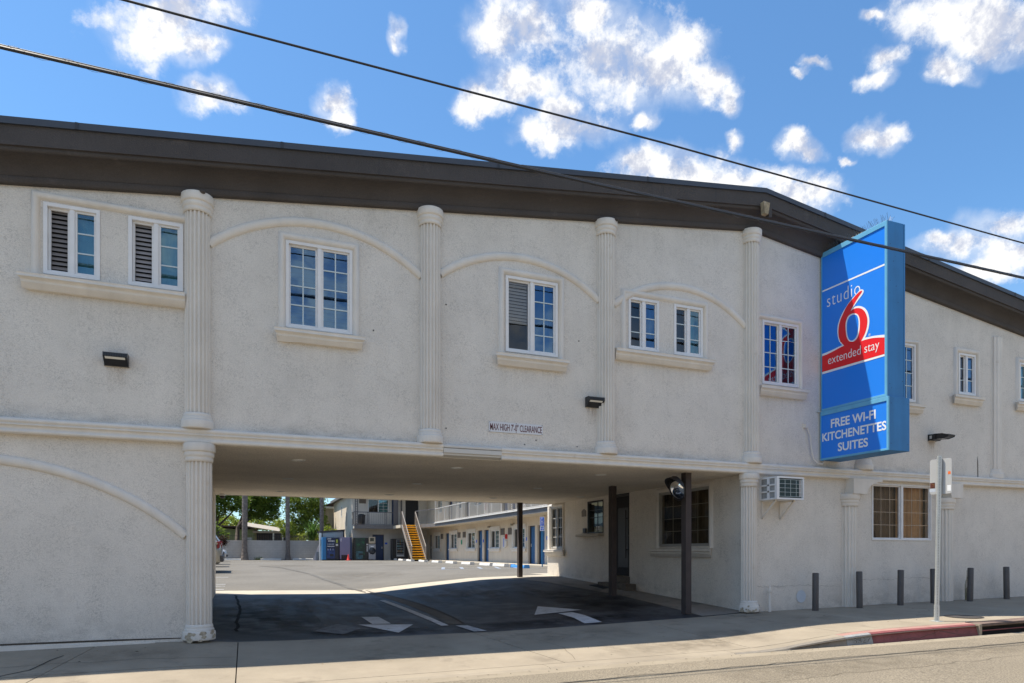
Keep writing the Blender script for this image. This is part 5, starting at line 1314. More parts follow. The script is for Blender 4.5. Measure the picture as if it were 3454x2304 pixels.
while x < 30:
    k = x/0.42*2*pi; P.append((x, CY-.006+.028*cos(k), lerp_table([(q[0],q[2]) for q in line], x)-.020+.030*sin(k))); x += .05
m.tube(P, .0014, 4, cap=False); m.build('lashing_wire', STRAND, cb, recalc=False)
line2 = catenary(-2.5, [(-30,6.9),(-10,6.48),(0,6.46),(5,6.49),(12,6.44),(24,6.45),(45,6.8)], 150)
m = MB(); m.tube(line2, .0115, 8, cap=False)
tag(m.build('overhead_wire', CABLEM, recalc=False), 'single thin black overhead wire crossing the sky above the roof', 'wire')
mt_ = MB(); mt_.prism([(8.05,4.40,0),(8.45,4.62,0),(8.45,5.25,0),(8.10,5.20,0)], (0,0,.012))
for i, p in enumerate(mt_.v): mt_.v[i] = (p[0], p[1], zground(p[0], p[1]) + .012 + p[2])
tag(mt_.build('door_mat', mat('black_mat', (0.012,0.012,0.014), 0.9)), 'black door mat on the path beside the office step', 'mat')

# ================================================================== COURTYARD: L-shaped two storey wing
G0 = 0.48
wing = thing('courtyard_wing', 'two storey L shaped motel wing with blue doors and iron balcony rails behind the driveway', 'building', (13.9, 30, G0))
DOORS = [(-38.55,-37.55),(-31.05,-30.10),(-29.80,-28.90),(-22.70,-21.80),(-21.50,-20.60),(-43.2,-42.5)]
WINS = [(-41.5,-39.9),(-37.1,-35.5),(-33.1,-31.45),(-28.5,-27.0),(-24.75,-23.1),(-19.9,-18.4)]
holes = [(a,b,G0+.02,2.53) for a, b in DOORS] + [(a,b,1.37,2.46) for a, b in WINS]
UDOORS = [(-37.6,-36.7),(-33.6,-32.7),(-26.6,-25.7),(-25.4,-24.5)]; UWINS = [(-40.6,-39.4),(-35.8,-34.4),(-31.6,-30.2),(-28.6,-27.4),(-23.6,-22.2)]
holes += [(a,b,3.22,5.28) for a, b in UDOORS] + [(a,b,4.15,5.25) for a, b in UWINS]
m = MB(); wall(WNG, -44.0, -12.0, 0.2, lambda a: 5.75, holes, m, depth=0.20); m.build('long_wall', WINGW, wing, recalc=False)
bh = [(9.42,10.35,G0,2.54),(9.06,10.72,4.27,5.38),(10.97,11.52,3.22,5.42),(12.1,13.2,3.22,5.5)]
m = MB(); wall(BCK, 7.83, 13.9, 0.2, lambda a: 5.75, bh, m, depth=0.20)
m.build('end_wall', mat('shaded_wing_stucco', (0.60, 0.565, 0.51), 0.92, var=0.08, streak=0.05, grain=0.08, gscale=60, bump=0.4), wing, recalc=False)  # cooler copy of the wing stucco, this wall's shade put into the colour
m = MB(); wall(BLF, -56, -44, 0.2, lambda a: 5.75, [(-50.6,-50.0,4.2,5.2)], m, depth=0.1)
m.add([(7.83,56,.2),(20,56,.2),(20,56,5.75),(7.83,56,5.75)], [(0,1,2,3)]); m.add([(20,12,.2),(20,56,.2),(20,56,5.75),(20,12,5.75)], [(0,1,2,3)]); m.add([(13.9,12,.2),(20,12,.2),(20,12,5.75),(13.9,12,5.75)], [(0,1,2,3)])
m.build('side_wall', WINGW, wing, recalc=False)
m = MB(); m.box(7.83-.02, 7.83+.05, 47.0, 47.12, 3.3, 4.4); m.build('wall_slot', CHAR, wing)
m = MB(); m.add([(7.5,42.4,5.75),(12.3,42.4,5.75),(12.3,40.4,5.75),(12.4,37,5.75),(12.4,12,5.75),(20.3,12,5.75),(20.3,56,5.75),(7.5,56,5.75)], [(0,1,2,3,4,5,6,7)])
m2 = [(x,y,z+.22) for x,y,z in m.v]; m.add(m2, [(0,1,2,3,4,5,6,7)]); m.add(m.v[:8]+m2, [(i,(i+1)%8,8+(i+1)%8,8+i) for i in range(8)])
m.build('roof', WINGG, wing)
# balcony floor with rough grey fascia
def slabpoly(P, z0, z1, name, mt): m = MB(); m.prism([(x,y,z0) for x,y in P], (0,0,z1-z0)); return m.build(name, mt, wing)
slabpoly([(12.70,12),(12.70,37),(12.05,40.2),(10.85,40.2),(10.85,42.8),(7.83,42.8),(7.83,43.99),(13.89,43.99),(13.89,12)], 2.98, 3.20, 'balcony_floor', mat('balcony_soffit', (0.60,0.53,0.42), 0.9, var=0.12, streak=0.1))
def fascia(P, z0, z1, d=0.03):
    for (xa,ya),(xb,yb) in zip(P, P[1:]):
        t = Vector((xb-xa, yb-ya)).normalized(); n = Vector((-t.y, t.x)) * -1
        m = MB(); m.prism([(xa+n.x*d,ya+n.y*d,z0),(xb+n.x*d,yb+n.y*d,z0),(xb+n.x*d,yb+n.y*d,z1),(xa+n.x*d,ya+n.y*d,z1)], (-n.x*(d-.004),-n.y*(d-.004),0)); m.build('balcony_fascia', WINGG, wing)
fascia([(12.70,12),(12.70,37),(12.05,40.2)][::-1], 2.97, 3.19)
fascia([(7.80,42.8),(10.88,42.8)], 2.96, 3.26, 0.05)
m = MB(); m.box(12.60, 12.75, 12, 36.95, 3.195, 3.245); m.build('balcony_kerb', WHITEP, wing)
# railings: rails and posts are parts, thin balusters joined
def railing(p, q, z0, z1, mt, ornate=(), name='balcony_rail'):
    p, q = Vector((*p, 0)), Vector((*q, 0)); L = (q-p).length; t = (q-p)/L
    r = MB(); r.bar(p+Vector((0,0,z1)), q+Vector((0,0,z1)), .055, .06); r.bar(p+Vector((0,0,z0)), q+Vector((0,0,z0)), .04, .04); r.build(name, mt, wing)
    b = MB(); n = int(L/0.14)
    for i in range(1, n):
        c = p+t*(L*i/n); b.bar(c+Vector((0,0,z0+.01)), c+Vector((0,0,z1-.02)), .013)
    b.build('balusters', mt, wing, kind='stuff')
    for s in ornate:
        c = p+t*s; o = MB()
        for k in (-.075,.075): o.bar(c+t*k+Vector((0,0,z0-.05)), c+t*k+Vector((0,0,z1+.02)), .022)
        zz = z0+.06; kk = 0
        while zz < z1-.06:
            sgn = 1 if kk % 2 else -1
            o.tube([c+t*(.055*sgn*cos(a))+Vector((0,0,zz+.055*sin(a))) for a in [pi*j/6 for j in range(7)]], .011, 5); o.tube([c+t*(-.055*sgn*cos(a))+Vector((0,0,zz+.04*sin(a))) for a in [pi*j/5 for j in range(6)]], .009, 5)
            zz += .10; kk += 1
        o.build('ornate_panel', mt, wing)
RZ0, RZ1 = 3.30, 4.25
seg = [37, 31.5, 26.0, 20.5, 14.0]
for a, b in zip(seg, seg[1:]): railing((12.72,a), (12.72,b), RZ0, RZ1, RAILM, (0.9, 2.4, 3.9, 5.2))
railing((12.72,37), (12.05,40.2), RZ0, RZ1, RAILD)
railing((7.80,42.75), (10.86,42.75), RZ0, RZ1, RAILD, (1.05, 2.45))
railing((7.80,42.75), (7.80,43.9), RZ0, RZ1, RAILD)
for y in seg[:-1]:
    o = MB(); o.bar((12.72,y,3.25),(12.72,y,5.75),.05); o.bar((12.72,y-.22,3.25),(12.72,y-.22,5.75),.05)
    zz = 3.3
    while zz < 5.7:
        o.tube([(12.72,y-.11+.08*cos(a)*(1 if int(zz*10)%2 else -1),zz+.06*sin(a)) for a in [pi*j/6 for j in range(7)]], .014, 5); zz += .12
    o.build('ornate_post', RAILM, wing)
for x in (7.95,):
    o = MB(); o.bar((x-.08,42.75,3.25),(x-.08,42.75,5.75),.05); o.bar((x+.12,42.75,3.25),(x+.12,42.75,5.75),.05); zz = 3.3
    while zz < 5.7: o.tube([(x+.02+.08*cos(a),42.75,zz+.06*sin(a)) for a in [2*pi*j/8 for j in range(9)]], .014, 5); zz += .13
    o.build('ornate_post', RAILD, wing)
for x in (10.86, 11.62): 
    o = MB(); o.box(x, x+.34, 42.72, 42.80, 3.2, 5.75) if x < 11 else o.box(x, x+.10, 43.5, 43.6, 3.2, 5.75); o.build('porch_post', CHAR, wing)
# doors and windows of the wing
def wing_door(fr, a0, a1, z0, z1, mt, hside=1):
    d = MB(); o = -0.16
    d.fbox(fr, a0+.06, a1-.06, o-.04, o, z0, z1-.06)
    w = a1-a0-.12
    for c in (0.28, 0.72):
        for zz0, zz1 in ((.10,.34),(.38,.66),(.72,.92)):
            cx = a0+.06+w*c; H = z1-z0-.06
            d.fbox(fr, cx-w*.16, cx+w*.16, o, o+.012, z0+H*zz0, z0+H*zz1)
    dd = d.build('door', mt, wing)
    f = MB()
    for q in ((a0+.002,a0+.06,z0,z1-.002),(a1-.06,a1-.002,z0,z1-.002),(a0+.06,a1-.06,z1-.06,z1-.003)): f.fbox(fr, q[0], q[1], -.19, -.10, q[2], q[3])
    f.build('door_frame', CHAR, dd)
    h = MB(); hx = a0+.06+w*(0.1 if hside < 0 else 0.9); h.fbox(fr, hx-.03, hx+.03, o, o+.05, z0+.92, z0+1.08); h.build('handle', GALV, dd)
for i, (a, b) in enumerate(DOORS): wing_door(WNG, a, b, G0+.02, 2.53, BLUEDOOR if i < 5 else NAVYDOOR, -1 if i % 2 else 1)
for a, b in UDOORS: wing_door(WNG, a, b, 3.22, 5.28, NAVYDOOR)
wing_door(BCK, 9.42, 10.35, G0, 2.54, NAVYDOOR); wing_door(BCK, 10.97, 11.52, 3.22, 5.42, NAVYDOOR)
def wing_window(fr, a0, a1, z0, z1, trim=True, cur=CURT_G):
    am = (a0+a1)/2; w = MB(); fw = .06
    for q in ((a0+.002,a0+fw,z0+.002,z1-.002),(a1-fw,a1-.002,z0+.002,z1-.002),(a0+fw,a1-fw,z1-fw,z1-.002),(a0+fw,a1-fw,z0+.002,z0+fw),(am-.035,am+.035,z0+fw,z1-fw)): w.fbox(fr, q[0], q[1], -.10, 0.01, q[2], q[3])
    win = w.build('window', WHITEP, wing)
    p = MB(); p.poly([fr(a0+fw,-.07,z0+fw),fr(am-.035,-.07,z0+fw),fr(am-.035,-.07,z1-fw),fr(a0+fw,-.07,z1-fw)]); p.build('pane', GLASSD, win, recalc=False)
    p = MB(); p.poly([fr(am+.035,-.05,z0+fw),fr(a1-fw,-.05,z0+fw),fr(a1-fw,-.05,z1-fw),fr(am+.035,-.05,z1-fw)]); p.build('pane', GLASST, win, recalc=False)
    g = MB()
    for j in (1,2,3): zz = z0+fw+(z1-z0-2*fw)*j/4; g.fbox(fr, am+.035, a1-fw, -.048, -.040, zz-.012, zz+.012)
    aa = (am+.035+a1-fw)/2; g.fbox(fr, aa-.012, aa+.012, -.048, -.0395, z0+fw, z1-fw); g.build('muntin', WHITEP, win)
    curtain(win, fr, am+.03, a1-fw, z0+fw, z1-fw, cur, -.17, 4); curtain(win, fr, a0+fw, am, z0+fw, z1-fw, CURT_D, -.17, 4)
    r = MB(); r.fbox(fr, a0-.05, a1+.05, -.5, -.201, z0-.05, z1+.05); r.build('room_recess', DARKROOM, win)
    if trim:
        s = MB(); s.fbox(fr, a0-.16, a1+.16, .002, .07, z1+.01, z1+.22); s.fbox(fr, a0-.16, a0-.01, .002, .05, z0, z1+.01); s.fbox(fr, a1+.01, a1+.16, .002, .05, z0, z1+.01); s.build('window_surround', TRIM, wing, 0.012)
        s = MB(); s.fbox(fr, a0-.22, a1+.22, .002, .13, z0-.09, z0-.005); s.fbox(fr, a0-.16, a1+.16, .002, .08, z0-.20, z0-.09); s.build('window_sill', TRIM, wing, 0.012)
for a, b in WINS: wing_window(WNG, a, b, 1.37, 2.46)
for a, b in UWINS: wing_window(WNG, a, b, 4.15, 5.25, False)
wing_window(BCK, 9.06, 10.72, 4.27, 5.38, False, mat('net_curtain', (0.30,0.38,0.33), 0.8, var=0.25, vscale=6))
wing_window(BLF, -50.6, -50.0, 4.2, 5.2, False)
r = MB(); r.box(12.0, 13.3, 44.21, 46.5, 3.0, 5.6); r.build('hallway', DARKROOM, wing)
# through-wall unit grilles, room number plaques, small wall fittings
def grille(fr, a0, a1, z0, z1):
    g = MB(); g.fbox(fr, a0, a1, .002, .03, z0, z1); gg = g.build('unit_grille', mat('grille_brown', (0.20,0.165,0.13), 0.7, var=0.1), wing, 0.006)
    g = MB()
    for k in range(7): zz = z0+.04+(z1-z0-.08)*k/6; g.fbox(fr, a0+.05, a1-.05, .030, .042, zz-.012, zz+.006)
    g.build('louvres', mat('louvre_brown', (0.13,0.105,0.085), 0.7), gg)
for a in (-39.7, -35.3, -34.1, -26.75, -25.55): grille(WNG, a-.02, a+.62, 2.13, 2.52)
grille(BCK, 8.36, 8.91, 5.01, 5.36)
for a in (-31.3,-29.95,-23.0,-20.35):
    p = MB(); p.fbox(WNG, a, a+.16, .002, .015, 1.75, 1.93); p.build('room_number_plaque', BLUESIGN, wing)
p = MB(); p.fbox(BCK, 10.42, 10.62, .002, .015, 1.75, 1.90); p.build('room_number_plaque', BLUESIGN, wing)
p = MB(); p.fbox(WNG, -34.55, -34.30, .002, .02, 1.66, 1.98); p.build('notice_board', mat('green_notice', (0.02,0.30,0.18), 0.5), wing)
p = MB(); p.fbox(WNG, -26.35, -26.05, .002, .04, 1.36, 2.0); p.build('notice_panel', WHITEP, wing); p = MB(); p.fbox(WNG, -26.24, -26.15, .041, .045, 1.45, 1.93); p.build('notice_stripe', BLUESIGN, wing)
p = MB(); p.fbox(WNG, -26.0, -25.68, .002, .10, 1.46, 1.78); p.build('meter_box', TRIM, wing, 0.01)
for a in (-28.7, -24.9):
    p = MB(); p.fbox(WNG, a, a+.22, .002, .16, 2.62, 2.74); p.build('porch_lamp', mat('porch_lamp', (0.3,0.26,0.2), 0.5), wing, 0.02)
wk = MB(); wk.box(12.75, 13.9, 14, 43.98, .30, G0+.05); wk.build('wing_walkway', CONCW, kind='structure', bevel=0.01)
ex = thing('fire_extinguisher_box', 'red fire extinguisher box on the courtyard wall beside a vent grille', 'extinguisher', (13.85, 25.8, 1.9))
p = MB(); p.fbox(WNG, -25.88, -25.70, .002, .10, 1.90, 2.17); p.build('case', REDPL, ex, 0.015); p = MB(); p.fbox(WNG, -25.86, -25.72, .101, .106, 1.93, 2.12); p.build('door', mat('red_window', (0.3,0.02,0.02), 0.2), ex)
rp = thing('balcony_sign', 'tall narrow red panel on the upper balcony wall behind the railing', 'sign', (13.85, 29.0, 4.3))
p = MB(); p.fbox(WNG, -29.4, -29.0, .002, .10, 3.75, 4.95); p.build('panel', mat('dull_red', (0.45,0.03,0.05), 0.6), rp, 0.01); p = MB(); p.fbox(WNG, -29.42, -28.98, .002, .11, 4.96, 5.0); p.build('cap', CHAR, rp)
bl = thing('blue_towel', 'bright blue towel hung over the balcony railing near the office corner', 'towel', (12.72, 16.2, 4.28))
p = MB(); p.add([(12.67,15.0,4.10),(12.67,17.2,4.08),(12.69,17.2,4.285),(12.69,15.0,4.285),(12.76,17.2,4.285),(12.76,15.0,4.285),(12.77,17.2,4.15),(12.77,15.0,4.14)], [(0,1,2,3),(3,2,4,5),(5,4,6,7)]); p.build('cloth', STOPBL, bl, recalc=False)
tb = thing('trash_can', 'dark trash can standing on the back wing balcony', 'trash can', (8.42, 43.2, 3.2))
p = MB(); p.lathe((8.42,43.2,3.2), [(.22,0),(.26,.02),(.29,.78)], 16); p.build('bin', BLACKP, tb); p = MB(); p.lathe((8.42,43.2,3.98), [(.31,0),(.30,.06),(.16,.14),(.001,.15)], 16); p.build('lid', BLACKP, tb)

# staircase with yellow treads
sta = thing('staircase', 'steel outdoor staircase with yellow treads and pipe handrails up to the balcony', 'staircase', (11.5, 37.2, G0))
NS, X0, X1, Y0, RUN = 15, 11.02, 11.98, 37.0, 0.215; RISE = (3.20-G0)/NS
tm = MB(); tm.box(-.48,.48,0,.26,-.075,0); TM = mesh_of(tm, 'tread', YELLOW, 0.008)
for i in range(NS): piece(TM, 'tread', sta, ((X0+X1)/2, Y0+RUN*i, G0+RISE*(i+1)-(0.0 if i < NS-1 else .012)))
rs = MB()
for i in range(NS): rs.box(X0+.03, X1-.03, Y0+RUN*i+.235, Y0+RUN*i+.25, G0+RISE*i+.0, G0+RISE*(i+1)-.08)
rs.build('riser_shadows', mat('stair_shadow', (0.05,0.045,0.04), 0.8), sta)  # dark boards that paint the shadow gaps between the treads
for x in (X0-.03, X1+.03):
    s = MB(); s.bar((x,Y0-.05,G0+.05),(x,Y0+RUN*NS,3.10),.04,.24); s.build('stringer', STEELP, sta)
    h = MB(); h.bar((x,Y0-.02,G0+1.05),(x,Y0+RUN*NS,4.20),.05); h.bar((x,Y0-.02,G0+.1),(x,Y0-.02,G0+1.06),.045); h.bar((x,Y0+RUN*NS,3.1),(x,Y0+RUN*NS,4.2),.045); h.build('handrail', STEELP, sta)
    b = MB()
    for i in range(NS*2): y = Y0+RUN*i/2; z = G0+.12+(3.20-G0)*i/(NS*2); b.bar((x,y,z),(x,y,z+.92),.014)
    b.build('balusters', STEELP, sta, kind='stuff')

# wheel stops
def wheel_stop(mt):
    t = thing('wheel_stop', '', 'wheel stop', (0,0,0), 'concrete wheel stops in the parking lot')
    m = MB(); m.prism([(-.11,-.78,0),(.11,-.78,0),(.085,-.78,.12),(-.085,-.78,.12)], (0,1.56,0)); m.build('bar', mt, t, 0.03)
    m = MB()
    for y in (-.6,.6): m.disc((0,y,.1215), .022, (0,0,1), 8)
    m.build('pin', CHAR, t, recalc=False)
    return t
ws = wheel_stop(WHITEP)
stops = [((10.9,42.95),0,'white wheel stop in front of the snack vending machine'),((10.85,39.6),0,'white wheel stop just short of the staircase on its vending machine side'),((10.7,36.3),0,'white wheel stop at the foot of the yellow staircase'),
 ((10.85,33.2),0,'white wheel stop facing the dark doorway next to the staircase'),((10.9,30.0),0,'white wheel stop facing the single narrow blue door'),((10.9,26.9),0,'white wheel stop facing the green notice on the wall'),
 ((10.9,23.85),0,'white wheel stop facing the first pair of blue doors'),((10.9,20.85),0,'white wheel stop facing the meter box and white notice panel'),((10.95,19.05),0,'chipped white wheel stop next to the blue one'),
 ((-1.15,47.3),pi/2,'white wheel stop at the block wall beside the white parked car'),((1.85,47.3),pi/2,'white wheel stop at the block wall between two palm trunks'),((4.33,47.3),pi/2,'white wheel stop at the block wall beside the leaning sheet')]
for i, (p, rz, lb) in enumerate(stops):
    loc = (p[0], p[1], zground(*p))
    if i == 0: ws.location = loc; ws['label'] = lb; ws.rotation_euler = (0,0,rz)
    else: place(ws, loc, lb, rz)
wsb = wheel_stop(STOPBL); wsb.location = (10.9, 16.6, zground(10.9, 16.6)); wsb['label'] = 'blue wheel stop behind the rear driveway post'

# accessible parking sign
ap = thing('accessible_parking_sign', 'blue and white accessible parking sign on a blue pole beside the office corner', 'sign', (12.55, 17.9, G0))
m = MB(); m.tube([(12.55,17.9,G0-.02),(12.55,17.9,2.75)], .027, 10); m.build('pole', mat('blue_pole', (0.02,0.16,0.36), 0.5), ap)
FS0 = frame(12.55, 17.9, cos(radians(-35)), sin(radians(-35)), sin(radians(-35)), -cos(radians(-35)))
FS = lambda a, o, z: FS0(a*0.62, o, 2.755-(2.755-z)*0.72)
def panel(a0,a1,z0,z1,o,mt,name,bev=0.0): m = MB(); m.fbox(FS,a0,a1,o,o+.004,z0,z1); return m.build(name,mt,ap,bev)
panel(-.165,.165,2.14,2.75,.030,SIGNWHITE,'upper_plate'); panel(-.14,.14,2.165,2.725,.035,BLUESIGN,'blue_field')
panel(-.165,.165,1.86,2.12,.030,SIGNWHITE,'lower_plate')
m = MB(); m.disc(FS(-.015,.041,2.665), .026, FS(0,1,0)-FS(0,0,0), 12); m.bar(FS(-.015,.041,2.63),FS(-.005,.041,2.55),.026,.004); m.bar(FS(-.005,.041,2.55),FS(.05,.041,2.55),.022,.004); m.bar(FS(.05,.041,2.55),FS(.085,.041,2.48),.022,.004); m.bar(FS(-.01,.041,2.60),FS(.045,.041,2.60),.016,.004)
m.tube([FS(-.015+.068*cos(a),.041,2.515+.068*sin(a)) for a in [radians(120+30*k) for k in range(10)]], .010, 5); m.build('wheelchair_symbol', SIGNWHITE, ap)
for tx, z0, z1, mt in (('PARKING',2.365,2.42,SIGNWHITE),('ONLY',2.285,2.34,SIGNWHITE),('VAN',2.195,2.25,SIGNWHITE)): lettering(tx, FS, -.10, .10, z0, z1, .040, mt, ap, bold=0.01)
panel(-.12,.12,2.02,2.09,.0345,BLUESIGN,'notice_bar'); panel(-.12,-.01,1.90,1.99,.0345,BLUESIGN,'notice_bar'); panel(.02,.12,1.90,1.99,.0345,BLUESIGN,'notice_bar')

# ------------------------------------------------------------------ machines under the back wing
YM = 43.0
vm = thing('drinks_vending_machine', 'dark blue cold drinks vending machine beside the small shed', 'vending machine', (6.2, YM, G0))
m = MB(); m.box(5.44,6.66,YM,YM+.85,G0+.06,2.27); m.build('cabinet', mat('vending_blue', (0.02,0.17,0.40), 0.4), vm, 0.015)
m = MB(); m.box(5.72,6.66,YM-.05,YM-.002,G0+.08,2.26); m.build('door', mat('vending_door', (0.014,0.018,0.032), 0.3), vm, 0.01)
m = MB(); m.box(5.76,6.36,YM-.058,YM-.051,1.42,2.22); m.build('front_panel', mat('vending_panel', (0.010,0.022,0.075), 0.3, var=0.5, vscale=4), vm)
m = MB(); m.box(5.76,6.36,YM-.058,YM-.051,G0+.14,1.38); m.build('lower_panel', mat('vending_lower', (0.012,0.045,0.17), 0.3, var=0.6, vscale=4), vm)
VF = frame(0, YM-.06, 1, 0, 0, -1)
lettering('COLD', VF, 5.79, 6.08, 2.10, 2.20, .001, SIGNWHITE, vm, bold=0.02); lettering('DRINKS', VF, 5.86, 6.33, 1.93, 2.03, .001, SIGNWHITE, vm, bold=0.02)
bt = MB(); bt.lathe((0,0,0), [(.022,0),(.024,.09),(.010,.13),(.010,.15)], 8); BT = mesh_of(bt, 'bottle_picture', mat('pale_bottle', (0.4,0.45,0.5), 0.4))
for k in range(5): piece(BT, 'bottle_picture', vm, (5.84+.105*k, YM-.062, 1.66))
for k in range(3): piece(BT, 'bottle_picture', vm, (5.84+.19*k, YM-.062, 1.26))
bt = MB(); bt.box(-.028,.028,-.006,0,-.018,.018); BB = mesh_of(bt, 'price_button', SIGNWHITE)
for k in range(9): piece(BB, 'price_button', vm, (5.82+.06*k, YM-.06, 1.575-(.02 if k%2 else 0)))
m = MB(); m.box(5.98,6.26,YM-.066,YM-.058,.80,.98); m.build('delivery_flap', BLACKP, vm, 0.01)
m = MB(); m.box(6.45,6.58,YM-.06,YM-.05,1.85,2.10); m.build('coin_panel', mat('lime_label', (0.35,0.42,0.05), 0.5, var=0.5, vscale=20), vm); m = MB(); m.box(6.43,6.60,YM-.06,YM-.05,1.60,1.76); m.build('card_reader', ALU, vm)
m = MB()
for x in (5.5,6.6): m.box(x-.05,x+.05,YM+.05,YM+.8,G0,G0+.06)
m.build('feet', BLACKP, vm)
lm = thing('lavender_machine', 'tall plain lavender machine with a bottom vent behind a red cone', 'vending machine', (7.1, YM, G0))
m = MB(); m.box(6.74,7.68,YM+.05,YM+.85,G0+.05,2.28); m.build('cabinet', mat('machine_navy', (0.012,0.035,0.10), 0.4), lm, 0.012)
m = MB(); m.box(6.73,7.52,YM,YM+.048,G0+.10,2.27); m.build('door', mat('lavender', (0.20,0.185,0.30), 0.5, var=0.04), lm, 0.012)
m = MB(); m.box(6.86,7.38,YM-.006,YM-.001,G0+.12,.90)
for k in range(7): m.box(6.87,7.37,YM-.014,YM-.006,G0+.14+.045*k,G0+.155+.045*k)
m.build('vent', BLACKP, lm)
m = MB(); m.box(6.78,6.88,YM-.005,YM-.001,2.10,2.16); m.box(6.78,6.87,YM-.005,YM-.001,1.97,2.02); m.build('label_sticker', SIGNWHITE, lm)
gm = thing('green_vending_machine', 'dark vending machine with green forest picture front next to the stacked dryer', 'vending machine', (8.4, YM, G0))
m = MB(); m.box(7.84,8.92,YM+.02,YM+.85,G0+.03,2.25); m.build('cabinet', mat('machine_black', (0.018,0.02,0.022), 0.35), gm, 0.012)
m = MB(); m.box(7.94,8.66,YM+.01,YM+.0199,G0+.10,2.22); m.build('picture_front', mat('forest_print', (0.010,0.035,0.028), 0.3, var=0.6, vscale=3, stain=(0.02,0.20,0.07), stain_at=0.54, stain_scale=2.2), gm)
m = MB(); m.box(7.98,8.50,YM+.004,YM+.010,G0+.10,1.20); m.build('picture_foot', mat('water_print', (0.03,0.10,0.13), 0.3, var=0.6, vscale=4, stain=(0.22,0.40,0.42), stain_at=0.56, stain_scale=3.5), gm)
m = MB(); m.box(8.20,8.56,YM-.004,YM+.004,.92,1.02); m.build('delivery_slot', BLACKP, gm)
bt = MB(); bt.box(-.05,.05,-.01,0,-.013,.013); BK = mesh_of(bt, 'selection_button', SIGNWHITE)
for k in range(8): piece(BK, 'selection_button', gm, (8.84, YM+.018, 1.20+.052*k))
m = MB(); m.box(8.78,8.92,YM+.008,YM+.019,1.66,1.78); m.build('coin_slot', ALU, gm)
sd = thing('stacked_dryer', 'grey washer with round dark door and a cream control box on top', 'washing machine', (9.2, YM, G0))
m = MB(); m.box(8.95,9.50,YM,YM+.6,G0+.06,1.77); m.build('case', mat('washer_grey', (0.36,0.36,0.38), 0.4, var=0.05), sd, 0.012)
m = MB(); m.lathe((0,0,0), [(.27,0),(.27,.03),(.22,.05),(.001,.055)], 28); 
for i, p in enumerate(m.v): m.v[i] = (9.225+p[0], YM-p[2], 1.22+p[1])
m.build('round_door', mat('washer_door', (0.02,0.03,0.045), 0.15), sd)
m = MB(); m.box(9.10,9.34,YM-.004,YM-.0005,1.52,1.60); m.build('label_plate', SIGNWHITE, sd); m = MB(); m.box(8.98,9.48,YM-.004,YM-.0005,1.785-.05,1.77); m.build('gap_line', BLACKP, sd)
m = MB(); m.box(8.96,9.47,YM-.03,YM+.5,1.80,2.32); m.build('control_box', mat('cream_box', (0.52,0.43,0.31), 0.5, var=0.05), sd, 0.02); m = MB(); m.box(9.05,9.36,YM-.036,YM-.031,1.98,2.24); m.build('display', mat('screen_grey', (0.06,0.065,0.05), 0.2), sd, 0.004)
sk = thing('snack_vending_machine', 'black snack vending machine with glass front beside the staircase foot', 'vending machine', (11.4, YM, G0))
YS = 42.4
m = MB(); m.box(10.72,11.95,YS+.02,YS+.85,G0+.03,2.18); m.build('cabinet', mat('machine_black', (0.018,0.02,0.022), 0.35), sk, 0.012)
m = MB()
for q in ((11.03,11.05,.75,2.12),(11.62,11.64,.75,2.12),(11.05,11.62,2.10,2.12),(11.05,11.62,.98,1.0)): m.box(q[0],q[1],YS+.0,YS+.019,q[2],q[3])
m.build('glass_frame', GALV, sk)
rr = random.Random(3); sn = MB(); sn.box(-.04,.04,-.01,0,-.05,.05); SN = [mesh_of(sn, 'snack_packet', mat('packet%d' % k, c, 0.4)) for k, c in enumerate(((0.25,0.24,0.22),(0.10,0.12,0.16),(0.30,0.20,0.08),(0.14,0.28,0.30)))]
for r_ in range(5):
    for k in range(5): piece(SN[rr.randrange(4)], 'snack_packet', sk, (11.11+.11*k, YS+.018, 2.0-.2*r_))
m = MB(); m.box(11.06,11.61,YS+.005,YS+.019,.78,.93); m.build('delivery_flap', ALU, sk)
cn = thing('traffic_cone', 'red traffic cone in front of the lavender machine', 'traffic cone', (7.3, 42.4, G0))
m = MB(); m.lathe((7.3,42.4,G0+.03), [(.13,0),(.115,.02),(.03,.44),(.025,.45),(.001,.45)], 20); m.build('cone_body', REDPL, cn); m = MB(); m.box(7.12,7.48,42.22,42.58,G0,G0+.03); m.build('base', REDPL, cn, 0.008)
sh = thing('shed', 'small pale board shed with dark trim beside the drinks machine', 'shed', (6.2, 44.5, G0))
m = MB(); m.prism([(5.42,43.95,G0),(7.15,43.95,G0),(7.15,43.95,2.78),(5.42,43.95,2.62)], (0,1.6,0)); m.build('shed_wall', mat('shed_board', (0.42,0.40,0.38), 0.8, var=0.06), sh)
bm_ = MB(); bm_.box(-.006,.006,-.012,0,0,2.2); BTN = mesh_of(bm_, 'batten', mat('shed_batten', (0.34,0.32,0.31), 0.8))
for k in range(12): piece(BTN, 'batten', sh, (5.55+.14*k, 43.95, G0))
m = MB(); m.prism([(5.30,43.85,2.62),(7.24,43.85,2.78),(7.24,43.85,2.92),(5.30,43.85,2.76)], (0,1.8,0)); m.build('shed_roof', BROWNP, sh)
m = MB(); m.box(7.12,7.22,43.88,43.94,G0,2.78); m.build('corner_trim', BROWNP, sh); m = MB(); m.box(5.46,5.54,43.88,43.94,G0,2.62); m.build('corner_trim', BROWNP, sh); m = MB(); m.box(5.30,5.45,43.86,44.0,G0,2.62); m.build('door_post', WHITEP, sh); m = MB(); m.box(5.33,5.43,43.80,43.86,1.62,2.1); m.build('meter', ALU, sh, 0.01)
ls = thing('leaning_sheet', 'pale sheet leaning against the shed corner by the block wall', 'sheet', (5.0, 44.6, G0))
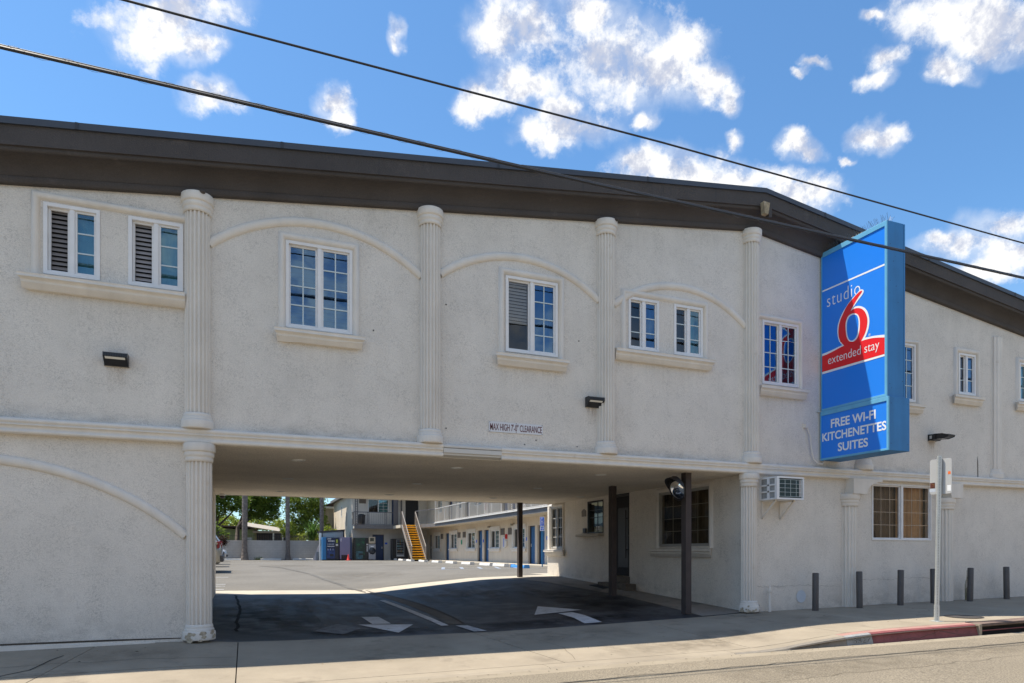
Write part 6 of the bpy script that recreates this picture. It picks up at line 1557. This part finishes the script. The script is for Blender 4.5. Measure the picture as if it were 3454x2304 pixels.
m = MB(); m.prism([(4.85,44.3,G0),(5.42,44.3,G0),(5.44,44.3,2.05),(5.38,44.3,1.9)], (0,.06,0)); m.build('board', mat('pale_sheet', (0.50,0.48,0.52), 0.7, var=0.06), ls)
m = MB(); m.box(5.12,5.40,44.12,44.28,G0,1.15); m.build('dark_panel', mat('slate_panel', (0.14,0.17,0.21), 0.6), ls)

# ------------------------------------------------------------------ block wall with iron fence, neighbours
bw = thing('block_wall', 'long painted concrete block wall at the back of the parking lot', 'wall', (0, 48.2, G0))
m = MB(); m.box(-12, 7.8, 48.06, 48.24, .2, 2.03); m.build('mortar_core', MORTAR, bw)
bk = MB(); bk.box(-.194,.194,-.012,.02,-.094,.094); BK0 = mesh_of(bk, 'block', BLOCKM, 0.004)
for r_ in range(8):
    z = G0+.10+.2*r_
    x = -3.4 + (0.2 if r_ % 2 else 0)
    while x < 7.7:
        if z < 2.03: piece(BK0, 'block', bw, (x, 48.055, z)); 
        x += .4
m = MB(); m.box(-12, 7.8, 48.03, 48.27, 2.035, 2.075); m.build('coping', BLOCKM, bw, 0.006)
fn = thing('iron_fence', 'thin dark iron picket fence on top of the block wall', 'fence', (0, 48.2, 2.07))
m = MB()
for z in (2.16, 2.44): m.bar((-6,48.2,z),(4.9,48.2,z),.025)
m.build('rail', BLACKM, fn)
pk = MB(); pk.bar((0,0,2.07),(0,0,2.50),.026); pk.lathe((0,0,2.50), [(.008,0),(.018,.03),(.001,.09)], 5); PKM = mesh_of(pk, 'picket', mat('rusty_iron', (0.10,0.075,0.055), 0.7, var=0.3, vscale=8))
for k in range(84): piece(PKM, 'picket', fn, (-5.95+.13*k, 48.2, 0))
hs = thing('green_house', 'low green house with tan roof and open carport behind the block wall', 'house', (0, 62, G0))
m = MB(); m.box(-9, .75, 60.5, 66, .4, 3.35); m.build('house_wall', GREENW, hs)
m = MB(); m.box(.75, .95, 60.6, 66, .4, 3.2); m.build('house_wall', mat('olive_wall', (0.22,0.21,0.09), 0.9), hs)
m = MB(); m.prism([(-9.5,59.8,3.92),(.35,59.8,3.62),(1.0,59.8,3.32),(1.0,59.8,3.20),(.3,59.8,3.48),(-9.5,59.8,3.78)], (0,7,0)); m.build('eave', BROWNW, hs)
m = MB(); m.prism([(0.0,60.2,3.62),(3.3,60.2,3.10),(3.3,68,3.78),(0,68,4.3)], (0,0,.05)); m.build('carport_roof', TANROOF, hs)
m = MB(); m.box(.6,3.6,60.0,60.15,2.98,3.2); m.build('carport_beam', mat('tan_beam', (0.33,0.27,0.21), 0.8, var=0.2), hs)
for x in (2.45, 3.3): m = MB(); m.box(x,x+.13,60.05,60.2,.4,3.0); m.build('carport_post', WHITEP, hs)
m = MB(); m.box(.95,6,66,66.2,.4,3.2); m.build('carport_back', DARKROOM, hs)
m = MB(); m.box(-.1,.55,60.42,60.49,1.7,2.55); m.build('house_window', mat('pale_window', (0.4,0.45,0.5), 0.4), hs)
nb = thing('neighbour_building', 'pale building with white eave behind the palm trunk and shed', 'building', (7.0, 58, G0))
m = MB(); m.box(7.0, 9.6, 56.5, 62, .4, 5.3); m.build('outer_wall', mat('beige_wall', (0.42,0.39,0.32), 0.9, var=0.1, streak=0.1), nb)
m = MB(); m.box(6.7, 9.8, 56.2, 62.2, 5.3, 5.5); m.build('eave', WHITEP, nb); m = MB(); m.prism([(6.7,56.2,5.5),(8.6,56.2,6.3),(8.6,56.2,5.5)], (0,6,0)); m.build('roof', BROWNW, nb)
m = MB(); m.box(7.2,7.5,47.6,56,5.15,5.6); 
# camera lamp on the eave
el = thing('flood_light', 'grey flood light fixture on the eave corner of the back wing', 'lamp', (7.4, 46, 5.6)); m = MB(); m.box(6.85,7.5,45.2,45.5,5.52,5.78); m.build('housing', CHAR, el, 0.03); m = MB(); m.box(6.86,6.95,45.18,45.2,5.53,5.70); m.build('lens', LENS, el)
yd = MB(); sheet(yd, -60, 70, 48.3, 140, lambda x, y: 0.46, 4, 4); yd.build('neighbour_yard', EARTH, kind='structure')

# ------------------------------------------------------------------ palms, trees, plants
def palm(x, y, r, label, h=9.5, lean=0.0, seed=0):
    rr = random.Random(seed); t = thing('palm_tree', label, 'palm tree', (x, y, G0), 'palm trees along the block wall')
    P, Rr = [], []; z = G0-.1; k = 0
    while z < h:
        f = 1.0+0.55*max(0, 1-(z-G0)/0.9)**2
        w = r*f*(1+0.035*(1 if k % 2 else -1)+rr.uniform(-.02,.02))
        P.append((x+lean*(z-G0), y, z)); Rr.append(w); z += .055; k += 1
    m = MB(); m.tube(P, Rr, 14, smooth=False); m.build('trunk', PALMB, t)
    m = MB()
    for k in range(26):
        a = rr.uniform(0, 2*pi); l = rr.uniform(1.6,2.4); up = rr.uniform(-.3,1.0); c = Vector((x+lean*(h-G0), y, h)); prev = None
        for j in range(9):
            s = j/8; p = c+Vector((cos(a)*l*s, sin(a)*l*s, up*l*s-1.5*s*s*l*.5))
            if prev is not None:
                for sd_ in (-1,1):
                    q = Vector((-sin(a),cos(a),-.35))*sd_*.5*(1-s*.6); m.add([prev,p,p+q,prev+q*.9], [(0,1,2,3)])
            prev = p
    m.build('crown', BLADE, t, recalc=False); return t
palm(-.11, 47.55, .215, 'stout ringed palm trunk nearest the parked cars', seed=1, lean=.004); palm(3.17, 47.5, .165, 'smooth ringed palm trunk between two wheel stops', seed=2, lean=-.004); palm(5.78, 46.9, .165, 'palm trunk rising behind the small shed', seed=3)

def leaf_cloud(mb, rr, blobs, n, size, m=0, flat=0.4):
    tot = sum(b[3]*b[4]*b[5] for b in blobs)
    for (cx,cy,cz,rx,ry,rz) in blobs:
        # each blob is made of small clumps so that gaps and ragged edges show
        k = max(8, int(n*rx*ry*rz/tot)); nc = max(5, k//26)
        cl = []
        for _ in range(nc):
            d = Vector((rr.gauss(0,1), rr.gauss(0,1), rr.gauss(0,1))).normalized()*rr.uniform(.35,1.0)**.5
            cl.append(Vector((cx+d.x*rx, cy+d.y*ry, cz+d.z*rz)))
        for c in cl:
            cs = rr.uniform(.16,.34)*max(.5,min(1.6,(rx+rz)/2))
            for _ in range(max(3, k//nc)):
                p = c+Vector((rr.gauss(0,cs*.6), rr.gauss(0,cs*.6), rr.gauss(0,cs*.5)))
                s = size*rr.uniform(.55,1.35)
                a = Vector((rr.gauss(0,1), rr.gauss(0,1), rr.gauss(-.35,flat))).normalized(); b = a.cross(Vector((rr.gauss(0,1),rr.gauss(0,1),rr.gauss(0,1)))).normalized()
                w = s*.22
                mb.add([p, p+a*s*.45+b*w, p+a*s, p+a*s*.45-b*w], [(0,1,2,3)], m)
def tree(name, label, x, y, trunk, blobs, n, size, mt, seed, limbs=6, group=None):
    rr = random.Random(seed); z0 = .45
    t = thing(name, label, 'tree', (x, y, z0), group)
    m = MB(); top = trunk[-1]
    m.tube([Vector(p) for p, r in trunk], [r for p, r in trunk], 10)
    t0 = m.build('trunk', BARK, t)
    m = MB()
    for b in blobs[:limbs]:
        s = Vector(trunk[-2][0]); e = Vector(b[:3]); mid = (s+e)/2+Vector((rr.uniform(-.3,.3),rr.uniform(-.3,.3),rr.uniform(-.1,.3)))
        m.tube([s, mid, e], [trunk[-1][1]*.9, trunk[-1][1]*.55, .03], 7)
    m.build('limbs', BARK, t0)
    m = MB(); leaf_cloud(m, rr, blobs, n, size); m.build('crown', mt, t, recalc=False)
    return t
rr = random.Random(21)
tree('mango_tree', 'dark leaved tree with forked trunk over the green house', -1.6, 54.5, [((-1.6,54.5,.4),.22),((-1.9,54.5,1.8),.19),((-2.5,54.4,3.2),.16),((-3.3,54.4,4.3),.13)],
     [(-2.6,54,5.2,1.3,1.2,1.0),(-3.6,54,4.7,1.0,1.2,.8),(-1.2,54,5.6,1.0,1.1,.9),(-.3,54.5,5.9,.8,1,.8),(-2.2,54,6.6,1.8,1.4,1.0),(-4.4,54,5.5,1.2,1.2,1.2)], 11000, .24, LEAF_D, 5)
tree('broadleaf_tree', 'dark broadleaf tree standing behind the stout palm trunk', -.9, 57, [((-.75,57,.4),.24),((-.8,57,2.0),.21),((-.7,57,3.4),.18),((0.2,57,4.6),.14)],
     [(.8,57,5.2,1.4,1.2,.9),(1.9,57,4.8,1.0,1.2,.75),(.2,57,5.9,1.2,1.2,.8),(2.3,57,5.7,.9,1.1,.7),(1.3,57,6.6,1.8,1.4,.9),(.6,57,4.5,.7,.9,.45)], 11500, .24, LEAF_D, 6)
tree('yard_tree', 'sunlit mixed green tree behind the middle palm trunk and shed', 5.2, 55, [((5.0,55,.4),.17),((5.0,55,2.2),.15),((4.9,55,3.4),.12),((4.8,55,4.5),.10)],
     [(4.6,55,4.6,1.2,1.1,1.0),(5.7,55,4.9,1.0,1.1,1.1),(3.9,55,5.5,.8,1.0,.8),(5.2,55,6.2,1.7,1.3,1.0),(6.4,55,3.9,.8,.9,.9),(4.3,55,3.4,.8,.9,.7),(6.2,55.4,5.6,.8,.9,.8),(5.3,55,3.2,.9,.9,.8)], 14000, .20, LEAF_M, 7)
tree('lime_tree', 'bright yellow green tree glowing behind the green house roof', 1.3, 70, [((1.0,70,.4),.18),((1.0,70,2.5),.15),((1.1,70,3.6),.12),((1.2,70,4.4),.1)],
     [(-2.2,70,4.4,1.6,1.3,.9),(.2,70,4.2,1.5,1.3,.7),(2.6,70,4.3,1.3,1.2,.8),(-4.2,70,4.6,1.3,1.2,1.0),(1.2,71,5.0,1.2,1.2,.5)], 8000, .24, LEAF_L, 8)
tree('citrus_tree', 'small lime green tree beside the carport behind the iron fence', 3.9, 58.5, [((4.0,58.5,.4),.09),((4.0,58.5,1.6),.08),((3.9,58.5,2.3),.06),((3.8,58.5,2.8),.05)],
     [(3.6,58.5,3.2,.55,.6,.6),(4.2,58.5,3.6,.6,.6,.6),(3.3,58.6,3.9,.5,.6,.45),(4.4,58.5,2.7,.5,.6,.5)], 2300, .17, LEAF_L, 9)
def bush(name, label, blobs, n, size, mt, seed):
    rr = random.Random(seed); b = blobs[0]; t = thing(name, label, 'bush', (b[0], b[1], b[2]-b[5]))
    m = MB(); leaf_cloud(m, rr, blobs, n, size); m.build('foliage', mt, t, recalc=False)
    m = MB()
    for q in blobs: m.tube([(b[0],b[1],b[2]-b[5]-.3), (q[0],q[1],q[2]-q[5]*.3)], .025, 6)
    m.build('stems', BARK, t); return t
bush('green_bush', 'dark green bush spilling over the block wall above the parked cars', [(-2.1,48.6,2.75,.6,.4,.55),(-2.8,48.6,3.0,.7,.4,.6),(-1.6,48.6,2.55,.4,.35,.4),(-3.6,48.6,2.7,.6,.4,.7)], 1700, .16, LEAF_D, 31)
bush('russet_bush', 'russet leaved bush hanging down the face of the block wall', [(-1.9,47.85,2.0,.5,.25,.42),(-2.5,47.85,1.8,.5,.25,.5),(-1.55,47.9,2.2,.3,.2,.25)], 1300, .13, LEAF_R, 32)
bush('yellow_bush', 'bright yellow green bush behind the fence and grassy plant', [(4.6,50.2,2.5,.5,.4,.5),(6.2,50.4,2.8,.5,.4,.7),(6.9,50.4,3.0,.5,.4,.5),(5.9,50,2.3,.5,.4,.4)], 1600, .15, LEAF_L, 33)
# tall grassy plant with arching blades
gp = thing('grassy_plant', 'tall clump of arching green blades beside the shed palm trunk', 'plant', (5.25, 49.4, .45))
m = MB(); rr = random.Random(14)
for k in range(190):
    a = rr.uniform(0, 2*pi); l = rr.uniform(1.0,2.1); x0, y0, z0 = 5.25+rr.gauss(0,.13), 49.4+rr.gauss(0,.1), rr.uniform(2.0,2.9); up = rr.uniform(.7,2.0); w = rr.uniform(.022,.045); prev = None
    for j in range(7):
        s = j/6; p = Vector((x0+cos(a)*l*.75*s, y0+sin(a)*l*.6*s, z0+up*s*l*.9-1.05*l*s*s*.75)); q = Vector((-sin(a),cos(a),0))*w*(1-s*.9)
        if prev: m.add([prev[0]-prev[1],prev[0]+prev[1],p+q,p-q], [(0,1,2,3)])
        prev = (p, q)
m.build('blades', BLADE, gp, recalc=False)
m = MB()
for k in range(14): x = 5.25+rr.gauss(0,.14); m.tube([(x,49.4+rr.gauss(0,.1),.4),(x+rr.gauss(0,.05),49.4,2.5)], .03, 6)
m.build('canes', mat('cane', (0.28,0.24,0.10), 0.8, var=0.2), gp)
tf = MB(); rr = random.Random(15)
for k in range(60):
    x, y = .95+rr.gauss(0,.16), 47.9+rr.gauss(0,.05); z = zground(x,y); tf.add([(x-.012,y,z),(x+.012,y,z),(x+rr.gauss(0,.14),y+rr.gauss(0,.06),z+rr.uniform(.12,.34))], [(0,1,2)])
tag(tf.build('grass_tuft', LEAF_M, recalc=False), 'dry grass tuft at the foot of the block wall', 'grass tuft')
# far trees closing the horizon, read as one mass
m = MB(); rr = random.Random(40); bl_ = []
for k in range(34): x = -26+2.1*k+rr.uniform(-.7,.7); bl_.append((x, 92+rr.uniform(-4,8), rr.uniform(2.4,4.4), rr.uniform(1.6,2.6), 1.8, rr.uniform(1.8,3.0)))
leaf_cloud(m, rr, bl_, 14000, .6); o = m.build('far_treeline', LEAF_M, recalc=False, kind='stuff'); tag(o, 'distant row of green trees beyond the yards', 'trees')

# ------------------------------------------------------------------ parked cars, rear or nose towards the drive lane
def car(paint, label, loc, rz, h=1.62, L=4.5, W=1.82):
    t = thing('parked_car', label, 'car', (0,0,0), 'cars parked along the side of the lot')
    # side profile (x along length, nose at +L/2), split at the belt line
    s = L/4.5; k = h/1.62
    low = [(-2.25,.42),(-2.22,.75),(-2.16,1.0),(1.0,1.0),(1.75,.92),(2.15,.78),(2.25,.60),(2.22,.36),(1.9,.24),(-1.9,.24),(-2.15,.30)]
    m = MB(); n = len(low); secs = []
    for y, f, dz in ((-W/2,.0,0.0),(-W/2+.05,.05,0),(-W/2+.35,.10,.0),(W/2-.35,.10,.0),(W/2-.05,.05,0),(W/2,.0,0.0)):
        sh_ = .13 if abs(y) > W/2-.01 else (.06 if abs(y) > W/2-.1 else 0)
        secs.append([((x-(sh_ if x > 1.5 else -sh_ if x < -1.5 else 0))*s, y*(1.0), z*k+(.03 if z > .7 and abs(y) < W/2-.2 else 0)) for x, z in low])
    m.add([p for q in secs for p in q], [(i*n+j, i*n+(j+1)%n, (i+1)*n+(j+1)%n, (i+1)*n+j) for i in range(5) for j in range(n)], 0, True)
    m.poly(secs[0]); m.poly(secs[-1][::-1]); body = m.build('body', paint, t)
    roof = [(-2.12,1.0),(-1.75,1.50),(-1.45,1.60),(.1,1.62),(.45,1.55),(1.15,1.0)]
    m = MB(); n = len(roof); A = []
    for sgn in (-1, 1):
        A.append([(x*s, sgn*(W/2-.04-(z-1.0)*.30), z*k) for x, z in roof])
    m.add(A[0]+A[1], [(j, j+1, n+j+1, n+j) for j in range(n-1) if j in (1,2,3)], 0, True)
    for sgn, q in ((-1,A[0]),(1,A[1])):
        for i, j in ((0,1),(4,5)): m.bar(q[i], q[j], .09, .06)
        m.bar((-.55*s, sgn*(W/2-.04), 1.0*k), (-.55*s, sgn*(W/2-.21), 1.58*k), .10, .05)
        m.bar(q[1], q[2], .09, .05); m.bar(q[2], q[3], .09, .05); m.bar(q[3], q[4], .09, .05)
    m.build('roof', paint, t)
    m = MB(); ins = lambda p: (p[0]*.985, p[1]*.965, p[2]-.012)
    B0, B1 = [ins(p) for p in A[0]], [ins(p) for p in A[1]]
    m.poly(B0); m.poly(B1[::-1]); m.add(B0+B1, [(0,1,n+1,n),(4,5,n+5,n+4)]); m.build('windows', mat('car_glass', (0.02,0.025,0.03), 0.05, var=0, spec=0.8), t, recalc=False)
    for x in (-1.35*s, 1.38*s):
        for sgn in (-1, 1):
            w = MB(); P = [(.20,-.11),(.315,-.10),(.335,-.06),(.335,.06),(.315,.10),(.20,.11)]; nn = 20
            w.add([(x+r*cos(2*pi*i/nn), sgn*(W/2-.10)+o, .335+r*sin(2*pi*i/nn)) for r, o in P for i in range(nn)], [(j*nn+i,j*nn+(i+1)%nn,(j+1)*nn+(i+1)%nn,(j+1)*nn+i) for j in range(5) for i in range(nn)], 0, True)
            wh = w.build('wheel', TYRE, t); w = MB(); w.disc((x,sgn*(W/2-.10)+sgn*.09,.335), .21, (0,sgn,0), 20); w.build('rim', ALU, wh, recalc=False)
    for sgn in (-1, 1):
        w = MB(); w.box(-2.19*s,-2.09*s, sgn*(W/2-.10)-.09, sgn*(W/2-.10)+.09, .86*k, 1.10*k); w.build('tail_light', mat('tail_red', (0.22,0.008,0.01), 0.2), t, 0.02)
        w = MB(); w.box(2.02*s,2.17*s, sgn*(W/2-.24)-.15, sgn*(W/2-.24)+.15, .70*k, .83*k); w.build('headlight', mat('headlamp', (0.6,0.62,0.65), 0.1), t, 0.02)
        w = MB(); w.box(.78*s,.95*s, sgn*(W/2+.09)-.09, sgn*(W/2+.09)+.09, 1.02*k, 1.15*k); w.build('mirror', paint, t, 0.02)
    w = MB(); w.box(-2.30*s,-2.16*s, -W/2+.12, W/2-.12, .38*k, .60*k); w.box(2.12*s,2.285*s, -W/2+.15, W/2-.15, .36*k, .50*k); w.build('bumper', CHAR, t, 0.03)
    w = MB(); w.box(-2.245*s,-2.235*s, -.16, .16, .66*k, .80*k); w.build('number_plate', SIGNWHITE, t)
    t.location = loc; t.rotation_euler = (0,0,rz); return t
def car_paint(n, c): return mat(n, c, 0.35, var=0.02, metal=0.35, coat=0.6)
car(car_paint('champagne_paint', (0.40,0.36,0.28)), 'champagne coloured parked car nearest the driveway, its rear to the lane', (-.78-2.30, 17.6, zground(-2,17.6)), pi, 1.66)
car(car_paint('steel_blue_paint', (0.10,0.17,0.24)), 'steel blue parked car between the champagne car and the white one', (-.93-2.30, 23.2, G0), pi, 1.5)
car(car_paint('silver_paint', (0.50,0.52,0.54)), 'tall silver parked car with red tail light, further along the row', (-1.10-2.30, 29.5, G0), pi, 1.85)
car(car_paint('white_car_paint', (0.70,0.71,0.72)), 'white parked car at the far end of the row, its nose to the lane', (-1.12-2.30, 39.0, G0), 0, 1.55)

# ------------------------------------------------------------------ far side of the street (buildings added for reflections and bounced light)
fw_ = struct('far_sidewalk', (0, -18, 0)); m = MB(); m.box(-60, 70, -20.5, -17.8, -0.3, 0.02); m.build('paving_slab', CONC, fw_)
ob = thing('added_tan_building', 'long low tan building added across the street for its reflection and bounced light', 'building', (12, -24, 0))
m = MB(); m.box(-4, 48, -32, -21.5, -0.2, 6.6); m.build('outer_wall', mat('tan_wall', (0.62,0.49,0.34), 0.9, var=0.08, streak=0.08), ob)
m = MB(); m.box(-4.3, 48.3, -32.3, -21.2, 6.602, 6.85); m.build('roof', BROWNW, ob)
for x in (0, 6, 12, 18, 24, 30, 36): m = MB(); m.box(x, x+1.8, -21.49, -21.44, 1.2, 2.5); m.build('window', DARKROOM, ob)
ob2 = thing('added_grey_building', 'low grey building added across the street beyond the tan one', 'building', (-22, -25, 0))
m = MB(); m.box(-44, -8, -32, -22, -0.2, 3.6); m.build('outer_wall', mat('grey_wall', (0.40,0.39,0.37), 0.9, var=0.08), ob2); m = MB(); m.box(-44.3, -7.7, -32.3, -21.7, 3.602, 3.9); m.build('roof', BROWNW, ob2)

# added wing on the car side, blocking sky reflections in the office panes
lwg = thing('added_side_wing', 'added two storey stucco wing out of view behind the row of parked cars', 'building', (-9, 28, G0))
m = MB(); m.box(-15, -7.6, 12, 46, .3, 5.9); m.build('outer_wall', WINGW, lwg)
m = MB(); m.box(-15.3, -6.9, 11.7, 46.3, 5.902, 6.15); m.build('roof', WINGG, lwg); m = MB(); m.box(-7.58, -6.6, 12, 46, 3.0, 3.2); m.build('balcony_floor', WINGG, lwg)
for y in (14, 19, 24, 29, 34, 39):
    for z in (1.3, 4.1): m = MB(); m.box(-7.595, -7.54, y, y+1.6, z, z+1.15); m.build('window', DARKROOM, lwg)
    m = MB(); m.box(-7.595, -7.54, y+2.4, y+3.3, .5, 2.5); m.build('door', NAVYDOOR, lwg)
